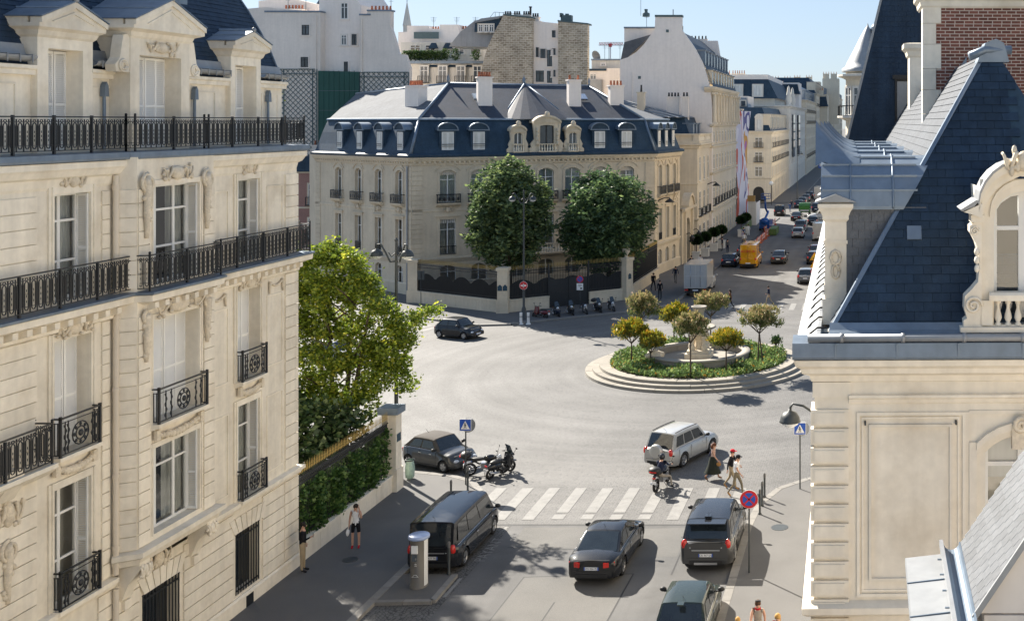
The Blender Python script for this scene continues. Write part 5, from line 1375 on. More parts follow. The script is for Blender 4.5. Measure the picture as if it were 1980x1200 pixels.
# terrace building with hedge on its balcony
d = 155.; x0 = east(860,d); TB = thing('terraced_building', 'pale stepped building with a clipped green hedge along its roof terrace', 'building', T(x0,d)); M0 = T(-x0,-d)
slab(TB, 'wall', d, [(770,560),(770,122),(935,122),(935,560)], 10, STONEW, M0)
slab(TB, 'terrace_edge', d-.5, [(770,123),(770,118),(935,118),(935,123)], 2, ZINC, M0)
for px in (822,858,893,925):
    far_window(TB, M0 @ T(0,d-.4), east(px,d), high(160,d), 1.1, 2.3, STONEW, True)
    if px < 900:
        q = px+18; MB(M0).extr([(east(q-9,d),d-.3,high(130,d)),(east(q+9,d),d-.3,high(130,d)),(east(q+5,d),d+.4,high(119,d)),(east(q-5,d),d+.4,high(119,d))], (0,.3,0)).build('slate_hood', SLATEB, TB)
slab(TB, 'wall', d+3.5, [(775,125),(775,82),(935,82),(935,125)], 8, STONEW, M0)
for px in (803,832,888,920):
    far_window(TB, M0 @ T(0,d+3.5), east(px,d+3.5), high(105,d+3.5), 1.4, 1.3, STONEW)
for px in (820,848,902):
    MB(M0).extr([(east(px-9,d),d+3.1,high(91,d)),(east(px+9,d),d+3.1,high(91,d)),(east(px+4,d),d+3.3,high(80,d)),(east(px-4,d),d+3.3,high(80,d))], (0,.4,0)).build('slate_hood', SLATEB, TB)
slab(TB, 'wall', d+7, [(770,100),(770,62),(787,62),(787,50),(828,50),(830,56),(850,56),(850,48),(886,48),(888,70),(893,100)], 4, PLASTERW, M0)
slab(TB, 'railing', d+6, [(800,75),(800,62),(848,62),(848,75)], .1, TRELL, M0)
chimney(TB, (east(807,d)-x0,8.5), (2.6,.8), 24, high(50,d), 7, PLASTERW); chimney(TB, (east(868,d)-x0,8.5), (2.6,.8), 24, high(49,d), 7, PLASTERW); chimney(TB, (east(775,d)-x0,9), (1.4,.8), 24, high(52,d), 3, PLASTERW)
HDG = leaf_mat('hedge_leaves', (.018,.04,.012), (.05,.10,.025), (.10,.15,.03))
hg = leaf_cloud('terrace_hedge', blob_pts([(east(x,d),d+.6,high(107,d),.9,.5,.75) for x in range(784,850,9)]+[(east(x,d),d+.7,high(105,d),.6,.5,.9) for x in (858,877,917)], 5200, 5, .5), .22, HDG, None, 3); tag(hg, 'clipped green hedge growing along the roof terrace of the stepped building', 'hedge')

# rubble-stone party walls
d = 148.; x0 = east(1030,d); SB = thing('rubble_wall_building', 'tall building with two bare rubble-stone party walls and a white strip between', 'building', T(x0,d)); M0 = T(-x0,-d)
slab(SB, 'rubble_wall', d, [(925,560),(926,160),(936,112),(944,88),(960,54),(974,30),(1029,36),(1027,560)], 9, RUBBLE, M0)
slab(SB, 'wall', d+.7, [(1026,560),(1026,40),(1082,46),(1082,560)], 8, PLASTERW, M0)
slab(SB, 'rubble_wall', d, [(1079,560),(1079,42),(1136,48),(1135,560)], 1.0, RUBBLE, M0)
for a, b, pa, pb in ((973,1030,29,35),(1078,1137,41,47)): slab(SB, 'coping', d-.1, [(a,pa+1),(a,pa-2),(b,pb-2),(b,pb+1)], 2, TRELL, M0)
for px, py, w_, h_ in ((1068,72,.5,.95),(1036,110,.4,1.3),(1047,112,.7,1.25),(1060,128,.7,2.2),(1068,106,.5,.9),(1041,158,1.1,1.5),(1060,160,.7,1.6),(1068,148,.5,.9)): far_window(SB, M0 @ T(0,d+.7), east(px,d), high(py,d), w_, h_, PLASTERW, jm=TRIM)
slab(SB, 'roof', d+1.5, [(868,90),(890,62),(918,40),(975,30),(960,54),(944,91)], 6, ZINCL, M0)
dm = slab(SB, 'roof_dormer', d+.9, [(917,62),(919,44),(966,34),(970,62)], 2, SLATEB, M0)
for px in (925,936,946): far_window(SB, M0 @ T(0,d+.9), east(px,d), high(61,d), .55, 1.0, STONEW)
slab(SB, 'dormer_roof', d+.6, [(914,45),(930,36),(968,31),(964,36)], 2.5, ZINCL, M0)
for k in range(4): chimney(SB, (east(975+18*k,d)-x0, 1.5), (1.0,.7), 28, high(29 if k < 3 else 33,d), 3, PLASTER, 0, TRIM)
mb = MB(M0)
for px in range(930,990,8): mb.tube([(east(px,d),d+4,high(34,d)),(east(px,d),d+4,high(18 if px > 936 else 28,d))], .03, 4)
mb.tube([(east(925,d),d+4,high(32,d)),(east(936,d),d+4,high(18,d)),(east(990,d),d+4,high(22,d))], .035, 4); mb.build('roof_railing', GREY_IRON, SB)
mb = MB(M0); mb.cyl((east(1017,d),d+2,high(30,d)),(east(1017,d),d+2,high(12,d)),.14,n=7); mb.cyl((east(1017,d),d+2,high(12,d)),(east(1017,d),d+2,high(10,d)),.22,n=7); mb.build('flue', TRIM, SB)
mb = MB(M0); mb.box(east(1080,d),east(1100,d),d+1,d+2,high(42,d),high(28,d)); mb.box(east(1078,d),east(1082,d),d+1,d+2,high(32,d),high(24,d)); mb.box(east(1088,d),east(1094,d),d+1.2,d+1.6,high(28,d),high(25,d)); mb.build('roof_plant', TRELL, SB)

# small pale buildings and dish between rubble walls and white gable
d = 165.; x0 = east(1165,d); NB = thing('small_pale_building', 'small pale flat-roofed building between the rubble walls and the white gable', 'building', T(x0,d)); M0 = T(-x0,-d)
slab(NB, 'wall', d, [(1125,560),(1125,136),(1172,136),(1172,132),(1200,132),(1200,560)], 8, PLASTERW, M0); slab(NB, 'wall', d+2, [(1144,150),(1144,116),(1199,116),(1199,150)], 6, STONEW, M0)
slab(NB, 'roof', d-.2, [(1124,137),(1124,133),(1172,133),(1172,137)], 3, SLATEB, M0); slab(NB, 'roof', d+1.9, [(1143,117),(1143,114),(1200,114),(1200,117)], 3, ZINC, M0)
far_window(NB, M0 @ T(0,d), east(1147,d), high(154,d), .9, .8, PLASTERW); far_window(NB, M0 @ T(0,d+2), east(1160,d), high(126,d), .6, .4, PLASTERW)
slab(NB, 'parapet', d-.6, [(1136,190),(1136,154),(1163,154),(1163,190)], .5, ZINCL, M0)
dish = MB(); dish.lathe([(0,0),(.35,.05),(.65,.18),(.85,.36)], 14); dish.tube([(0,0,0),(0,0,.7)], .03, 4); dish.build('dish', ZINCL, (sd_ := thing('satellite_dish', 'round satellite dish standing on a mast above the small pale building', 'satellite dish', T(east(1148,d),d+2.5,high(105,d)))), Matrix.Rotation(R(115),4,'X') @ Matrix.Rotation(R(-30),4,'Y'))
MB().cyl((0,.1,-1.0),(0,.1,0),.05,n=6).build('mast', ZINC, sd_)
# rain pipes, patches and aerials on the blank walls
def aerial(parent, M0, x, y, z, h=2.2, m=TRELL):
    q = MB(M0); q.cyl((x,y,z),(x,y,z+h),.035,n=4)
    for k in range(4): q.tube([(x-.45+.06*k,y,z+h-.12-.2*k),(x+.45-.06*k,y,z+h-.12-.2*k)], .02, 4)
    q.build('aerial', m, parent)
M_ = T(-east(560,132), -132)
for px, p0, p1 in ((612,30,137),(700,36,140),(618,30,137)):
    q = MB(M_); yy = 131.85 if px != 618 else 132.9; q.cyl((east(px,132),yy,high(p1,132)),(east(px,132),yy,high(p0,132)),.075,n=6); q.build('rain_pipe', PLASTER, GB)
for px, py in ((540,16),(575,10),(742,18)): aerial(GB, M_, east(px,132), 134, high(py+12,132), 2.6)
M_ = T(-east(860,155), -155)
for px in (795,842,880): aerial(TB, M_, east(px,155), 163, high(56,155), 2.4)
M_ = T(-east(1165,165), -165)
for px in (1160,1168,1190): aerial(NB, M_, east(px,165), 168, high(118,165), 2.8)
# tower crane and spire far off
d = 900.; cr = thing('tower_crane', 'red and white tower crane jib far off behind the rooftops', 'crane', T(east(1180,d),d)); mb = MB()
xl, xr, zc = east(1158,d)-east(1180,d), east(1205,d)-east(1180,d), high(88,d)
for dz in (0,2.4): mb.tube([(xl,0,zc+dz),(xr,0,zc+dz)], .35, 4)
mb.build('jib', STEELW, cr); n = 16; mb = MB()
for i in range(n): mb.tube([(xl+(xr-xl)*i/n,0,zc),(xl+(xr-xl)*(i+.5)/n,0,zc+2.4),(xl+(xr-xl)*(i+1)/n,0,zc)], .25, 4)
mb.build('lattice', REDS, cr); mb = MB(); mb.box(-.5,.5,-.5,.5,0,zc+1); mb.build('mast', STEELW, cr); MB().box(-1.2,1.2,-1.2,1.2,zc-1.2,zc+1.5).build('cab', REDS, cr)
d = 600.; sp = thing('church_spire', 'slim pale church spire rising behind the chimneys at upper left', 'spire', T(east(787,d),d)); mb = MB(); mb.lathe([(2.1,0),(2.1,high(52,d)),(2.4,high(50,d)),(0.12,high(4,d))], 8, smooth=False); mb.build('tower', STONEW, sp); mb = MB(); mb.box(-.12,.12,-.1,.1,high(5,d),high(-4,d)); mb.box(-.7,.7,-.1,.1,high(0,d),high(0,d)+.25); mb.build('cross', IRON, sp)
# ================================================================== FAR STREET, LEFT SIDE (facades on X = -21)
def street_block(label, d0, d1, xw, zc, floors, bay, m, roof=None, gf=4.2, rail_rows=(), attic=0., depth=14, win=(1.1,2.1), step=True, front=True, ztop=None, group=None, name='street_building'):
    """a terrace building on the left of the far street: facade along the street and the end wall that faces us"""
    b = thing(name, label, 'building', T(xw, d0, 0), group)
    MB().box(-depth,0,0,d1-d0,0,zc).build('wall', m, b)
    A = Matrix.Rotation(R(90),4,'Z')
    MB().sweep([(0,zc-.5),(.15,zc-.45),(.25,zc-.15),(.5,zc),(.5,zc+.18),(0,zc+.2)], [(-depth,0),(0,0),(0,d1-d0)]).build('cornice', m, b)
    MB().sweep([(0,gf-.2),(.18,gf-.1),(.18,gf+.1),(0,gf+.15)], [(-depth,0),(0,0),(0,d1-d0)]).build('string_course', m, b)
    fh = (zc-gf-.5)/floors
    n = max(1, int((d1-d0)/bay)); bs = (d1-d0)/n
    for k in range(floors):
        z = gf+.35+k*fh
        if k: MB().sweep([(0,z-.42),(.1,z-.4),(.1,z-.25),(0,z-.22)], [(-depth,0),(0,0),(0,d1-d0)]).build('string_course', m, b)
        for i in range(n): far_window(b, A, (i+.5)*bs, z, min(win[0],bs*.5), min(win[1],fh-1.0), m, k in rail_rows)
        if front:
            for x in front if isinstance(front, (list,tuple)) else (-2.2,-5.6,-9): far_window(b, I4, x, z, win[0], min(win[1],fh-1.0), m, k in rail_rows)
    for i in range(n): far_window(b, A, (i+.5)*bs, .5, min(1.6,bs*.55), gf-1.3, m)
    if roof:
        h_, ins, rm = roof
        mb = MB(); mb.add([(-depth,ins*.4,zc+.2),(-.2,ins*.4,zc+.2),(-.2,d1-d0,zc+.2),(-depth,d1-d0,zc+.2),(-depth,ins*1.2,zc+h_),(-ins,ins*1.2,zc+h_),(-ins,d1-d0-.1,zc+h_),(-depth,d1-d0-.1,zc+h_)], [(0,1,5,4),(1,2,6,5),(4,5,6,7),(2,3,7,6)]); mb.build('roof', rm, b)
        for i in range(n):
            q = MB(); y = (i+.5)*bs; q.box(-ins-.6,-.28,y-.6,y+.6,zc+.3,zc+h_*.72); dm = q.build('dormer', m if rm is SLATEB else rm, b)
            MB().box(-.29,-.25,y-.4,y+.4,zc+.5,zc+h_*.6).build('pane', PANEF, dm); MB().box(-ins-.8,-.12,y-.72,y+.72,zc+h_*.72,zc+h_*.72+.1).build('dormer_roof', ZINCL, dm)
    return b
# gateway and low court building beyond the mansion
gw = thing('carriage_gateway', 'stone carriage gateway with curved pediment between the mansion and the balustraded building', 'gateway', T(-21.4,131.5)); A = Matrix.Rotation(R(90),4,'Z')
mb = MB(A); wall(mb, -4.2, 4.2, 0, 6.2, [(-1.7,1.7,.14,5.2,1.6)], .6, 0); mb.box(-4.2,4.2,.6,1.0,5.6,6.2); mb.M = None; mb.box(-6,-.02,-4.21,-4.19,0,6.2); mb.build('wall', STONE2, gw)
mb = MB(A); mb.prof([(0,6.0),(-.4,6.2),(-.4,6.5),(0,6.5)], -4.3, 4.3); pts = arch_pts(-2.4,2.4,8.0,1.3); mb.extr([(x,-.3,z-.2) for x, z in pts], (0,.6,0)); 
for (xa, za), (xb, zb) in zip(pts[:-1], pts[1:]): mb.extr([(xa,-.5,za-.2),(xb,-.5,zb-.2),(xb,-.5,zb+.1),(xa,-.5,za+.1)], (0,.9,0))
for x in (-2.6,2.6): mb.box(x-.4,x+.4,-.25,.01,.1,6.0)
mb.build('pediment', STONE2, gw); MB(A).box(-1.7,1.7,.5,.55,.1,5.2).build('door', TRIM, gw)
for x in (-2.6, 2.6):
    mb = MB(A); mb.tube([(x,-.1,3.4),(x,-.6,3.6),(x,-.9,3.3)], .05, 5); mb.lathe([(.12,2.6),(.3,3.0),(.32,3.1),(.1,3.3),(0,3.35)], 8, (x,-.9,0)); mb.build('lantern', IRON, gw)
# balustraded building
bb = street_block('stone building with rooftop balustrade and grey mansard next to the carriage gateway', 137.5, 148, -21.2, 13.6, 2, 3.2, STONE3, None, 4.4, (0,), win=(1.3,3.0), front=[-6.2], name='balustraded_building')
mb = MB(); mb.sweep([(0,13.8),(.3,13.8),(.3,14.1),(0,14.1)], [(-14,0),(0,0),(0,10.5)]); mb.sweep([(0,14.8),(.3,14.8),(.32,15.0),(0,15.0)], [(-14,0),(0,0),(0,10.5)])
for x, y in ((0,0),(-3.4,0),(0,10.2),(-9,0),(0,5)): mb.box(x-.5,x+.2,y-.2,y+.5,13.8,15.0)
mb.box(-3.4,-.4,.02,.25,14.1,14.8); mb.build('parapet', STONE3, bb)
b_ = baluster_mesh(.7,.1)
for i in range(18): link('baluster', b_, bb, T(-3.9-.28*i, -.1, 14.1))
for i in range(30):
    if not 13 < i < 18: link('baluster', b_, bb, T(.1, .6+.31*i, 14.1))
mb = MB(); mb.add([(-14,1.2,14),(-1.0,1.2,14),(-1.0,10.5,14),(-14,10.5,14),(-14,2.2,17.0),(-2.0,2.2,17.0),(-2.0,10.5,17.0),(-14,10.5,17.0)], [(0,1,5,4),(1,2,6,5),(4,5,6,7)]); mb.build('mansard', SLATEB, bb)
mb = MB(); mb.add([(-18,1.6,17.02),(-1.8,1.6,17.02),(-1.8,10.4,17.02),(-16,7,20.6),(-22,4,20.0)], [(0,1,3,4),(1,2,3)]); mb.build('roof', ZINCL, bb)
mb = MB()
for i in range(16): t = i/15.; mb.tube([Vector((-18,1.58,17.06)).lerp(Vector((-1.8,1.58,17.06)),t), Vector((-22,4,20.05)).lerp(Vector((-16,7,20.65)),t)], .05, 4)
mb.build('roof_seam', ZINC, bb)
for y in (2.5,5,7.5): q = MB(); q.box(-2,-.85,y-.5,y+.5,14.2,16.2); q.box(-2.2,-.7,y-.65,y+.65,16.2,16.32); q.build('dormer', ZINC, bb)
mb = MB(); mb.lathe([(.7,0),(.7,.9),(.5,1.2)], 12, (-8.0,1.3,14.6)); mb.build('round_window', STONE3, bb); MB().cyl((-8,.55,15.1),(-8,.6,15.1),.45,n=12).build('pane', PANEF, bb)
chimney(bb, (-7.6,3.2), (.9,.8), 16.5, 20.1, 1, STONE3, 0, TRIM, .9); chimney(bb, (-4.0,6.0), (1.6,.9), 16.5, 19.6, 4, PLASTER, 0, TRIM); chimney(bb, (-2.3,5), (.8,.8), 16.5, 19.6, 2, PLASTER, 0, TRIM)
# white gable building
d = 148.2; wg = thing('white_gable_building', 'tall building with a huge blank white curved gable wall and corner chimney', 'building', T(-20.9,d)); M0 = T(20.9,-d)
slab(wg, 'gable_wall', d, [(1199,560),(1199,116),(1214,111),(1230,101),(1245,86),(1257,69),(1266,57),(1267,32),(1318,32),(1318,58),(1330,74),(1345,96),(1357,119),(1366,146),(1374,178),(1377,215),(1377.4,560)], .8, PLASTERW, M0)
slab(wg, 'coping', d-.12, [(1266,33),(1266,29),(1319,29),(1319,33)], 1.1, TRELL, M0)
slab(wg, 'wall', d+3, [(1207,120),(1207,54),(1267,54),(1267,120)], 5, PLASTERW, M0); slab(wg, 'roof', d+2.8, [(1206,55),(1206,52),(1268,52),(1268,55)], 5, ZINC, M0); slab(wg, 'rear_roof', d+1, [(1200,116),(1207,82),(1262,66),(1214,111)], 2, SLATEL, M0)
L_ = 27.
mb = MB(); mb.box(-12,0,.8,L_,0,21.0); mb.build('wall', STONE3, wg); MB().sweep([(0,20.4),(.2,20.5),(.5,20.8),(.6,21.1),(0,21.2)], [(-1,-.02),(0,-.02),(0,L_)]).build('cornice', STONE3, wg)
for z in (4.6,9.6,13.2,16.0): MB().sweep([(0,z-.25),(.2,z-.1),(.25,z+.1),(0,z+.15)], [(-.3,-.02),(0,-.02),(0,L_)]).build('string_course', STONE3, wg)
for i in range(9):
    u = 1.5+3.*i
    for z, h_ in ((.4,3.2),(5.3,2.4),(10.1,2.0),(13.7,1.5),(16.6,2.8)): far_window(wg, A, u, z, 1.2, h_, STONE3, z == 5.3)
col_ = MB().cyl((0,0,16.2),(0,0,20.2),.28,.24,8).box(-.38,.38,-.38,.38,16.1,16.4).box(-.38,.38,-.38,.38,20.1,20.4).mesh('column', STONE3)
for i in range(10): link('column', col_, wg, T(.3, .4+2.95*i, 0))
mb = MB(); prf = [(0,21.2),(-.6,23),(-1.6,25),(-3.2,27.2),(-5.2,29.0),(-6.5,29.4)]
for (xa, za), (xb, zb) in zip(prf[:-1], prf[1:]): mb.quad((xa,.8,za),(xa,L_,za),(xb,L_,zb),(xb,.8,zb))
mb.build('roof', SLATEB, wg)
for k in range(2):
    for i in range(9):
        u = 1.6+2.9*i; x = -.15-.95*k; z = 21.5+2.6*k; q = MB(); q.box(x-1.6,x,u-.55,u+.55,z,z+1.9); dm = q.build('dormer', STONE3 if k == 0 else ZINC, wg); MB().box(x+.005,x+.03,u-.35,u+.35,z+.2,z+1.6).build('pane', PANEF, dm); MB().box(x-1.7,x+.15,u-.68,u+.68,z+1.9,z+2.02).build('dormer_roof', ZINCL, dm)
slab(wg, 'end_wall', d+L_-1, [(1347,235),(1351,79),(1387,79),(1394,120),(1398,135),(1398,235)], .8, PLASTERW, M0); chimney(wg, (-6.6,L_-.6), (4.2,.7), 27, 29.3, 8, PLASTERW, 0, TRIM)
mb = MB()
for i in range(7): mb.box(-5.6-.0,-5.4,2+i*1.2,2.1+i*1.2,28.6,30.0)
mb.box(-5.6,-5.4,2,9.4,29.9,30.0); mb.box(-5.6,-5.4,2,9.4,29.3,29.38); mb.cyl((-5.5,1.8,28.6),(-5.5,1.8,31.6),.06,n=5); mb.build('roof_railing', IRON, wg)
mb = MB(); mb.cyl((-9.6,.5,30.6),(-9.6,.5,34.0),.03,n=4); mb.lathe([(.5,30.5),(.5,30.9),(.2,31.1),(.25,31.5)], 8, (-8.9,.5,0)); mb.build('aerial', TRELL, wg)
q = MB(M0); q.cyl((east(1222,148),148.1,high(300,148)),(east(1222,148),148.1,high(140,148)),.06,n=6); q.build('rain_pipe', PLASTERW, wg)
aerial(wg, M0, east(1240,148), 151.5, high(54,148), 2.4)
for px, py in ((1290,60),(1236,150)): MB(M0).box(east(px,148)-.18,east(px,148)+.18,148.12,148.22,high(py,148)-.18,high(py,148)+.18).build('wall_vent', TRELL, wg)
# printed banner hanging on scaffolding at the crossing corner
BAN = stripes_mat('printed_banner', [(0,(.72,.70,.78)),(.40,(.60,.58,.70)),(.47,(.55,.10,.06)),(.51,(.74,.72,.78)),(.57,(.10,.10,.28)),(.60,(.70,.66,.72)),(.655,(.62,.30,.06)),(.69,(.40,.12,.36)),(.72,(.70,.68,.74))], .16, .055, 1.1)
bn = thing('printed_banner', 'tall rippling white, red and purple printed banner hung down a facade at the crossing', 'banner', T(-21.3,175.4) @ Matrix.Rotation(R(-6.5),4,'Z')); mb = MB(); n = 26
vs_ = []
for j in range(17):
    z = .4+17.8*j/16.
    for i in range(n+1): t = i/n; vs_.append((.1+.35*math.sin(t*9+z*.25)+.5*math.sin(z*.35)*.3, 10.5*t, z))
mb.add(vs_, [(j*(n+1)+i, j*(n+1)+i+1, (j+1)*(n+1)+i+1, (j+1)*(n+1)+i) for j in range(16) for i in range(n)], True); mb.build('cloth', BAN, bn)
mb = MB()
for y in (0,3.5,7,10.5): mb.cyl((-.4,y,0),(-.4,y,18.4),.05,n=5)
for z in (2,6,10,14,18.2): mb.cyl((-.4,0,z),(-.4,10.5,z),.04,n=5)
mb.build('scaffold_pole', TRELL, bn)
street_block('scaffolded corner building behind the printed banner', 176, 186, -21.4, 18.4, 4, 3.2, STONE3, (4,2,SLATEB), 4.2, (), front=False, name='corner_house')
# corner building across the side street
eb = street_block('cream corner building with dark slate mansard and stone dormers across the side street', 226, 272, -19.8, 14.4, 3, 3.6, STONE3, (5.0,2.2,SLATEB), 5.0, (1,2), depth=16, win=(1.5,2.2), front=[-2.6,-5.9], name='corner_house')
for x in (-2.6,-5.9,-8.5):
    q = MB(); q.box(x-.8,x+.8,.4,1.8,14.5,17.4); q.extr([(x-.95,.3,17.3),(x+.95,.3,17.3),(x+.6,.3,17.9),(x,.3,18.1),(x-.6,.3,17.9)],(0,1.4,0)); dm = q.build('stone_dormer', STONEW, eb); MB().box(x-.4,x+.4,.36,.4,14.9,16.9).build('pane', CURTAIN, dm)
for x in (-2.6,-5.9): MB().extr([(x-1.1,-.06,.2),(x+1.1,-.06,.2)]+[(x+1.1*math.cos(t),-.06,2.2+1.1*math.sin(t)) for t in np.linspace(0,math.pi,9)], (0,.07,0)).build('arched_shopfront', TRIM, eb)
wb = street_block('white modernised building with tall dark glazed strips beyond the corner building', 272, 342, -19.6, 20.2, 4, 5.5, STONEW, None, 5.4, (), depth=18, win=(1.6,2.0), front=[-3.5,-8], name='street_building')
for y in (13, 34): MB().box(.0,.5,y-3,y+3,7.5,18.2).build('glazed_strip', PANEF, wb); 
for y in (13, 34):
    for z in (9.5,11.6,13.7,15.8): MB().box(.5,.56,y-3,y+3,z,z+.35).build('spandrel', TRELL, wb)
MB().box(-22,-4,6,40,20.2,22.2).build('attic', STONEW, wb); mb = MB(); mb.add([(-22,4,22.2),(-3,4,22.2),(-3,60,22.2),(-22,4.8,27),(-5.5,4.8,27),(-5.5,60,27)], [(0,1,4,3),(1,2,5,4)]); mb.build('roof', SLATEB, wb)
for x in (-8,-13,-18): q = MB(); q.box(x-1.4,x+1.4,3.9,5.2,22.6,25.8); dm = q.build('dormer', STONEW, wb); MB().box(x-.9,x+.9,3.85,3.9,23,25.4).build('pane', CURTAIN, dm)
MB().box(-24,-6,10,60,26.5,28.4).build('attic', PLASTERW, wb)
for y in (8,22): mb = MB(); mb.lathe([(.9,20.2),(.6,21),(.9,22),(.5,23.5),(.3,25.0),(0,25.6)], 8, (-.6,y,0)); mb.build('finial', STONEW, wb)
street_block('cream terrace with black balcony rows, first beyond the white building', 342, 402, -19.3, 23.0, 5, 4.2, STONE3, (4.5,2.2,ZINC), 5., (0,3,4), depth=20, win=(1.4,2.2), front=[-3,-8], group=None)
street_block('tall beige terrace with upper balcony, second beyond the white building', 402, 480, -19.0, 26.5, 5, 4.5, STONE3, (6,3,SLATEB), 5., (0,4), depth=24, win=(1.4,2.4), front=[-3,-8])
street_block('distant tall beige terrace, third beyond the white building', 480, 580, -18.6, 28.0, 5, 5., STONE3, (4,3,ZINC), 6., (0,4), depth=30, win=(1.6,2.8), front=[-3,-9])
street_block('farthest hazy terrace closing the street on its left side', 580, 760, -18.2, 31.0, 5, 7., STONE3, (4,4,ZINC), 7., (4,), depth=40, win=(1.8,3.2), front=[-4,-12])
# skyline over the corner buildings: towers of chimneys and mansards
def skyline(label, d, px0, px1, py, m, roofm=None, dorm=(), pots=()):
    x0 = east((px0+px1)/2, d); o = thing('rooftop_block', label, 'building', T(x0,d)); M0 = T(-x0,-d)
    slab(o, 'wall', d, [(px0,240),(px0,py),(px1,py),(px1,240)], 12, m, M0)
    if roofm: slab(o, 'roof', d-.6, [(px0-1,py+22),(px0+3,py+3),(px1-3,py+3),(px1+1,py+22)], 6, roofm, M0)
    for px in dorm: slab(o, 'dormer', d-1.2, [(px-6,py+20),(px-6,py+7),(px+6,py+7),(px+6,py+20)], 2, STONEW, M0); slab(o, 'pane', d-1.3, [(px-4,py+19),(px-4,py+9),(px+4,py+9),(px+4,py+19)], .08, PANEF, M0)
    for px in pots: chimney(o, (east(px,d)-x0, 2), (12*d/2150,1.5), high(py+30,d), high(py-9,d), 3, STONE3, 0, TERRA, .9)
skyline('mansard block with two chimney stacks at the left of the distant skyline', 520, 1492, 1530, 160, STONE3, ZINC, (1508,), (1499,1522))
skyline('dark dormered mansard between chimney stacks in the middle of the distant skyline', 540, 1538, 1586, 158, STONE3, SLATEB, (1552,1574), (1541,1564))
skyline('broad ochre chimney wall at the right of the distant skyline', 500, 1590, 1622, 152, STONE3, None, (), (1597,1612))
skyline('pale rooftop block behind the white gable building', 300, 1396, 1470, 152, PLASTERW, None, (), (1404,1420,1433))
skyline('white penthouse block above the corner building', 330, 1420, 1545, 160, PLASTERW, SLATEB, (), (1432,))
skyline('low grey mansard left of the corner building', 236, 1418, 1446, 186, PLASTER, ZINC, (1425,1437), ())
skyline('dark slate rooftop with chimney behind the white penthouse block', 430, 1545, 1600, 184, STONE3, SLATEB, (1560,), (1585,))
# ================================================================== FAR STREET, RIGHT SIDE: bow-fronted building
tw = thing('bow_fronted_building', 'cream building with a round balconied bow and conical dome behind the slate roof', 'building', T(-.1,104)); 
tw_mb = MB(); tw_mb.box(-1.2,16,2,40,0,21.5); tw_mb.lathe([(2.1,0),(2.1,21.2)], 20, (.0,2,0)); tw_mb.build('wall', STONE3, tw)
for z in (3.9,8.2,12.4,16.9,20.8): MB().lathe([(2.1,z-.35),(2.4,z-.2),(2.9,z-.05),(2.9,z+.14),(2.1,z+.2)], 20, (0,2,0), False).build('balcony_slab', STONEW, tw)
for z in (12.4,16.9):
    mb = MB(); 
    for q in (.12,1.05): mb.lathe([(2.80,z+q),(2.86,z+q),(2.86,z+q+.07),(2.80,z+q+.07)], 20, (0,2,0), False)
    for i in range(60):
        t = 2*math.pi*i/60; x, y = 2.83*math.cos(t), 2+2.83*math.sin(t)
        if y < 3: mb.box(x-.02,x+.02,y-.02,y+.02,z+.14,z+1.08)
    mb.build('railing', IRON, tw)
for z in (4.2,8.6,12.6,17.1):
    for a in (-150,-115,-75,-40): far_window(tw, T(0,2) @ Matrix.Rotation(R(a+90),4,'Z') @ T(0,-2.1), 0, z, .95, 2.6, STONEW)
MB().lathe([(2.5,21.2),(2.5,21.5),(2.15,21.7),(2.0,22.1),(1.35,23.3),(.75,24.5),(.35,25.2),(.12,25.5),(0,25.9)], 18, (0,2,0)).build('dome', ZINCL, tw)
mb = MB(); mb.add([(-1.2,2.2,21.5),(16,2.2,21.5),(16,40,21.5),(-1.2,40,21.5),(1,4,26),(16,4,26),(16,40,26),(1,40,26)], [(0,1,5,4),(0,4,7,3),(4,5,6,7)]); mb.build('roof', SLATEB, tw)
chimney(tw, (2.4,3.6), (2.6,1.2), 21, high(30,104), 4, BRICK, 0, TERRA, 1.0); q = MB(); q.box(.4,2.0,.8,3,23.4,25.4); q.ball((1.2,1.9,25.3),(.95,1.2,.7),10,6); q.build('dormer', ZINC, tw)
sc2 = thing('sheeted_building', 'pale building under white scaffold sheeting far down the right side', 'building', T(.0,200)); MB().box(-2.0,14,0,60,0,18.5).build('wall', STONEW, sc2)
mb = MB()
for k in range(6): mb.box(-2.2,-1.9,-.3,60,3*k,3*k+.12); mb.box(-2.2,14,-.4,-.3,3*k,3*k+.12)
for k in range(8): mb.box(-2.2+2*k,-2.1+2*k,-.4,-.3,0,18.6)
mb.build('scaffold_pole', STEELW, sc2)
# ================================================================== VEHICLES
def paint(name, c, rough=.28, metal=.0): return mat(name, c, max(rough,.45), .05, metal, n=(3,.06), coat=1.)
P_BLACK = paint('black_paint', (.010,.011,.014)); P_GREY = paint('dark_grey_paint', (.055,.056,.058), .3, .3); P_SILVER = paint('silver_paint', (.42,.42,.41), .35, .55)
P_BRONZE = paint('grey_bronze_paint', (.085,.08,.072), .3, .4); P_GREEN = paint('dark_green_paint', (.018,.027,.022)); P_WHITE = paint('white_car_paint', (.40,.40,.40)); P_YELLOW = paint('yellow_van_paint', (.55,.26,.005), .4)
P_MGREY = paint('mid_grey_paint', (.15,.155,.165), .32, .4); P_NAVY = paint('navy_paint', (.015,.022,.045)); P_RED = paint('dark_red_paint', (.10,.012,.018)); P_SOFT = mat('soft_top_cloth', (.09,.08,.072), .9, n=(20,.1), bump=(120,.3)); P_LGREEN = paint('green_truck_paint', (.05,.16,.035)); P_BLUE = paint('blue_lift_paint', (.012,.08,.32), .4)
def lerp(a, b, t): return a+(b-a)*t
def curve_at(pts, x):
    if x <= pts[0][0]: return pts[0][1]
    for (a, va), (b, vb) in zip(pts[:-1], pts[1:]):
        if x <= b:
            t = (x-a)/(b-a); t = t*t*(3-2*t); return va+(vb-va)*t
    return pts[-1][1]
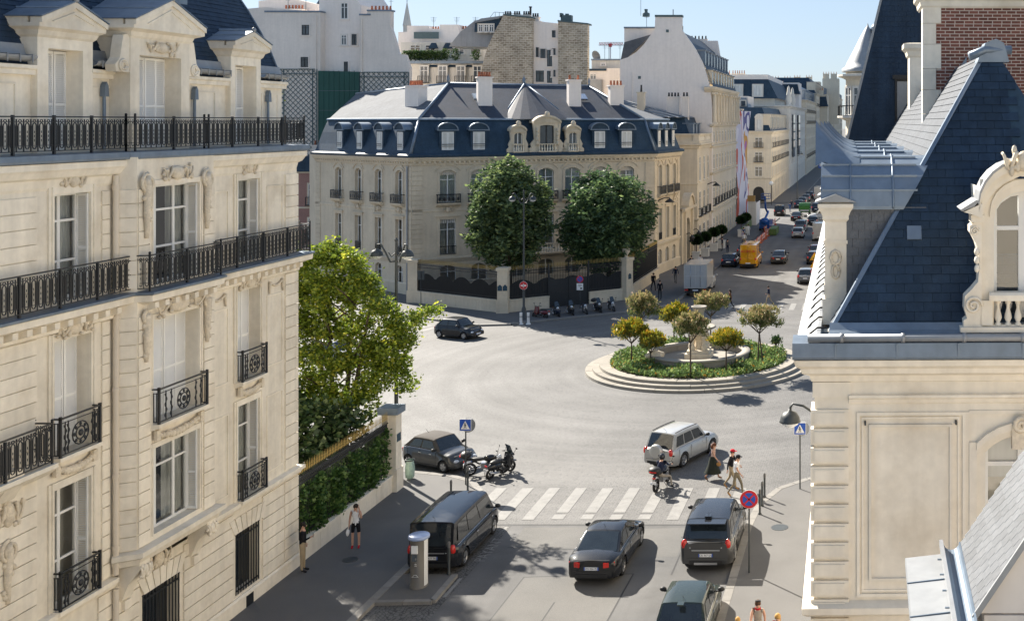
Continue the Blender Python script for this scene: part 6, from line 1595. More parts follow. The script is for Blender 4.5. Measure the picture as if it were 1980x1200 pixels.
def car(name, label, M, pm, L=4.5, W=1.8, H=1.45, wb=2.65, fo=.85, wr=.33, belt=.92, deck=None, gh=None, wr_roof=.62, roof_m=None, glass_tail=True, cat='car', plate='', detail=2, tint=None, group=None, rear='wide', roofrails=False, spare=False, mirrors=True, nwin=2, soft=False, blind_side=False, parent_label=None):
    """x forward, wheels on z = 0, origin under the middle of the car.
    deck: (x, z) heights of bonnet/boot line; gh: x of windscreen foot, roof front, roof rear, rear-window foot"""
    root = thing(name, label, cat, M, group)
    xf, xr = L/2, -L/2; ax = (xf-fo, xf-fo-wb); Ra = wr*1.16; w2 = W/2
    deck = deck or [(xr, belt-.12), (xr+.15, belt), (xf-1.3, belt), (xf-.35, belt-.16), (xf, belt-.42)]
    xs = set(np.linspace(xr, xf, 15))
    for a in ax:
        for k in (-1.02,-.9,-.66,-.35,0,.35,.66,.9,1.02): xs.add(a+k*Ra)
    xs |= {xr+.06, xf-.06, xr+.02, xf-.02}
    xs = sorted(x for x in xs if xr <= x <= xf)
    def halfw(x):
        e = min((x-xr)/.5, (xf-x)/.75, 1.); return w2*(.80+.20*math.sqrt(max(0, 1-(1-e)**2)))
    rings = []
    for x in xs:
        hw = halfw(x); zt = curve_at(deck, x); zs = zt-.05
        zb = .20+.10*max(0, 1-(x-xr)/.4)+.06*max(0, 1-(xf-x)/.5); za = zb
        for a in ax:
            q = Ra*Ra-(x-a)**2
            if q > 0: za = max(za, wr+math.sqrt(q)*.98)
        m1 = max(zb+.12, za+.005); m2 = max(zb+(zs-zb)*.5, za+.02)
        r_ = [(0,zb), (hw*.70,zb if za == zb else za), (hw*.95,za), (hw*1.0 if za == zb else hw*1.012,m1), (hw*1.0,min(m2,zs-.06)), (hw*.985,zs-.06), (hw*.93,zs), (hw*.6,zt+.0), (0,zt+.025)]
        rings.append([(x,y,z) for y, z in r_]+[(x,-y,z) for y, z in r_[-2:0:-1]])
    mb = MB(); n = len(rings[0]); k = len(rings)
    mb.add([p for r_ in rings for p in r_], [(i*n+j, i*n+(j+1) % n, (i+1)*n+(j+1) % n, (i+1)*n+j) for i in range(k-1) for j in range(n)]+[tuple(range(n)), tuple(range((k-1)*n, k*n))[::-1]], True)
    # cabin
    a0, a1, b1, b0 = gh; zbelt = lambda x: curve_at(deck, x)-.045
    hb = w2*.90; hr = w2*wr_roof/.62*.72
    def S(s, t, off=0.):
        xb_, xt_ = lerp(a0, b0, s), lerp(a1, b1, s); zb_ = zbelt(xb_); zr = H-.07-.03*abs(2*s-1)**2
        x = lerp(xb_, xt_, t); y = lerp(min(hb, halfw(xb_)*.93), hr, t**1.15)+off; return (x, y, lerp(zb_, zr, t))
    ns, nt_ = 9, 4
    vs_ = [S(i/(ns-1.), j/(nt_-1.)) for i in range(ns) for j in range(nt_)]
    cm = MB(); cm.cur = 0
    for sg in (1,-1): cm.add([(x, y*sg, z) for x, y, z in vs_], [(i*nt_+j, i*nt_+j+1, (i+1)*nt_+j+1, (i+1)*nt_+j) for i in range(ns-1) for j in range(nt_-1)], True)
    roof = []
    for i in range(ns):
        x, y, z = S(i/(ns-1.), 1.); roof += [(x,y,z),(x,y*.9,z+.045),(x,y*.5,z+.062),(x,0,z+.068),(x,-y*.5,z+.062),(x,-y*.9,z+.045),(x,-y,z)]
    rm_ = MB(); rm_.add(roof, [(i*7+j, i*7+j+1, (i+1)*7+j+1, (i+1)*7+j) for i in range(ns-1) for j in range(6)], True)
    for s, e in ((0., 1), (1., -1)):
        low = [(S(s,0)[0], S(s,0)[1]*f, S(s,0)[2]) for f in (1,.9,.5,0,-.5,-.9,-1)]; hi = roof[:7] if s == 0 else roof[-7:]
        mid = [tuple(lerp(a, b, .5) for a, b in zip(p, q)) for p, q in zip(low, hi)]
        bow = .10*e if s == 0 else -.05
        mid = [(p[0]+bow*(1-abs(f)**2)*.6, p[1], p[2]) for p, f in zip(mid, (1,.9,.5,0,-.5,-.9,-1))]
        cm.add(low+mid+hi, [(r_*7+j, r_*7+j+1, (r_+1)*7+j+1, (r_+1)*7+j) for r_ in range(2) for j in range(6)], True)
        if s == 0 or glass_tail:
            g = MB(); q = []
            for t in (.07,.35,.65,.93):
                for f in (-.88,-.5,0,.5,.88):
                    tt = t*2; A, B_ = (low, mid) if tt <= 1 else (mid, hi); tt = tt if tt <= 1 else tt-1
                    ff_ = (1,.9,.5,0,-.5,-.9,-1); 
                    def at(R_):
                        for j in range(6):
                            if ff_[j] >= f >= ff_[j+1]:
                                u = (ff_[j]-f)/(ff_[j]-ff_[j+1]); return [lerp(R_[j][c], R_[j+1][c], u) for c in range(3)]
                    p0, p1 = at(A), at(B_); q.append((lerp(p0[0],p1[0],tt)+.016*e, lerp(p0[1],p1[1],tt), lerp(p0[2],p1[2],tt)+.010))
            g.add(q, [(i*5+j, i*5+j+1, (i+1)*5+j+1, (i+1)*5+j) for i in range(3) for j in range(4)], True); g.build('windscreen' if s == 0 else 'rear_window', CARGLASS, root)
    body = mb.build('body', pm, root, sharp=50)
    cab = cm.build('cabin', P_SOFT if soft else pm, root, sharp=55); rm_.build('roof', roof_m or (P_SOFT if soft else pm), root)
    cuts = {1:[(.10,.90)], 2:[(.10,.50),(.54,.88)], 3:[(.07,.36),(.39,.66),(.69,.92)]}[nwin]
    if blind_side: cuts = [(.06,.30)]
    for sg in (1,-1):
        for (s0, s1) in cuts:
            g = MB(); q = [(x, y*sg, z) for s in (s0,(s0+s1)/2,s1) for t in (.14,.5,.86) for x, y, z in [S(s, t, .012)]]
            g.add(q, [(i*3+j, i*3+j+1, (i+1)*3+j+1, (i+1)*3+j) for i in range(2) for j in range(2)], True); g.build('side_window', CARGLASS, root)
    # underside and wheels
    MB().box(xr+.25,xf-.25,-w2*.66,w2*.66,.16,belt-.2).build('underbody', TRIM, root)
    for a in ax:
        for sg in (1,-1):
            yo = sg*(w2-.115)
            q = MB(); q.lathe([(wr*.62,-.105),(wr*.93,-.105),(wr,-.07),(wr,.07),(wr*.93,.105),(wr*.62,.105),(wr*.62,-.105)], 20)
            wl = q.build('wheel', RUBBER, root, T(a, yo, wr) @ Matrix.Rotation(R(90),4,'X'))
            if detail:
                q = MB(); zz = -.085*sg; q.lathe([(wr*.56,zz*.9),(wr*.64,zz*1.1),(wr*.64,zz*1.2),(wr*.60,zz*1.2),(wr*.58,zz*.9)], 18); q.cyl((0,0,zz*.3),(0,0,zz*.5),wr*.6,n=16)
                for s in range(5):
                    t = s*2*math.pi/5; q.cbox((wr*.3*math.cos(t), wr*.3*math.sin(t), zz), (wr*.62,.07,.04), t)
                q.cur = 0; q.build('rim', ALLOY, wl)
    # lamps, plates, mirrors, bumpers, handles
    zt = curve_at(deck, xr+.12); zf = curve_at(deck, xf-.12)
    for sg in (1,-1):
        if rear == 'wide': MB().cbox((xr+.07, sg*w2*.66, zt-.19), (.14,w2*.44,.17), sg*R(-20)).build('tail_light', REDL, root)
        elif rear == 'tall': MB().ball((xr+.10, sg*w2*.80, zt-.13), (.115,.115,.20), 8, 6).build('tail_light', REDL, root)
        MB().ball((xf-.16, sg*w2*.66, zf-.06), (.14,.17,.09), 10, 6).build('headlight', LAMPG, root)
        if detail:
            MB().cbox((xr+.045, sg*w2*.62, zt-.22), (.08,w2*.14,.03), sg*R(-14)).build('reversing_light', LAMPG, root)
            for xd in ((a0-.05)*.5+b0*.5, a0-.5): MB().cbox((xd, sg*(w2*.99), zbelt(xd)-.15), (.16,.03,.03)).build('door_handle', CHROME if detail > 1 else pm, root)
            q = MB()
            for xd in (a0-.15, lerp(a0,b0,.52), lerp(a0,b0,.86)):
                if xd < xf-fo-Ra or xd > xf: q.cbox((xd, sg*w2*.996, (zbelt(xd)+.30)/2+.02), (.014,.012,zbelt(xd)-.42))
            q.build('door_gap', TRIM, root)
            q = MB(); q.tube([(lerp(a0,b0,s), (min(hb, halfw(lerp(a0,b0,s))*.93)+.012)*sg, zbelt(lerp(a0,b0,s))+.01) for s in np.linspace(.06,.94,8)], .012, 4); q.build('window_trim', CHROME if detail > 1 else TRIM, root)
        if mirrors:
            q = MB(); q.ball((a0-.18, sg*(w2+.10), belt+.08), (.08,.12,.08), 8, 6); q.cbox((a0-.18, sg*(w2-.02), belt+.02), (.06,.18,.04)); q.build('wing_mirror', TRIM if detail else pm, root)
        if roofrails: MB().tube([S(s, 1.) [0:1]+(S(s,1.)[1]*sg*.92, S(s,1.)[2]+.085) for s in np.linspace(.04,.96,7)], .022, 5).build('roof_rail', TRIM, root)
    q = MB(); q.box(xr-.02,xr+.05,-w2*.62,w2*.62,.30,.42); q.build('bumper_trim', TRIM, root)
    q = MB(); q.box(xf-.05,xf+.015,-w2*.55,w2*.55,.30,.46); q.build('grille', TRIM, root)
    for e, x in ((-1,xr-.012),(1,xf+.02)):
        pz = .62 if e < 0 else .40
        p = MB().box(x-.008,x+.008,-.26,.26,pz-.055,pz+.055).build('number_plate', PLATEW, root)
        if detail:
            for sg in (1,-1): MB().box(x-.010,x+.010,sg*.24-.02,sg*.24+.02,pz-.055,pz+.055).build('plate_band', BLUE, p)
            if plate and e < 0: text_mb(plate, .098, INK, 'plate_lettering', p, T(x-.010,0,pz-.004) @ Matrix.Rotation(R(-90),4,'Z') @ UPR, .002)
    if detail:
        q = MB(); q.box(xr-.006,xr+.02,-w2*.72,w2*.72,.515,.528); q.box(xr-.006,xr+.02,-w2*.70,w2*.70,zt-.035,zt-.02); q.build('boot_gap', TRIM, root)
        if rear == 'tall': MB().box(xr-.012,xr+.02,-w2*.52,w2*.52,.775,.815).build('tailgate_strip', ALLOY, root)
        q = MB()
        for sg in (1,-1): q.box(xf-fo-wb+Ra+.05,xf-fo-Ra-.05,sg*w2*.985-.02,sg*w2*.985+.02,.22,.30)
        q.build('sill', TRIM, root)
    if spare:
        q = MB(); q.lathe([(.0,-.20),(.27,-.20),(.325,-.17),(.34,-.11),(.34,-.02)], 22); q.build('spare_wheel', pm, root, T(xr-.03,-.04,.93) @ Matrix.Rotation(R(90),4,'Y'))
    if detail > 1:
        MB().cyl((b1+.25,0,H+.0),(b1+.05,0,H+.14),.008,n=4).build('aerial', TRIM, root)
        q = MB(); q.tube([(a0+.02, .5, zbelt(a0)+.05),(a0-.25,.05,zbelt(a0)+.16)], .012, 4); q.build('wiper', TRIM, root)
    return root
HY = R(90)
def at(x, y, deg=90): return T(x, y, .012) @ Matrix.Rotation(R(deg), 4, 'Z')
# --- near vehicles
van_deck = [(-2.5,.98),(-2.4,1.02),(1.15,1.02),(1.9,.99),(2.3,.82),(2.5,.58)]
car('parked_van', 'long black passenger van parked beside the pay machine', at(-15.95,42.95), P_BLACK, 5.0, 1.92, 1.92, 3.2, .90, .34, 1.02, van_deck, (1.85,1.1,-2.34,-2.44), .72, nwin=3, rear='tall', cat='van', plate='EB 477 TK')

car('sedan', 'black sedan with red tail lights driving away down the middle lane', at(-9.8,41.9,88.5), P_BLACK, 4.8, 1.85, 1.45, 2.82, .95, .34, .93, [(-2.4,.88),(-2.2,.98),(-1.45,1.0),(1.0,.95),(1.9,.83),(2.4,.58)], (1.05,.25,-.75,-1.75), .62, plate='DS 356 ZJ')
s_ = car('parked_suv', 'dark grey large SUV parked at the right kerb before the crossing', at(-5.98,43.15), P_GREY, 4.85, 1.98, 1.78, 2.92, .9, .38, 1.13, [(-2.42,1.06),(-2.25,1.13),(1.1,1.12),(2.0,1.02),(2.42,.72)], (1.15,.45,-1.75,-2.2), .68, nwin=3, roof_m=P_BLACK, plate='CK 967 EA', rear='tall')
MB().box(-2.46,-2.40,-.42,.42,.28,.36).build('skid_plate', ALLOY, s_); MB().box(-1.85,-1.55,-.12,.12,1.79,1.84).build('roof_fin', P_BLACK, s_); MB().box(-2.35,-1.85,-.70,.70,1.70,1.74).build('spoiler', P_BLACK, s_)
m_ = car('small_hatchback', 'dark green small hatchback parked behind the large SUV at the bottom edge', at(-5.85,36.2), P_GREEN, 3.9, 1.72, 1.46, 2.5, .72, .31, .95, [(-1.95,.86),(-1.85,.95),(.7,.94),(1.5,.84),(1.95,.58)], (.80,.35,-1.3,-1.72), .66, plate='CQ 120 LM', rear='tall')
MB().box(-1.75,-1.5,-.1,.1,1.49,1.53).build('roof_fin', P_GREEN, m_)
car('silver_suv', 'silver four-wheel drive car with a covered spare wheel on its tailgate', at(-9.15,54.55,66), P_SILVER, 4.3, 1.76, 1.7, 2.5, .8, .35, 1.02, [(-2.0,.98),(-1.9,1.02),(.75,1.02),(1.6,.96),(2.15,.68)], (.95,.35,-1.65,-1.95), .68, nwin=3, rear='tall', roofrails=True, spare=True, plate='BX 214 RS')
car('convertible', 'small matte grey convertible with soft top parked behind the lamp post', at(-20.6,53.4,-27), P_GREY, 3.6, 1.63, 1.48, 2.3, .72, .29, .95, [(-1.8,.80),(-1.6,.98),(.55,.97),(1.3,.86),(1.8,.55)], (.75,.30,-1.0,-1.6), .66, soft=True, nwin=2, plate='DM 580 QA')
car('black_hatchback', 'black small hatchback rounding the corner in front of the fence', at(-31.4,85.2,-20), P_BLACK, 3.6, 1.63, 1.48, 2.3, .72, .29, .95, [(-1.8,.80),(-1.6,.98),(.55,.97),(1.3,.86),(1.8,.55)], (.75,.30,-1.0,-1.6), .66, plate='CT 431 VB', detail=1)
car('white_estate_car', 'white car half hidden by the maple, waiting in the side street', at(-36.6,76.5,-22), P_WHITE, 4.4, 1.8, 1.5, 2.6, .85, .31, .93, None, (.95,.3,-1.5,-2.0), .66, nwin=3, detail=0)
car('blue_hatchback', 'blue car mostly hidden by garden shrubs in the side street', at(-36.5,66.5,-25), paint('blue_paint', (.02,.06,.18)), 4.2, 1.75, 1.5, 2.55, .82, .31, .93, None, (.95,.3,-1.4,-1.9), .66, detail=0)
# --- far street
hb = dict(L=4.05, W=1.75, H=1.47, wb=2.52, fo=.8, wr=.31, belt=.93, gh=(.85,.35,-1.3,-1.8), wr_roof=.66, detail=0, rear='tall')
sdn = dict(L=4.6, W=1.8, H=1.45, wb=2.7, fo=.9, wr=.32, belt=.93, gh=(1.0,.3,-.85,-1.7), wr_roof=.62, detail=0)
suv = dict(L=4.6, W=1.85, H=1.68, wb=2.65, fo=.9, wr=.35, belt=1.05, gh=(1.0,.4,-1.7,-2.1), wr_roof=.68, detail=0, nwin=3, rear='tall')
vn = dict(L=5.4, W=2.0, H=2.5, wb=3.4, fo=.95, wr=.34, belt=1.2, gh=(2.0,1.25,-2.6,-2.66), wr_roof=.76, detail=0, nwin=1, rear='tall', glass_tail=False, blind_side=True, cat='van')
def far(name, label, x, y, pm, kw, deg=90, **k): return car(name, label, at(x, y, deg), pm, **{**kw, **k})
far('hatchback', 'black hatchback parked ahead of the white box truck', -15.9, 127.7, P_NAVY, hb)
far('sedan', 'grey bronze sedan driving alone in the middle of the far street', -10.5, 130.6, P_BRONZE, sdn, detail=1)
far('hatchback', 'grey hatchback next to the yellow roadworks signs', -6.45, 114.6, P_MGREY, hb, detail=1)
far('hatchback', 'black hatchback with a white roof, parked just beyond the roadworks signs', -6.35, 130, P_BLACK, hb, roof_m=P_WHITE)
far('parked_car', 'dark red car parked beyond the white-roofed hatchback', -6.5, 136.5, P_RED, hb)
far('hatchback', 'white hatchback driving away behind the grey car', -10.1, 159, P_WHITE, hb)
far('people_carrier', 'grey people carrier right in front of the white hatchback', -10.3, 168.5, P_MGREY, suv, H=1.7)
far('parked_van', 'white windowless van parked on the right of the far street', -6.9, 156, P_WHITE, vn)
far('parked_car', 'silver blue car parked beyond the yellow delivery van', -15.3, 137.5, P_MGREY, hb)
far('sedan', 'dark car crossing the sunny junction', -12.1, 186, P_BLACK, sdn)
far('small_car', 'small black car at the sunny junction next to the white minivan', -8.9, 177.5, P_BLACK, hb, detail=0, L=3.3, gh=(.75,.4,-1.0,-1.4), wb=2.1)
far('minivan', 'white minivan turning sideways across the junction', -8.0, 187, P_WHITE, suv, 188, L=4.7, detail=0)
far('suv', 'black square SUV parked past the blue lift', -15.7, 196, P_BLACK, suv, H=1.85)
far('sedan', 'navy car waiting beyond the green truck', -9.6, 204, P_NAVY, suv)
far('delivery_van', 'large white delivery van far down the street', -10.6, 236, P_WHITE, vn, L=6.2, H=2.8, gh=(2.4,1.7,-3.0,-3.05), wb=3.8)
for i, (x, y, pm, lb) in enumerate(((-13.4,214,P_NAVY,'navy car parked nearest in the distant left row'),(-13.2,222,P_MGREY,'grey car parked second in the distant left row'),(-13.0,231,P_MGREY,'pale grey car parked third in the distant left row'),(-12.8,240,P_NAVY,'dark car parked farthest in the distant left row'))): far('parked_car', lb, x, y, pm, hb, group='cars parked in the distant left row')
# yellow delivery van
yv = far('delivery_van', 'yellow delivery van with red lettering parked on the left of the far street', -13.55, 127.6, P_YELLOW, vn, L=6.0, H=2.68, W=2.05, gh=(2.3,1.6,-2.85,-2.97), wb=3.7)
text_mb('DHL', .42, REDS, 'van_lettering', yv, T(-3.04,0,1.95) @ Matrix.Rotation(R(-90),4,'Z') @ UPR, .006)
q = MB()
for z in (1.88,1.95,2.02): q.box(-3.035,-3.03,.48,.78,z-.018,z+.018); q.box(-3.035,-3.03,-.78,-.48,z-.018,z+.018)
q.build('van_stripes', REDS, yv); q = MB(); q.box(-3.04,-3.01,-.012,.012,.75,2.5); q.box(-3.05,-2.9,-.95,.95,.35,.55); q.build('door_gap', TRIM, yv)
# white box truck
bt = thing('box_truck', 'white box truck parked at the corner of the far street pavement', 'truck', at(-16.3,107.9))
mb = MB(); mb.box(-3.4,.9,-1.08,1.08,.85,3.05); cb = mb.build('cargo_box', P_WHITE, bt)
mb = MB(); 
for y in (-1.06,1.06): mb.box(-3.43,-3.38,y-.03,y+.03,.85,3.05)
for z in (.87,3.03): mb.box(-3.43,-3.38,-1.08,1.08,z-.04,z+.04)
mb.box(-3.42,-3.40,-.015,.015,.9,3.0); mb.box(-3.43,-3.40,-.95,.95,1.95,1.99); mb.build('door_frame', ALLOY, cb)
for y in (-.45,.45): MB().tube([(-3.44,y,.95),(-3.44,y,2.95)], .02, 5).build('lock_rod', CHROME, cb)
c2 = car('cab_tmp', 'x y z w', I4, P_WHITE, 3.0, 2.0, 2.3, 1.4, .8, .35, 1.15, [(-1.5,1.1),(-1.3,1.2),(.4,1.2),(1.1,1.05),(1.5,.7)], (.75,.15,-1.2,-1.4), .74, detail=0, nwin=1, glass_tail=False)
for ch in list(c2.children):
    if ch.name.split('.')[0] in ('body','cabin','roof','windscreen','side_window','headlight','wing_mirror','grille'): ch.parent = bt; ch.matrix_basis = T(2.45,0,0) @ ch.matrix_basis
    else: bpy.data.objects.remove(ch)
bpy.data.objects.remove(c2)
for x in (-2.2,2.75):
    for y in (-.85,.85): MB().lathe([(.2,-.12),(.33,-.12),(.36,-.08),(.36,.08),(.33,.12),(.2,.12)], 16).build('wheel', RUBBER, bt, T(x,y,.36) @ Matrix.Rotation(R(90),4,'X'))
MB().box(-3.4,1.2,-.5,.5,.5,.85).build('chassis', TRIM, bt); MB().box(-3.5,-3.35,-1.0,1.0,.42,.56).build('bumper', TRIM, bt)
for y in (-.85,.85): MB().box(-3.45,-3.38,y-.16,y+.16,.62,.76).build('tail_light', REDL, bt)
MB().box(-3.46,-3.44,-.26,.26,.6,.7).build('number_plate', PLATEW, bt)
# green truck and blue boom lift
gt = thing('green_truck', 'small bright green works truck at the junction', 'truck', at(-11.2,194.5)); mb = MB(); mb.extr([(-1.6,-.95,.9),(1.2,-.95,.9),(1.2,-.95,2.0),(.6,-.95,2.3),(-1.2,-.95,2.3),(-1.6,-.95,1.9)], (0,1.9,0)); mb.build('hopper', P_LGREEN, gt); mb = MB(); mb.box(1.25,2.5,-.9,.9,.5,2.1); mb.build('cab', P_LGREEN, gt); MB().box(2.0,2.53,-.8,.8,1.3,1.95).build('windscreen', CARGLASS, gt); MB().box(-1.66,-1.6,-.8,.8,.95,1.2).build('tailgate', P_WHITE, gt)
for x in (-1.0,1.9):
    for y in (-.8,.8): MB().lathe([(.2,-.12),(.38,-.12),(.38,.12),(.2,.12)], 14).build('wheel', RUBBER, gt, T(x,y,.38) @ Matrix.Rotation(R(90),4,'X'))
bl = thing('boom_lift', 'blue self-propelled boom lift standing inside the orange and white barriers', 'boom lift', at(-15.4,168,80) @ Matrix.Scale(.78,4)); mb = MB(); mb.box(-1.6,1.6,-1.1,1.1,.6,1.1); mb.build('chassis', P_BLUE, bl); mb = MB(); mb.box(-1.9,.6,-1.0,1.0,1.15,2.3); mb.ball((-1.5,0,2.0),(.9,.95,.7),10,6); mb.build('turret', P_BLUE, bl)
MB().tube([(-1.2,.2,2.2),(1.5,.2,3.4),(1.9,.2,3.6)], .22, 8).build('lower_boom', P_BLUE, bl); MB().tube([(1.8,.35,3.4),(.2,.35,4.4),(-.2,.35,6.6)], .2, 8).build('upper_boom', P_BLUE, bl)
mb = MB()
for z in (6.2,6.7,7.2): mb.tube([(-.9,-.6,z),(.5,-.6,z),(.5,.9,z),(-.9,.9,z),(-.9,-.6,z)], .04, 4)
for x, y in ((-.9,-.6),(.5,-.6),(.5,.9),(-.9,.9)): mb.cyl((x,y,6.2),(x,y,7.2),.04,n=5)
mb.box(-.9,.5,-.6,.9,6.15,6.2); mb.build('basket', P_BLUE, bl)
for x in (-1.1,1.1):
    for y in (-1.0,1.0): MB().lathe([(.2,-.15),(.48,-.15),(.5,.15),(.2,.15)], 14).build('wheel', RUBBER, bl, T(x,y,.48) @ Matrix.Rotation(R(90),4,'X'))

# ================================================================== MOTORCYCLES
def moto(name, label, M, pm=P_BLACK, kind='bike', case=False, screen=False, steer=0., rootname=None, group=None, lean=8):
    root = thing(name, label, 'motorcycle', M @ Matrix.Rotation(R(lean),4,'X'), group)
    wr = .31 if kind == 'bike' else .25; wx = .72 if kind == 'bike' else .64
    for x in (-wx, wx):
        q = MB(); q.lathe([(wr*.72,-.05),(wr*.92,-.06),(wr,-.02),(wr,.02),(wr*.92,.06),(wr*.72,.05),(wr*.72,-.05)], 18); wl = q.build('wheel', RUBBER, root, T(x,0,wr) @ Matrix.Rotation(R(90),4,'X'))
        q = MB(); q.lathe([(wr*.66,-.03),(wr*.74,-.03),(wr*.74,.03),(wr*.66,.03)], 16); q.cyl((0,0,-.06),(0,0,.06),.05,n=8)
        for s in range(5): t = s*1.2566; q.cbox((wr*.36*math.cos(t), wr*.36*math.sin(t), 0), (wr*.62,.035,.03), t)
        q.build('rim', ALLOY if kind == 'bike' else TRIM, wl)
    q = MB()
    for s in (-1,1): q.tube([(wx,s*.08,wr),(wx-.16,s*.085,.72),(wx-.22,s*.085,.92)], .024, 6)
    q.build('fork', CHROME, root)
    q = MB(); q.tube([(wx-.24,-.34,1.0),(wx-.20,-.2,1.03),(wx-.22,0,.98),(wx-.20,.2,1.03),(wx-.24,.34,1.0)], .018, 6)
    for s in (-1,1): q.tube([(wx-.26,s*.25,1.0),(wx-.3,s*.38,.99)], .026, 6); q.tube([(wx-.2,s*.26,1.02),(wx-.14,s*.32,1.22)], .01, 4); q.ball((wx-.14,s*.34,1.24), (.02,.07,.045), 6, 4)
    q.build('handlebar', TRIM, root)
    MB().ball((wx-.10,0,.84), (.10,.11,.11), 10, 6).build('headlight', LAMPG, root)
    if kind == 'bike':
        MB().ball((.18,0,.80), (.32,.16,.17), 12, 7).build('fuel_tank', pm, root)
        MB().ball((-.36,0,.79), (.40,.15,.085), 12, 6).build('seat', TRIM, root)
        q = MB(); q.box(-.2,.3,-.14,.14,.30,.62)
        for k in range(4): q.box(-.02,.3,-.19,.19,.48+.04*k,.50+.04*k)
        q.build('engine', ALLOY, root); q = MB(); q.tube([(.2,.16,.4),(-.1,.17,.25),(-.5,.17,.30),(-.85,.17,.42)], [.025,.03,.05,.05], 7); q.build('exhaust', CHROME, root)
        q = MB(); q.tube([(wx-.25,0,.9),(.2,0,.62),(-.3,0,.55),(-.6,0,.75),(-.95,0,.80)], .04, 6); q.tube([(-.1,.09,.45),(-wx,.09,wr)], .03, 5); q.build('frame', TRIM, root)
        MB().ball((-.86,0,.76), (.14,.09,.07), 8, 5).build('tail', pm, root)
    else:
        q = MB(); q.extr([(wx-.30,-.19,.28),(wx-.10,-.16,.5),(wx-.14,-.14,.95),(wx-.28,-.14,.98),(wx-.38,-.17,.45)], (0,.36,0)); q.ball((wx-.14,0,.62), (.16,.22,.3), 10, 6); q.build('leg_shield', pm, root)
        MB().extr([(-.1,-.17,.25),(wx-.3,-.17,.25),(wx-.3,-.17,.34),(-.1,-.17,.36)], (0,.34,0)).build('footboard', TRIM, root)
        q = MB(); q.ball((-.42,0,.56), (.42,.19,.20), 12, 7); q.build('rear_body', pm, root); MB().ball((-.32,0,.76), (.42,.17,.09), 12, 6).build('seat', TRIM, root)
        q = MB(); q.tube([(-.3,-.2,.3),(-.6,-.22,.33),(-.85,-.22,.4)], .055, 7); q.build('exhaust', ALLOY, root); MB().box(wx-.2,wx+.24,-.06,.06,wr*2-.02,wr*2+.03).build('mudguard', pm, root)
    MB().box(-.99,-.95,-.07,.07,.66,.72).build('tail_light', REDL, root); p = MB().box(-1.0,-.985,-.1,.1,.42,.56).build('number_plate', PLATEW, root)
    if screen: MB().extr([(wx-.18,-.2,.98),(wx-.18,.2,.98),(wx-.36,.13,1.38),(wx-.36,-.13,1.38)], (.012,0,.005)).build('windshield', mat('smoked_screen', (.035,.05,.065), .1, .5), root)
    if case: q = MB(); q.ball((-.88,0,1.02), (.26,.29,.17), 12, 7); q.build('top_case', TRIM, root); MB().box(-1.15,-1.1,-.16,.16,.98,1.03).build('reflector', REDL, root)
    q = MB(); q.tube([(-.05,-.1,.3),(-.02,-.28,.03)], .015, 5); q.build('side_stand', TRIM, root)
    return root
GM = 'motorcycles and scooters parked along the mansion kerb'
moto('motorcycle', 'black naked motorcycle leaning beside the crossing sign, left of the scooter', at(-17.9,52.0,12), P_BLACK, 'bike', True)
moto('scooter', 'large black scooter parked next to the left crossing sign', at(-17.2,51.9,62), P_BLACK, 'scooter', False, True)
for i, (x, y, kd, pm, cs, sn, lb, dg) in enumerate(((-27.55,93.4,'scooter',P_RED,False,False,'dark red scooter first in the row by the mansion gate',150),(-26.3,94.2,'scooter',P_NAVY,False,True,'navy scooter with tall screen second in the kerb row',-60),(-25.3,94.9,'scooter',P_BLACK,False,True,'black scooter with screen third in the kerb row',-62),(-24.3,95.6,'bike',P_NAVY,False,False,'small navy motorcycle with bright fork in the kerb row',-65),(-23.3,96.2,'scooter',P_BLACK,True,True,'black scooter with a top case in the kerb row',-58),(-22.3,96.9,'bike',P_NAVY,False,True,'dark motorcycle last in the row near the gate pillar',-62))):
    moto('scooter' if kd == 'scooter' else 'motorcycle', lb, at(x, y-.3, dg) @ T(0,0,.0 if i else .0), pm, kd, cs, sn, group=GM)
RM = at(-9.35,50.2,80); RB_ = moto('motorcycle', 'dark motorcycle with a big top case being ridden onto the crossing', RM, P_NAVY, 'bike', True, False, lean=0)
# ================================================================== FOUNTAIN ISLAND
FC = (-11.45, 75.0)
isl = thing('fountain_island', 'round stepped stone island planted with clipped trees in the middle of the square', 'traffic island', T(*FC))
rr = random.Random(11)
def ring_stone(r0, r1, z0, z1, a, b, n=4):
    mb = MB(); pts = [(r0*math.cos(lerp(a,b,i/n)), r0*math.sin(lerp(a,b,i/n))) for i in range(n+1)]+[(r1*math.cos(lerp(b,a,i/n)), r1*math.sin(lerp(b,a,i/n))) for i in range(n+1)]
    return mb.prism(pts, z0, z1)
for r0, r1, z0, z1, cnt in ((6.95,7.45,0,.17,30),(6.5,7.0,.0,.34,28),(5.85,6.55,.0,.52,26)):
    for i in range(cnt):
        a = 2*math.pi*i/cnt+.3; ring_stone(r0, r1, z0, z1+rr.uniform(-.006,.006), a+.0018, a+2*math.pi/cnt-.0018).build('step_stone', PLAZAS, isl)
MB().cyl((0,0,0),(0,0,.44),5.9,n=40).build('planting_bed', SOIL, isl)
ba = thing('fountain', 'round stone fountain basin with a carved pedestal and urn on the island', 'fountain', T(FC[0],FC[1],.44))
for i in range(14): a = 2*math.pi*i/14; ring_stone(2.95, 3.35, 0, .55, a+.003, a+2*math.pi/14-.003).build('rim_stone', PLAZAS, ba)
MB().lathe([(2.9,.5),(3.42,.5),(3.45,.56),(3.42,.63),(2.9,.63),(2.9,.5)], 40).build('rim_moulding', PLAZAS, ba)
MB().cyl((0,0,0),(0,0,.12),2.95,n=36).build('basin_floor', PLAZAS, ba)
mb = MB(); mb.box(-.85,.85,-.85,.85,.12,.55); mb.box(-.72,.72,-.72,.72,.55,.75)
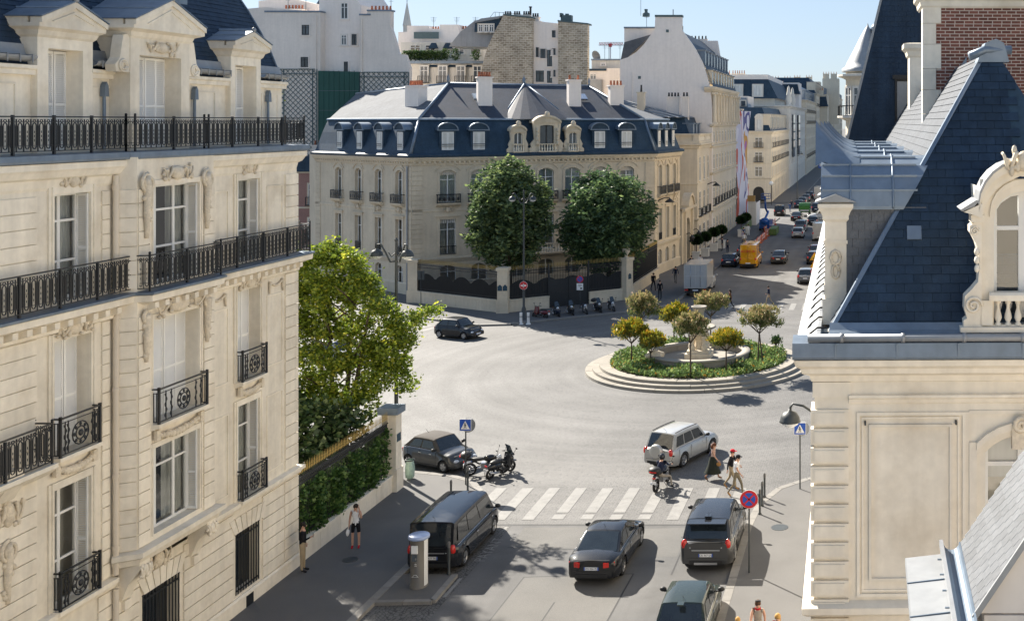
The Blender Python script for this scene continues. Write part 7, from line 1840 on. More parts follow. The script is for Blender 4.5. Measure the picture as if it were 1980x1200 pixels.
for s in (-1,1):
    for t in (-1,1): mb.lathe([(.2,.75),(.24,.9),(.13,1.2),(.2,1.5),(.24,1.7)], 8, (s*.42,t*.42,0)); mb.ball((s*.5,t*.5,1.0),(.16,.16,.3),7,5)
mb.lathe([(.35,.75),(.25,1.2),(.4,1.7),(.62,1.78),(.62,1.9)], 12); mb.build('pedestal', SCULPT, ba)
mb = MB(); mb.lathe([(.3,1.88),(.9,2.08),(1.15,2.22),(1.15,2.3),(.95,2.28),(.3,2.1)], 20); mb.build('upper_bowl', PLAZAS, ba)
mb = MB(); mb.lathe([(.25,2.1),(.16,2.35),(.24,2.6),(.3,3.0),(.36,3.3),(.5,3.55),(.54,3.62),(.46,3.62),(.3,3.5),(0,3.45)], 16); mb.build('urn', PLAZAS, ba)
mb = MB(); mb.ball((-2.7,-1.6,.55),(.5,.35,.3),10,6); mb.tube([(-3.2,-1.9,.6),(-2.7,-1.6,.85),(-2.2,-1.2,.6)], .18, 7); mb.build('carved_figure', SCULPT, ba)
# bedding plants
BED = leaf_mat('bedding_leaves', (.08,.135,.045), (.17,.26,.075), (.32,.39,.13)); FLW = leaf_mat('bedding_flowers', (.30,.16,.02), (.42,.32,.06), (.45,.40,.22))
rs = np.random.RandomState(5); n = 17000
ang = rs.uniform(0,2*np.pi,n); rad = np.sqrt(rs.uniform(3.5**2,5.8**2,n)); hh = .30+.16*np.sin(ang*7)+.12*np.sin(ang*3+1.3)+.12*rs.normal(size=n)*.5
pts = np.stack([FC[0]+rad*np.cos(ang), FC[1]+rad*np.sin(ang), .44+np.abs(hh)*rs.uniform(.2,1.,n)], 1)
b_ = leaf_cloud('bedding_plants', pts, .2, [BED,FLW], None, 4, .9, 'stuff', (rs.uniform(size=n) > .93).astype(int)); tag(b_, 'low green bedding plants filling the ring of the fountain island', 'plants')
# standard trees
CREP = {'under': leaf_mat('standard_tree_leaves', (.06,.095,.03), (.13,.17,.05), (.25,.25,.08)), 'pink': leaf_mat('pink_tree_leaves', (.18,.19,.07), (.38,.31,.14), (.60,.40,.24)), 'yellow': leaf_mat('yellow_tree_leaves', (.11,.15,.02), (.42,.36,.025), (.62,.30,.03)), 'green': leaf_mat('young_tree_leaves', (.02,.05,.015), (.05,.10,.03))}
def stdtree(label, x, y, zc, rx, rz, kind, seed, multi=False, dens=2600):
    t = thing('standard_tree', label, 'tree', T(x, y, .5), 'small ornamental trees on the fountain island')
    mb = MB(); r3 = random.Random(seed)
    zb = zc-rz*.75-.5
    for k in range(2 if multi else 1):
        dx = (.12 if k else -.05) if multi else 0
        mb.tube([(dx*2,0,-.05),(dx,.02,zb*.5),(0,0,zb)], [.06,.05,.045], 6)
    for k in range(7):
        a = k*.9+seed; mb.tube([(0,0,zb-.1),(rx*.4*math.cos(a),rx*.4*math.sin(a),zb+rz*.4),(rx*.75*math.cos(a),rx*.75*math.sin(a),zb+rz*.9)], [.035,.022,.01], 5)
    mb.build('trunk', BARK, t)
    bl = []
    for k in range(9):
        a = k*2.4; q = .55*math.sqrt((k+.5)/9); bl.append((x+rx*q*1.1*math.cos(a), y+rx*q*1.1*math.sin(a), zc+rz*(.35-.8*q*r3.uniform(.4,1.1)), rx*.5, rx*.5, rz*.55))
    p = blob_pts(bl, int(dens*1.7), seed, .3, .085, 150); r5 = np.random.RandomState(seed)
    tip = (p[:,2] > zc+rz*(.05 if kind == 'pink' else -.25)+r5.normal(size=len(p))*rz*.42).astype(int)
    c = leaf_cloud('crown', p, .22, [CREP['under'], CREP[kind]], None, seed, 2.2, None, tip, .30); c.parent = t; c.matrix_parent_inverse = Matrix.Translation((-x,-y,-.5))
def fx(px, py0, pyc, dpx, zz=.6):   # place by trunk-foot row on the bed, crown centre height from its row
    D = (16.5-zz)*2150/(py0-235); return (px-1680)*D/2150, D, 16.5-(pyc-235)*D/2150, dpx*D/2150
for lb, px, p0, pc, hw, hh_, kd, mu in (('pinkish bushy tree at the rear left of the island',1240,672,592,37,30,'pink',True),('yellow tree behind the basin, left of the urn',1303,664,607,31,25,'yellow',False),('broad pinkish tree behind the urn at the rear of the island',1374,662,588,37,28,'pink',False),('pinkish tree standing in front of the pedestal',1335,726,632,37,38,'pink',False),('yellow tree with tall bare trunk at the left of the island',1221,699,641,37,26,'yellow',False),('low yellow bush-like tree left of the basin',1258,704,660,28,26,'yellow',False),('yellow tree in front right of the pedestal',1404,713,657,36,24,'yellow',False),('broad pink-tipped tree with forked trunk at the right of the island',1468,702,616,47,34,'pink',True)):
    x, D, zc, rx = fx(px, p0, pc, hw); stdtree(lb, x, D, zc, rx, hh_*D/2150, kd, int(px), mu, 3000)
x, D, zc, rx = fx(1500, 680, 659, 10); stdtree('thin young green sapling at the right edge of the island', x, D, zc, rx, rx*.7, 'green', 5, False, 300)

# ================================================================== BIG TREES
def twigs(mb, base, top, n, spread, r0, seed, zlow=.35):
    r3 = random.Random(seed)
    mb.tube([base, (base[0]+.1, base[1], lerp(base[2],top,.5)), (base[0], base[1]+.1, lerp(base[2],top,.92))], [r0, r0*.7, r0*.2], 8)
    for k in range(n):
        z = lerp(base[2], top, r3.uniform(zlow,.85)); a = k*2.4+r3.uniform(-.3,.3); s = spread*r3.uniform(.6,1.)*(1.15-(z-base[2])/(top-base[2])*.7)
        mb.tube([(base[0],base[1],z), (base[0]+s*.5*math.cos(a), base[1]+s*.5*math.sin(a), z+s*.35), (base[0]+s*math.cos(a), base[1]+s*math.sin(a), z+s*.8)], [r0*.35, r0*.22, r0*.08], 5)
LIME = leaf_mat('dark_tree_leaves', (.052,.088,.040), (.135,.195,.078), (.31,.37,.13), .45)
CHES = leaf_mat('broad_tree_leaves', (.046,.088,.042), (.118,.185,.075), (.23,.31,.11), .42)
MAPL = leaf_mat('maple_leaves', (.085,.14,.018), (.25,.33,.035), (.48,.46,.05), .5)
def egg(x, y, z0, z1, rmax, n, seed, widest=.38, up=.5):
    r3 = random.Random(seed); bl = []
    for k in range(n):
        t = (k+.5)/n; z = lerp(z0, z1, t); prof = math.sin(math.pi*min(1, max(.02, (t/widest*.5 if t < widest else .5+.5*(t-widest)/(1-widest)))))**.7
        m = max(1, int(1+5*prof))
        for j in range(m):
            a = j*2*math.pi/m+k*1.3; q = rmax*prof*.62*r3.uniform(.85,1.1); s = rmax*(.22+.22*prof)*r3.uniform(.85,1.15)
            bl.append((x+q*math.cos(a), y+q*math.sin(a), z+r3.uniform(-.2,.2), s, s, s*1.05))
    return bl
for lb, x, y, z0, z1, rm, mt, sd_, size, n_, kw in (('tall dark egg-shaped tree behind the left part of the mansion fence',-32.0,98.9,3.6,13.4,3.75,LIME,21,.42,30000,dict(widest=.34)),('broad round dark tree behind the fence near the right gate pillar',-24.7,105.4,2.6,11.9,4.4,CHES,22,.42,32000,dict(widest=.5))):
    t = thing('tree', lb, 'tree', T(x,y,.1)); mb = MB(T(-x,-y,-.1)); twigs(mb, (x,y,.1), z1-1, 26, rm*.8, .26, sd_); mb.build('trunk', BARK, t)
    p = blob_pts(egg(x,y,z0+.4,z1-.8,rm,9,sd_,**kw), n_, sd_, .62, .28 if mt is CHES else .22, 900)
    c = leaf_cloud('crown', p, size, mt, None, sd_, .2 if mt is LIME else -.2, None, None, .42); c.parent = t; c.matrix_parent_inverse = Matrix.Translation((-x,-y,-.1))
# maple over the garden fence; unseen taller tree in its crown added for shade
mx, my = -24.1, 50.6
t = thing('maple_and_hidden_tree', 'sunlit yellow-green maple over the garden railing at left, plus an unseen taller tree added for shade', 'tree', T(mx,my,.15)); mb = MB(T(-mx,-my,-.15))
for dx, dy, tz in ((-.7,.2,10.2),(.5,.5,10.3),(1.5,-.2,8.2),(-1.6,.6,8.6)):
    mb.tube([(mx,my,.1),(mx+dx*.15,my+dy*.2,2.2),(mx+dx*.6,my+dy*.6,5.),(mx+dx,my+dy,tz)], [.2,.15,.1,.03], 7)
    for k in range(6): a = k*1.9+dx; z = 4.2+k*.8; mb.tube([(mx+dx*.5,my+dy*.5,z),(mx+dx*.5+1.1*math.cos(a),my+dy*.5+1.1*math.sin(a),z+.7),(mx+dx*.5+1.9*math.cos(a),my+dy*.5+1.9*math.sin(a),z+1.1)], [.05,.03,.01], 5)
mb.build('trunk', BARK, t)
bl = [(-25.6,50.6,10.2,1.0,1.1,.75),(-24.5,50.8,10.4,.95,1.0,.7),(-23.6,50.4,9.9,.9,1.0,.7),(-26.2,50.9,9.0,1.1,1.2,.9),(-24.9,50.2,8.9,1.2,1.2,.9),(-23.4,50.6,8.8,1.0,1.1,.8),(-22.7,50.2,9.3,.7,.8,.5),(-26.4,50.4,7.6,1.1,1.2,.9),(-25.0,51.0,7.3,1.2,1.1,.9),(-23.5,50.8,7.2,1.0,1.0,.8),(-25.9,50.2,6.1,1.1,1.1,.8),(-24.2,50.0,5.6,1.2,1.0,.7),(-22.9,50.3,6.1,.9,.9,.7),(-21.9,50.5,6.7,.8,.8,.6),(-21.1,50.3,7.2,.7,.7,.45),(-20.5,50.2,7.5,.45,.5,.3),(-21.5,50.4,5.4,.7,.7,.6),(-21.0,50.6,4.5,.4,.5,.5),(-22.4,50.2,4.7,.9,.8,.6),(-25.7,50.6,4.6,1.0,1.0,.7),(-22.3,50.1,8.5,.8,.8,.6),(-21.7,50.1,7.7,.7,.7,.5),(-22.0,50.1,5.5,.8,.7,.6),(-20.0,50.2,7.8,.5,.5,.25),(-19.6,50.2,7.95,.35,.4,.15),(-21.4,50.1,6.2,.7,.7,.5),(-20.9,50.2,6.6,.6,.6,.4),(-27.6,50.6,9.6,1.2,1.2,1.0),(-28.4,50.2,8.0,1.3,1.3,1.0),(-27.4,50.0,6.4,1.2,1.2,.9),(-29.2,51.0,10.2,1.3,1.2,1.0),(-27.2,50.8,11.0,1.1,1.1,.7),(-29.6,50.4,7.0,1.2,1.2,.9),(-28.4,51.6,12.4,1.4,1.4,1.0),(-30.2,52.2,13.6,1.5,1.4,1.0),(-28.9,52.8,14.8,1.3,1.3,.9),(-31.4,52.0,12.0,1.5,1.4,1.0),(-30.4,53.2,15.9,1.2,1.2,.8),(-31.8,53.4,14.6,1.2,1.2,.8),(-28.8,52.0,15.6,1.1,1.2,.8),(-28.9,51.6,17.0,1.1,1.2,.7),(-29.4,53.0,17.8,1.2,1.2,.7),(-28.6,50.4,14.2,1.0,1.1,.7),(-28.2,49.6,12.8,1.0,1.0,.7),(-25.3,50.2,3.7,1.1,1.0,.8),(-24.0,50.0,3.9,1.0,.9,.8),(-22.8,50.0,3.8,.8,.7,.7),(-32.7,56.4,17.4,1.3,1.4,1.),(-32.1,55.2,16.8,1.3,1.3,.9),(-31.6,54.4,16.0,1.3,1.3,.9),(-30.9,53.4,15.2,1.2,1.3,.9),(-33.2,56.6,18.0,1.2,1.3,.7)]
sh_ = [(*b[:3],b[3]*.9,b[4]*.9,b[5]*.9) for b in bl]; p = np.concatenate([blob_pts([b for b in sh_ if b[0] > -26.8], 40000, 31, .4, .17, 620), blob_pts([b for b in sh_ if b[0] <= -26.8], 36000, 32, .4, .2, 700)]); c = leaf_cloud('crown', p, .165, MAPL, None, 31, .4, None, None, .6); c.parent = t; c.matrix_parent_inverse = Matrix.Translation((-mx,-my,-.15))
# garden shrubs and ivy
SHR = leaf_mat('shrub_leaves', (.022,.045,.017), (.06,.105,.035), (.18,.23,.09), .25); IVY = leaf_mat('ivy_leaves', (.032,.08,.02), (.09,.17,.04), (.22,.32,.09), .3)
p = blob_pts([(-25.8,46.0,3.0,1.6,1.5,1.5),(-24.0,47.4,3.4,1.3,1.2,1.3),(-27.2,47.2,3.0,1.5,1.4,1.7),(-22.9,48.2,2.9,1.0,.9,1.2),(-24.6,45.0,2.2,1.3,1.2,1.4),(-23.0,46.4,2.2,1.0,1.0,1.2),(-26.3,48.6,4.3,1.1,1.1,.9)], 15000, 41, .5, .2, 500)
o = leaf_cloud('garden_shrub', p, .27, SHR, None, 41, .3); tag(o, 'dense dark green shrubs filling the garden behind the railing', 'shrub')
rs = np.random.RandomState(8); n = 15000; yy = 41.5+rs.uniform(0,1,n)*7.4; zmax = 2.75+.16*np.sin(yy*2.1)+.12*np.sin(yy*5.3)
p = np.stack([-21.12-rs.uniform(0,.55,n)+.12*np.sin(yy*4), yy, .85+(zmax-.85)*rs.uniform(0,1,n)**.8], 1)
o = leaf_cloud('ivy_hedge', p, .15, IVY, None, 42, .2, None, None, .8); tag(o, 'clipped ivy hedge climbing through the garden railing', 'hedge')
# street tree above the bottom-left pavement is out of frame; its low wall, railing and pillar are not
gf = thing('garden_railing', 'black garden railing with gilded spikes on a low stone wall beside the apartment building', 'railing', frame(-21.25,41.1,R(90)))
for i in range(5):
    MB().box(.0+1.62*i+.01,1.62*(i+1)-.01,-.18,.2,.12,.78).build('base_stone', STONE, gf)
MB().box(0,8.05,-.22,.24,.78,.9).build('coping', STONE, gf)
gb = MB(); gb.cyl((0,0,0),(0,0,2.45),.016,n=5); gb.cur = 1; gb.lathe([(.012,2.45),(.024,2.52),(.014,2.58),(.02,2.62),(0,2.85)], 5); gbm = gb.mesh('fence_bar', [IRON,GOLD])
for i in range(62): link('fence_bar', gbm, gf, T(.12+.128*i,0,.9))
mb = MB()
for z in (1.05,2.95,3.18): mb.box(0,8.0,-.025,.025,z,z+.05)
mb.build('fence_rail', IRON, gf)
gb2 = MB().cyl((0,0,0),(0,0,.18),.012,n=5).ball((0,0,.1),.04,6,4).mesh('fence_ring', IRON)
for i in range(61): link('fence_ring', gb2, gf, T(.184+.128*i,0,3.0))
mb = MB(); mb.box(8.05,8.75,-.38,.38,.12,1.1); mb.box(8.1,8.7,-.32,.32,1.1,3.55); pl = mb.build('pillar', STONE, gf); mb = MB(); mb.box(7.98,8.82,-.45,.45,3.55,3.75); mb.extr([(7.98,-.45,3.75),(8.82,-.45,3.75),(8.82,.45,3.75),(7.98,.45,3.75)],(0,0,.1)); mb.build('pillar_cap', ZINC, pl); MB().box(8.2,8.6,-.335,-.32,2.3,2.65).build('street_plaque', PLAQUE, pl)
# topiary in planters
tp_m = MB().box(-.45,.45,-.45,.45,0,.95).box(-.5,.5,-.5,.5,.9,1.0).mesh('planter_box', PLANTER)
TOPL = leaf_mat('topiary_leaves', (.010,.026,.008), (.022,.05,.014), (.04,.08,.02), .2)
tball = leaf_cloud('crown', blob_pts([(0,0,2.35,.66,.66,.62)], 2600, 51, .3), .2, TOPL, None, 51)
tst = MB().cyl((0,0,.9),(0,0,2.2),.05,n=6).mesh('trunk', BARK)
first = True
for lb, x, y in (('clipped ball tree in a white planter, nearest of the facade row',-20.4,131.6),('clipped ball tree in a white planter, second of the facade row',-19.9,135.2),('clipped ball tree in a white planter, third of the facade row',-19.6,140.6),('clipped ball tree in a white planter, fourth of the facade row',-19.1,144.0),('clipped ball tree in a white planter near the banner, front one',-18.2,158.5),('clipped ball tree in a white planter near the banner, rear one',-18.0,163.0)):
    t = thing('topiary_tree', lb, 'topiary', T(x,y,.13), 'topiary balls in white planters')
    link('planter', tp_m, t); link('trunk', tst, t)
    if first: tball.parent = t; first = False
    else: link('crown', tball.data, t)
# ================================================================== STREET FURNITURE
def lamp_head(parent, M, s=1.):
    mb = MB(M); mb.lathe([(.0,.34*s),(.05*s,.34*s),(.06*s,.28*s),(.22*s,.22*s),(.32*s,.08*s),(.35*s,-.05*s),(.37*s,-.09*s),(.33*s,-.09*s)], 18); h_ = mb.build('lamp_hood', GREY_IRON, parent)
    MB(M).lathe([(.32*s,-.09*s),(.27*s,-.18*s),(.14*s,-.26*s),(0,-.29*s)], 16).build('lamp_bowl', mat('frosted_bowl', (.62,.64,.66), .25, .6), h_)
def lamppost(label, x, y, h, heads, m=GREY_IRON):
    t = thing('street_lamp', label, 'street lamp', T(x,y,.1))
    mb = MB(); mb.lathe([(.24,0),(.24,.1),(.19,.16),(.19,.9),(.15,1.0),(.10,1.15),(.09,3.0),(.075,h*.6),(.055,h)], 12); mb.build('post', m, t)
    for dx, dy in heads:
        mb = MB(); mb.tube([(0,0,h-.9),(dx*.3,dy*.3,h-.95),(dx*.55,dy*.55,h-.5),(dx*.8,dy*.8,h-.12),(dx,dy,h-.18),(dx,dy,h-.35)], .045, 6); mb.tube([(0,0,h-.5),(dx*.25,dy*.25,h-.7),(dx*.4,dy*.4,h-.5)], .03, 5); mb.build('arm', m, t)
        lamp_head(t, T(dx,dy,h-.60), .82)
    if heads: MB().lathe([(.06,h),(.09,h+.06),(.04,h+.12),(0,h+.2)], 8).build('finial', m, t)
    return t
lamppost('tall grey double-arm street lamp at the garden corner behind the maple', -21.72, 51.1, 10.9, ((-.95,.1),(.55,-.1)))
lamppost('slim double-arm street lamp on the pavement in front of the mansion fence', -28.55, 92.0, 10.6, ((-.95,0),(.75,0)))
lamppost('slim dark street lamp on the left pavement beyond the banner', -14.3, 222, 10.5, ((.9,0),))
def disc(parent, name, M, r, m, th=.012): return MB(M).cyl((0,-th/2,0),(0,th/2,0),r,n=28).build(name, m, parent)
def no_entry(parent, M, r=.32):
    a = disc(parent, 'sign_plate', M, r, REDS, .02); MB(M).lathe([(r*.94,-.012),(r*1.02,-.012),(r*1.02,.012),(r*.94,.012)], 28).build('sign_rim', WHITES, a, Matrix.Identity(4)) if False else None
    disc(a, 'sign_rim', M @ T(0,.006,0), r*1.06, WHITES, .012); MB(M).box(-r*.72,r*.72,-.016,-.010,-r*.16,r*.16).build('white_bar', WHITES, a)
def post_sign(label, x, y, h, z0=.13):
    t = thing('traffic_sign', label, 'traffic sign', T(x,y,z0)); MB().cyl((0,0,0),(0,0,h),.032,n=8).build('post', GREY_IRON, t); return t
def crossing_sign(label, x, y, h=2.95):
    t = post_sign(label, x, y, h); z = h-.25; disc(t, 'back_disc', T(.08,.05,z-.02), .34, ALLOY)
    p = MB().box(-.27,.27,-.06,-.045,z-.27,z+.27).build('sign_plate', WHITES, t); MB().box(-.25,.25,-.064,-.058,z-.25,z+.25).build('blue_panel', BLUE, p)
    MB().extr([(-.205,-.069,z-.19),(.205,-.069,z-.19),(0,-.069,z+.19)], (0,.006,0)).build('white_triangle', WHITES, p)
    q = MB(); Y = -.073
    q.extr([(-.012+.03*math.cos(a),Y,z+.07+.03*math.sin(a)) for a in np.linspace(0,6.28,9)[:-1]], (0,.004,0))
    for pts in ([(-.03,.035),(.025,.035),(.02,-.05),(-.025,-.05)],[(-.025,-.05),(.0,-.05),(-.045,-.16),(-.07,-.16)],[(0,-.05),(.022,-.05),(.06,-.16),(.035,-.16)],[(.02,.03),(.035,.02),(.065,-.04),(.05,-.05)],[(-.03,.03),(-.045,.02),(-.065,-.04),(-.05,-.05)]): q.extr([(a,Y,z+b) for a, b in pts], (0,.004,0))
    q.build('walking_figure', INK, p)
crossing_sign('blue pedestrian crossing sign beside the parked motorcycles', -18.2, 50.2)
crossing_sign('blue pedestrian crossing sign on the right-hand pavement', -3.07, 49.6)
t = post_sign('round red and blue no-stopping sign at the right kerb', -4.35, 40.4, 2.98)
z = 2.68; a = disc(t, 'sign_plate', T(0,-.05,z), .335, WHITES, .012); disc(a, 'red_ring', T(0,-.056,z), .325, REDS); b = disc(a, 'blue_field', T(0,-.061,z), .235, BLUE)
q = MB()
for s in (-1,1): q.extr([(s*x,-.070,z+y) for x, y in ((-.20,-.16),(-.16,-.20),(.20,.16),(.16,.20))], (0,.006,0))
q.build('red_cross', REDS, a)
# no-entry signs
t = thing('traffic_sign', 'red no-entry sign fixed to the lamp in front of the mansion', 'traffic sign', T(-28.5,91.86,2.7)); no_entry(t, T(.0,-.1,.28)); MB().box(-.05,.05,-.12,.06,.1,.45).build('clamp', ALLOY, t)
t = post_sign('red no-entry sign seen through the maple leaves', -35.7, 81, 3.3, .0); no_entry(t, T(0,-.06,2.95))
t = post_sign('round no-parking sign with white panel by the mansion gate', -25.35, 97.6, 2.9); z = 2.55; a = disc(t, 'sign_plate', T(0,-.05,z), .31, REDS); disc(a, 'blue_field', T(0,-.056,z), .23, BLUE)
q = MB(); q.extr([(x,-.066,z+y) for x, y in ((-.18,.14),(-.14,.18),(.18,-.14),(.14,-.18))], (0,.006,0)); q.build('red_slash', REDS, a)
q = MB().box(-.28,.28,-.06,-.045,z-.95,z-.36).build('white_panel', WHITES, t); k = MB()
for zz, w_ in ((-.47,.16),(-.55,.2),(-.63,.12)): k.box(-w_,w_,-.063,-.058,z+zz-.015,z+zz+.015)
k.box(.02,.2,-.063,-.058,z-.86,z-.76); k.box(.06,.16,-.063,-.058,z-.76,z-.71); k.build('panel_print', INK, q)
t = post_sign('dark back of a small traffic sign by the left fence panel', -39.6, 98.3, 3.2); MB().box(-.3,.3,.02,.05,2.4,3.2).build('sign_plate', GREY_IRON, t)
# roadworks signs
t = post_sign('two yellow roadworks triangles above a thirty limit sign', -5.35, 109.5, 3.6, .1)
for z in (3.1, 2.35):
    a = MB().extr([(-.48,-.06,z-.34),(.48,-.06,z-.34),(0,-.06,z+.48)], (0,.015,0)).build('yellow_triangle', YELS, t)
    q = MB(); 
    for p0, p1 in (((-.40,-.29),(.40,-.29)),((.40,-.29),(0,.40)),((0,.40),(-.40,-.29))): q.tube([(p0[0],-.066,z+p0[1]),(p1[0],-.066,z+p1[1])], .018, 4)
    q.build('triangle_border', REDS, a)
    q = MB()
    if z > 3: 
        q.extr([(-.2,-.068,z-.22),(.05,-.068,z-.22),(-.08,-.068,z-.06)], (0,.006,0)); q.tube([(.15,-.068,z-.2),(.06,-.068,z),(.1,-.068,z+.1)], .03, 5); q.tube([(-.08,-.068,z+.02),(.08,-.068,z+.06)], .02, 4); q.ball((.11,-.068,z+.16), (.045,.01,.045), 7, 5)
    else:
        q.box(-.11,-.07,-.07,-.062,z-.22,z+.1); q.extr([(.06,-.07,z-.22),(.10,-.07,z-.22),(.03,-.07,z+.12),(-.01,-.07,z+.12)], (0,.006,0))
    q.build('sign_symbol', INK, a)
z = 1.68; a = disc(t, 'speed_disc', T(0,-.06,z), .38, REDS); disc(a, 'white_field', T(0,-.066,z), .30, WHITES); text_mb('30', .36, INK, 'speed_lettering', a, T(0,-.074,z) @ UPR, .003)
# wall lamps on brackets
t = thing('wall_lamp', 'grey dome street lamp on a bracket from the right building', 'wall lamp', T(-.93,18.9,11.55)); mb = MB(); mb.tube([(0,0,0),(-.18,0,.12),(-.36,0,.16),(-.40,0,.10),(-.41,0,.02)], .022, 6); mb.build('bracket', GREY_IRON, t); lamp_head(t, T(-.41,0,-.10), .50)
for lb, px, py, d in (('black bracket lamp on the street side of the mansion', 1268, 388, 118), ('black bracket lamp on the facade by the white gable', 1370, 357, 146)):
    x = -21.3 if d > 130 else -22.4
    z = 16.5-(py-235)*d/2150; t = thing('wall_lamp', lb, 'wall lamp', T(x,d,z)); mb = MB(); mb.tube([(0,0,0),(.7,-.1,.3),(1.25,-.2,.35),(1.3,-.2,.2)], .06, 6); mb.build('bracket', IRON, t); mb = MB(); mb.lathe([(.05,.3),(.15,.2),(.55,-.1),(.5,-.14),(0,-.1)], 12, (1.3,-.2,0)); mb.build('lamp_hood', IRON, t)
mb = MB(); t = thing('globe_lamp', 'white globe lamp in front of the corner building across the junction', 'street lamp', T(-19.2,219,.1)); mb.cyl((0,0,0),(0,0,3.9),.09,n=8); mb.build('post', IRON, t); MB().ball((0,0,4.25),.42,12,8).build('globe', STEELW, t)
# bollards
bm_b = MB().lathe([(.07,0),(.07,.05),(.045,.08),(.045,.86)], 10).mesh('bollard_post', GREY_IRON); bw = MB().lathe([(.052,.86),(.055,.95),(.05,1.02),(.02,1.06),(0,1.07)], 10).mesh('bollard_cap', mat('bollard_band', (.12,.12,.12), .5))
for lb, x, y, s in (('bollard on the right kerb nearest the crossing walkers',-4.55,48.5,1.),('bollard on the right kerb just behind the no-stopping sign',-4.55,46.4,1.),('bollard behind the no-stopping sign disc, between the two others',-4.55,47.4,1.),('thin post on the left corner in front of the motorcycles',-17.75,49.2,1.1),('short bollard behind the roof of the black van',-18.0,47.9,.9),('bollard between the pay machine and the black van',-15.2,40.25,1.12)):
    t = thing('bollard', lb, 'bollard', T(x,y,.13) @ Matrix.Diagonal((1,1,s,1)), 'slim pavement bollards'); link('post', bm_b, t); link('cap', bw, t)
wb_ = MB().lathe([(.2,0),(.2,.06),(.11,.1),(.11,.35)], 10).mesh('base', STEELW)
for lb, x in (('white flexible post at the foot of the mansion street lamp, left one',-28.35),('white flexible post at the foot of the mansion street lamp, right one',-27.75)):
    t = thing('flexible_post', lb, 'bollard', T(x,90.6,.0), 'white flexible posts'); MB().cyl((0,0,0),(0,0,.95),.11,n=10).build('post', STEELW, t); MB().lathe([(.115,.55),(.115,.7)],10).build('band', ALLOY, t); link('base', wb_, t)
# pay machine
pm_ = thing('pay_machine', 'rounded grey parking pay machine with white sides and blue cap', 'pay machine', T(-15.9,39.3,.12))
mb = MB(); mb.lathe([(.33,0),(.33,.04),(.29,.05),(.29,1.66)], 26, sx=.95, sy=1.1); mb.build('body', mat('brown_grey_metal', (.125,.115,.10), .45, .5, n=(3,.05)), pm_)
for a0, a1 in ((R(-31),R(50)),(R(195),R(216))): MB().lathe([(.30,.06),(.302,.08),(.302,1.62),(.30,1.65)], 12, sx=.95, sy=1.1, a0=a0, a1=a1).build('side_panel', STEELW, pm_)
MB().lathe([(.29,1.66),(.355,1.69),(.365,1.73),(.355,1.79),(.33,1.81),(0,1.82)], 26).build('cap', mat('pale_blue_cap', (.34,.42,.62), .3, .5, n=(3,.05)), pm_)
p = MB().box(-.14,.08,-.335,-.30,1.24,1.52).build('notice', WHITES, pm_); q = MB().box(-.12,.06,-.337,-.30,.98,1.20).build('screen', PANEF, pm_); MB().box(-.01,.04,-.345,-.33,1.03,1.1).build('card_slot', CHROME, q)
q = MB(); 
for z in (.86,.80): q.tube([(-.04,-.325,z),(.0,-.33,z+.03),(.04,-.325,z)], .010, 4)
q.tube([(-.13,-.315,.42),(-.09,-.322,.44),(-.05,-.325,.50),(.03,-.325,.50),(.08,-.322,.44),(.10,-.318,.42),(-.13,-.315,.42)], .010, 4)
q.build('parking_symbol', WHITES, pm_)
# works barriers, hoarding, low green fence
bars = [(-14.9+.045*k, 146+1.9*k) for k in range(18)]
bmx = MB(); 
for k in range(5): bmx.cur = k % 2; bmx.box(-.8+.32*k,-.8+.32*(k+1),-.04,.04,.62,.92); bmx.box(-.8+.32*k,-.8+.32*(k+1),-.04,.04,.22,.5)
bmx.cur = 0
for x in (-.75,.75): bmx.box(x-.04,x+.04,-.25,.25,0,.06); bmx.box(x-.03,x+.03,-.03,.03,0,1.0)
ORG = mat('orange_plastic', (.62,.11,.02), .5); bme = bmx.mesh('barrier_panel', [ORG, STEELW])
for i, (x, y) in enumerate(bars):
    t = link('works_barrier', bme, None, T(x-.9*(i > 9), y, .02) @ Matrix.Rotation(R(88+6*math.sin(i*2.3)),4,'Z')); tag(t, ('orange and white works barrier right at the near end of the row','orange and white works barrier at the far end of the row')[i > 0] if i in (0, 17) else 'orange and white works barrier within the row beside the blue lift', 'barrier', 'orange and white works barriers')
t = thing('hoarding', 'white site hoarding with a yellow wooden top below the banner', 'hoarding', T(-18.0,176)); MB().box(-1.1,.1,-.1,.1,0,3.9).build('panel', STONEW, t); MB().box(.1,.2,0,6,0,3.6).build('panel', PLASTERW, t); MB().box(-1.2,.0,-.3,.3,3.9,4.8).build('crate', mat('pine_boards', (.42,.26,.09), .7, n=(3,.2)), t)
LG = mat('lime_panel', (.10,.17,.05), .6, rv=.2); t = thing('site_fence', 'low lime green site fence along the pavement under the banner', 'fence', T(-18.4,159))
for k in range(9): MB().box(-.04,.04,1.7*k+.03,1.7*k+1.66,.15,1.15).build('fence_panel', LG, t)
for k in range(3): o = MB().box(-.5,.5,-.7,.7,.1,1.0).build('green_skip', LG, None, T(-13.9,161.5+1.7*k,0)); tag(o, ('nearest green waste container beside the orange barriers','middle green waste container beside the orange barriers','farthest green waste container beside the orange barriers')[k], 'container', 'green waste containers')
sgn = post_sign('blue square sign with white symbol far down the street', -12.4, 296, 5.6); MB().box(-1.0,1.0,-.1,0,4,6).build('sign_plate', BLUE, sgn); MB().box(-.7,.7,-.12,-.1,4.4,5.4).build('white_symbol', WHITES, sgn)
sgn = post_sign('tall dark sign with white symbol and red foot far down the street', -8.6, 268, 8.6); MB().box(-1,1,-.1,0,6.2,8.8).build('sign_plate', INK, sgn); MB().box(-.6,.6,-.12,-.1,7.2,8.4).build('white_symbol', WHITES, sgn); MB().box(-1,1,-.12,-.1,6.2,6.8).build('red_foot', REDS, sgn)
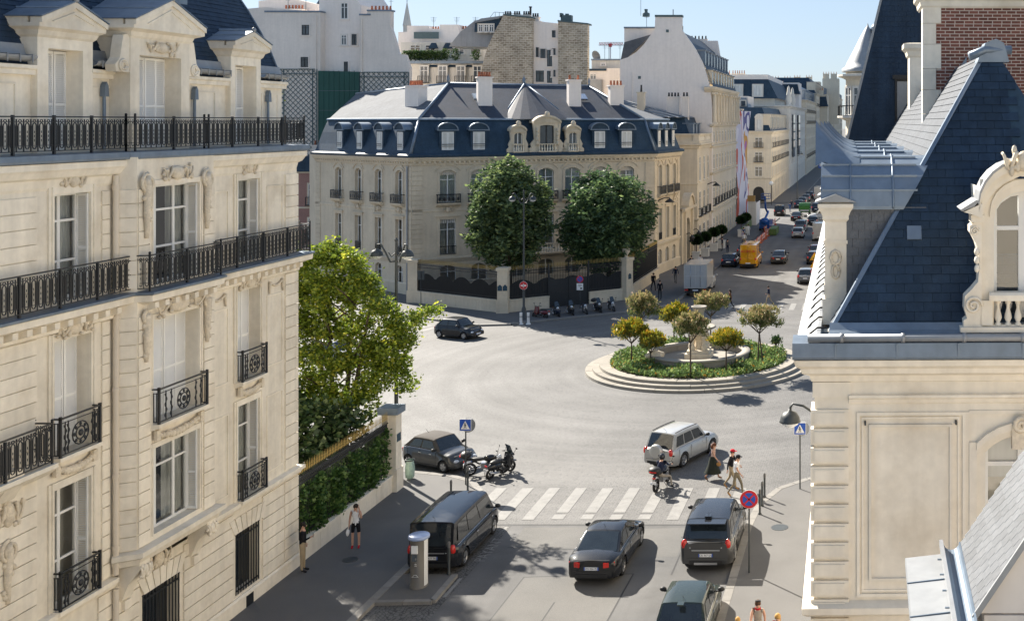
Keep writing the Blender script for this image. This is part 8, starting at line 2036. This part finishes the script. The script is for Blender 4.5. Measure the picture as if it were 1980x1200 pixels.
# rubbish bag and clear bags by the lamp
t = thing('litter_bag', 'pale green litter bag hanging on its hoop by the tall street lamp', 'litter bag', T(-21.05,51.0,.13)); mb = MB(); mb.lathe([(.1,0),(.2,.1),(.22,.5),(.17,.85)], 10); mb.build('bag', mat('clear_green_plastic', (.30,.42,.36), .3, .5, n=(9,.25), bump=(14,.8)), t); MB().lathe([(.19,.84),(.21,.86),(.21,.9),(.19,.9)], 12).build('hoop', GREY_IRON, t)

# ================================================================== PEOPLE
HAIRM = {k: mat('hair_'+k, c, .7, n=(20,.25)) for k, c in dict(dark=(.02,.014,.01), brown=(.07,.035,.018), blonde=(.42,.24,.07), auburn=(.10,.035,.015)).items()}
CL = {}
def cloth(k, c): 
    if k not in CL: CL[k] = mat('cloth_'+k, c, .9, .15, n=(6,.12), bump=(30,.3))
    return CL[k]
for k, c in dict(black=(.014,.014,.017), navy=(.02,.025,.05), white=(.74,.74,.75), beige=(.33,.26,.17), khaki=(.20,.17,.12), stone=(.30,.27,.23), olive=(.028,.032,.026), red=(.42,.02,.03), blush=(.50,.36,.31), lavender=(.30,.28,.40), grey=(.12,.12,.13), blue=(.05,.09,.2), brown=(.16,.07,.03), tan=(.38,.2,.07)).items(): cloth(k, c)
PEND = []
def person(label, x, y, deg, h=1.72, pose='stand', top='black', bottom='navy', hair='dark', shoes='black', sleeves='long', female=False, phase=1, z=.0, group=None, shorts=False, skirt=None, hairlen=.12, hat=None, carry=None, name='person', M=None, parent_only=False):
    k = h/1.75; sw = .165 if female else .195; hw = .10 if female else .095
    J = {}; A = math.radians
    def add(n, p): J[n] = Vector(p)*k
    pel = Vector((0,0,.95)); lean = 0.
    if pose == 'ride': pel = Vector((-.30,0,.93)); lean = .28
    elif pose == 'walk': lean = .05
    add('pel', pel); add('wai', pel+Vector((lean*.3,0,.17))); add('che', pel+Vector((lean*.75,0,.38))); add('nek', pel+Vector((lean,0,.55))); add('hea', pel+Vector((lean*1.12+.02,0,.66))); add('top', pel+Vector((lean*1.15+.01,0,.77)))
    def limb(root, l1, a1, l2, a2, side, splay=0.):
        p1 = root+Vector((l1*math.sin(a1), side*splay, -l1*math.cos(a1))); return p1, p1+Vector((l2*math.sin(a2), side*splay*.3, -l2*math.cos(a2)))
    for s, nm in ((1,'l'),(-1,'r')):
        hip = pel+Vector((0,s*hw,-.04)); sg = s*phase
        if pose == 'walk':
            a1, a2 = (A(26), A(8)) if sg > 0 else (A(-12), A(-38))
        elif pose == 'ride': a1, a2 = A(72), A(-12)
        else: a1, a2 = A(2*s), A(1)
        kn, an = limb(hip, .43, a1, .42, a2, s, .28 if pose == 'ride' else .02)
        add('hip'+nm, hip); add('kne'+nm, kn); add('ank'+nm, an); ta = A(0) if sg > 0 or pose != 'walk' else A(-35)
        add('toe'+nm, an+Vector((.17*math.cos(ta),0,-.055+.17*math.sin(ta))))
        sh = pel+Vector((lean*.92,s*sw,.49))
        if pose == 'walk': b1, b2 = (A(-22), A(-6)) if sg > 0 else (A(20), A(42))
        elif pose == 'ride': b1, b2 = A(48), A(78)
        elif pose == 'phone' and s == -1: b1, b2 = A(18), A(118)
        elif pose == 'call' and s == 1: b1, b2 = A(15), A(160)
        else: b1, b2 = A(-3), A(12)
        el, wr_ = limb(sh, .29, b1, .25, b2, s, .06)
        if pose == 'call' and s == 1: wr_ = pel+Vector((lean+.06, .13, .62))
        add('sho'+nm, sh); add('elb'+nm, el); add('wri'+nm, wr_); d_ = (wr_-el).normalized(); add('han'+nm, wr_+d_*.075)
    bones = [('pel','wai'),('wai','che'),('che','nek'),('nek','hea'),('hea','top')]
    for nm in 'lr': bones += [('pel','hip'+nm),('hip'+nm,'kne'+nm),('kne'+nm,'ank'+nm),('ank'+nm,'toe'+nm),('che','sho'+nm),('sho'+nm,'elb'+nm),('elb'+nm,'wri'+nm),('wri'+nm,'han'+nm)]
    rad = dict(pel=(.135,.115), wai=(.12 if female else .13,.10), che=(.155,.115), nek=(.055,.055), hea=(.085,.10), top=(.075,.085))
    for nm in 'lr': rad.update({'hip'+nm:(.09,.09),'kne'+nm:(.058,.058),'ank'+nm:(.04,.045),'toe'+nm:(.035,.04),'sho'+nm:(.062,.062),'elb'+nm:(.042,.042),'wri'+nm:(.028,.03),'han'+nm:(.032,.022)})
    names = list(J); me = bpy.data.meshes.new('person_skeleton'); me.from_pydata([J[n] for n in names], [(names.index(a), names.index(b)) for a, b in bones], [])
    o = bpy.data.objects.new('person_tmp', me); col.objects.link(o)
    md = o.modifiers.new('skin', 'SKIN'); sv_ = me.skin_vertices
    lay = sv_[0] if len(sv_) else None
    if lay is None:
        import bmesh as bmm
        b = bmm.new(); b.from_mesh(me); b.verts.layers.skin.verify(); b.to_mesh(me); b.free(); lay = me.skin_vertices[0]
    for i, n in enumerate(names): lay.data[i].radius = [v*k for v in rad[n]]; lay.data[i].use_root = n == 'pel'
    md.use_smooth_shade = True; o.modifiers.new('sub', 'SUBSURF').levels = 1; o.modifiers[-1].render_levels = 1
    PEND.append(dict(o=o, J=J, bones=bones, names=names, k=k, x=x, y=y, z=z, deg=deg, label=label, name=name, top=top, bottom=bottom, hair=hair, shoes=shoes, sleeves=sleeves, female=female, group=group, shorts=shorts, skirt=skirt, hairlen=hairlen, hat=hat, carry=carry, pose=pose))
def finish_people():
    dg = bpy.context.evaluated_depsgraph_get(); dg.update()
    for P in PEND:
        J, k = P['J'], P['k']
        me = bpy.data.meshes.new_from_object(P['o'].evaluated_get(dg)); bpy.data.objects.remove(P['o'])
        low = min(v.co.z for v in me.vertices)
        vs_ = [tuple(v.co) for v in me.vertices]; fs = [tuple(p.vertices) for p in me.polygons]
        mats = [SKIN, CL[P['top']], CL[P['bottom']], CL[P['shoes']], HAIRM[P['hair']], INK]
        seg = [(J[a], J[b], a, b) for a, b in P['bones']]
        def which(c):
            best = None
            for a, b, na, nb in seg:
                ab = b-a; t = max(0, min(1, (c-a).dot(ab)/max(1e-9, ab.length_squared))); d = (c-(a+ab*t)).length
                if best is None or d < best[0]: best = (d, na, nb, t)
            _, na, nb, t = best; s = na[:3]+nb[:3]
            if s in ('elbwri','wrihan','shoelb'):
                if s == 'wrihan' : return 0
                if P['sleeves'] == 'long': return 1
                if P['sleeves'] == 'short': return 1 if s == 'shoelb' and t < .6 else 0
                return 0
            if s in ('heatop','nekhea'): return 0
            if s == 'chenek': return 1 if t < .72 else 0
            if s in ('waiche','chesho'): return 1
            if s == 'pelwai': return 1
            if s == 'pelhip': return 2
            if s == 'hipkne': return 2 if not P['shorts'] or t < .7 else 0
            if s == 'kneank': return 0 if P['shorts'] or P['skirt'] else 2 if t < .95 else 3
            return 3
        mb = MB()
        fm = [which(sum((Vector(vs_[i]) for i in f), Vector())/len(f)) for f in fs]
        b0 = len(mb.v); mb.v.extend(vs_); mb.f.extend(fs); mb.mi.extend(fm); mb.sm.extend([True]*len(fs))
        # face and hands grown onto the same body
        H = J['hea']; f = k
        mb.cur = 0; mb.ball((H.x+.095*f,H.y,H.z+.0*f), (.022*f,.014*f,.028*f), 6, 4)
        for s in (1,-1): mb.ball((H.x,H.y+s*.088*f,H.z+.01*f), (.02*f,.012*f,.032*f), 6, 4)
        mb.cur = 5
        for s in (1,-1): mb.ball((H.x+.082*f,H.y+s*.034*f,H.z+.035*f), (.012*f,.015*f,.009*f), 6, 4)
        mb.ball((H.x+.085*f,H.y,H.z-.045*f), (.010*f,.026*f,.006*f), 6, 4)
        mb.cur = 0
        for nm in 'lr':
            w_, hd = J['wri'+nm], J['han'+nm]; d_ = (hd-w_).normalized(); sd_ = Vector((1,0,0)) if abs(d_.x) < .8 else Vector((0,1,0)); sd_ = (sd_-d_*sd_.dot(d_)).normalized(); nn = d_.cross(sd_)
            for i, ln in enumerate((.062,.072,.068,.052)):
                p = hd+d_*.012*f+sd_*(.027-.018*i)*f; mb.tube([p, p+d_*ln*.5*f+nn*.006*f, p+d_*ln*.85*f+nn*.024*f], [.009*f,.0085*f,.006*f], 5)
            p = w_+d_*.03*f+sd_*.025*f; mb.tube([p, p+sd_*.028*f+d_*.022*f, p+sd_*.036*f+d_*.055*f], [.011*f,.010*f,.007*f], 5)
        M = T(P['x'],P['y'],P['z']-low) @ Matrix.Rotation(R(P['deg']),4,'Z')
        root = mb.build(P['name'], mats, None, M); tag(root, P['label'], 'person', P['group'])
        hc = (H.x-.012*f, H.y, H.z+.05*f)
        if P['hat'] == 'helmet':
            MB().ball((H.x,H.y,H.z+.03*f), (.155*f,.135*f,.15*f), 14, 9).build('helmet', P_BLACK, root); MB().ball((H.x+.07*f,H.y,H.z+.03*f), (.095*f,.115*f,.06*f), 10, 6).build('visor', CARGLASS, root)
        else:
            q = MB(); q.ball(hc, (.105*f,.100*f,.105*f), 10, 7)
            if P['hairlen'] > .15: q.tube([(hc[0]-.05*f,hc[1],hc[2]), (hc[0]-.085*f,hc[1],hc[2]-.12*f), (hc[0]-.075*f,hc[1],hc[2]-P['hairlen']*f)], [.09*f,.085*f,.035*f], 8)
            q.build('hair', HAIRM[P['hair']], root)
            if P['hat'] in ('red','black'): q = MB(); q.ball((H.x,H.y,H.z+.085*f), (.112*f,.105*f,.075*f), 10, 6); q.extr([(H.x+.08*f,H.y-.07*f,H.z+.075*f),(H.x+.19*f,H.y-.04*f,H.z+.06*f),(H.x+.19*f,H.y+.04*f,H.z+.06*f),(H.x+.08*f,H.y+.07*f,H.z+.075*f)], (0,0,.014*f)); q.build('cap', CL[P['hat']], root)
            if P['hat'] == 'shades': MB().box(H.x+.03*f,H.x+.09*f,H.y-.085*f,H.y+.085*f,H.z+.125*f,H.z+.16*f).build('sunglasses', INK, root)
        if P['skirt']:
            zl = P['skirt'][1]*f; pz = J['wai'].z; pr = []
            q = MB(); n = 20
            for z_, r_ in ((pz,.13),(pz-.15*f,.17),(lerp(pz,zl,.55),.22),(zl,.30)):
                sx = 1.0+(.35 if z_ == zl else .1 if z_ < pz-.2 else 0)
                pr.append([(r_*f*sx*math.cos(2*math.pi*i/n)*(1+.06*math.sin(i*3)), r_*f*math.sin(2*math.pi*i/n), z_) for i in range(n)])
            q.add([p for r_ in pr for p in r_], [(j*n+i, j*n+(i+1) % n, (j+1)*n+(i+1) % n, (j+1)*n+i) for j in range(3) for i in range(n)], True); q.build('skirt', CL[P['skirt'][0]], root)
        if P['carry'] == 'bag':
            q = MB(); p = J['wrir']; q.ball((p.x,p.y-.05,p.z-.28*f), (.16*f,.07*f,.14*f), 9, 6); q.tube([(p.x-.08,p.y-.05,p.z-.18*f),(p.x,p.y-.02,p.z-.04*f),(p.x+.08,p.y-.05,p.z-.18*f)], .012, 5); o = q.build('handbag', CL['white'], None, M); tag(o, 'black and white handbag carried by the woman in the white top', 'bag')
        if P['carry'] == 'shoulder':
            p = J['wai']; q = MB(); q.ball((p.x-.10*f,p.y+.22*f,p.z-.02), (.17*f,.08*f,.2*f), 9, 6); q.tube([(p.x-.1*f,p.y+.22*f,p.z+.15*f),(p.x,p.y+.15*f,J['shol'].z+.05*f),(p.x+.08*f,p.y+.05*f,p.z+.1*f)], .012, 5); o = q.build('shoulder_bag', CL['navy'], None, M); tag(o, 'dark blue shoulder bag on the woman in the long olive skirt', 'bag')
            p = J['wrir']; o = MB().ball((p.x+.03,p.y,p.z-.16), (.11,.05,.1), 8, 5).build('clutch_bag', CL['tan'], None, M); tag(o, 'small tan bag in the hand of the woman in the long skirt', 'bag')
        if P['carry'] == 'phone':
            p = J['hanr']; o = MB().cbox((p.x+.02,p.y,p.z+.03), (.012,.07,.14)).build('phone', INK, None, M); tag(o, 'dark phone held by the man at the building corner', 'phone')
        if P['carry'] == 'scarf':
            p = J['nek']; MB().lathe([(.07*f,p.z-.06*f),(.10*f,p.z-.03*f),(.09*f,p.z+.02*f)], 12, (p.x,p.y,0)).build('scarf', CL['red'], root)
person('man in black jacket and beige trousers looking at a phone by the building corner', -20.62, 40.5, 15, 1.78, 'phone', 'black', 'beige', 'dark', 'black', z=.13, carry='phone')
person('woman in white top and black shorts walking on the shaded pavement on the phone', -19.75, 42.8, -75, 1.66, 'call', 'white', 'black', 'dark', 'red', 'none', True, z=.13, shorts=True, carry='bag', phase=-1)
person('woman in blush top and long olive skirt striding over the square', -7.2, 51.3, -6, 1.7, 'walk', 'blush', 'olive', 'auburn', 'brown', 'none', True, skirt=('olive',.32), hairlen=.26, carry='shoulder')
person('man in red cap and black sweater stepping over the crossing', -6.2, 50.0, -8, 1.78, 'walk', 'black', 'beige', 'dark', 'tan', hat='red', phase=-1)
person('man in white shirt and dark cap walking off the crossing', -5.85, 49.1, -12, 1.8, 'walk', 'white', 'khaki', 'dark', 'tan', 'short', hat='black')
person('helmeted rider in navy jacket sitting on the motorcycle at the crossing', RM.translation.x, RM.translation.y, 80, 1.76, 'ride', 'navy', 'stone', 'dark', 'black', hat='helmet', z=.02)
person('woman in sleeveless top with red scarf at the bottom edge of the right pavement', -3.42, 34.2, -80, 1.7, 'walk', 'stone', 'black', 'brown', 'black', 'none', True, z=.13, hat='shades', carry='scarf')
person('blonde woman in bright top at the very bottom of the right pavement', -2.72, 33.35, -100, 1.66, 'walk', 'red', 'blue', 'blonde', 'black', 'short', True, z=.13, hairlen=.3)
person('fair-haired child beside the woman with the red scarf', -3.95, 33.5, -85, 1.45, 'stand', 'white', 'blue', 'blonde', 'black', 'short', z=.13)
GP = 'people far off on the pavements'
for lb, x, y, dg_, tp, bt_, ps in (('person in black carrying bags by the fence end, left one',-20.9,107.8,-60,'black','black','walk'),('person in long black clothes by the fence end, right one',-19.3,102.7,-100,'black','black','stand'),('person in dark blue near the mansion side wall',-19.6,112.8,-90,'navy','grey','walk'),('person in white shirt behind the box truck',-18.6,122.5,80,'white','navy','walk'),('person in black behind the box truck',-19.4,121.6,100,'black','black','stand'),('pedestrian in dark coat with long dark hair crossing toward the fountain',-12.2,98.0,190,'brown','black','walk'),('man in dark jacket and pale trousers crossing the far street',-9.0,100.2,170,'navy','beige','walk'),('person in navy standing by the planters, front',-18.6,141,200,'navy','navy','stand'),('person crouching in dark clothes by the planters',-17.6,138.5,60,'grey','navy','stand'),('person in white by the yellow van, nearest',-16.4,146.5,90,'white','beige','walk'),('person in lavender by the yellow van, middle',-16.9,149.5,-80,'lavender','navy','walk'),('person in blue beside the pavement planters, far one',-17.4,154.5,90,'blue','blue','stand'),('person in white near the banner foot',-17.2,158.6,95,'white','white','walk'),('person in pale clothes on the sunlit junction',-14.4,203,-90,'blue','blue','walk'),('person in dark clothes beside the left row of parked cars',-14.6,210,85,'navy','black','walk')):
    person(lb, x, y, dg_, 1.72, ps, tp, bt_, 'dark', 'black', z=.0 if ps == 'walk' and -15 < x < -5 else .13, group=GP, hairlen=.3 if 'long dark hair' in lb else .12)
finish_people()
# ================================================================== THE HOUSE THE VIEW IS TAKEN FROM (behind the camera, unseen; added to bounce sunlight onto shaded fronts)
hv = thing('unseen_bounce_house', 'unseen pale stone house behind the viewpoint, added to bounce sunlight into the courtyard', 'house', T(10,-4)); MB().box(-11,16,-8,0,0,21).build('wall', STONE, hv); MB().sweep([(0,20.6),(.3,20.8),(.5,21.1),(0,21.2)], [(16,0),(-11,0)]).build('cornice', STONE, hv)
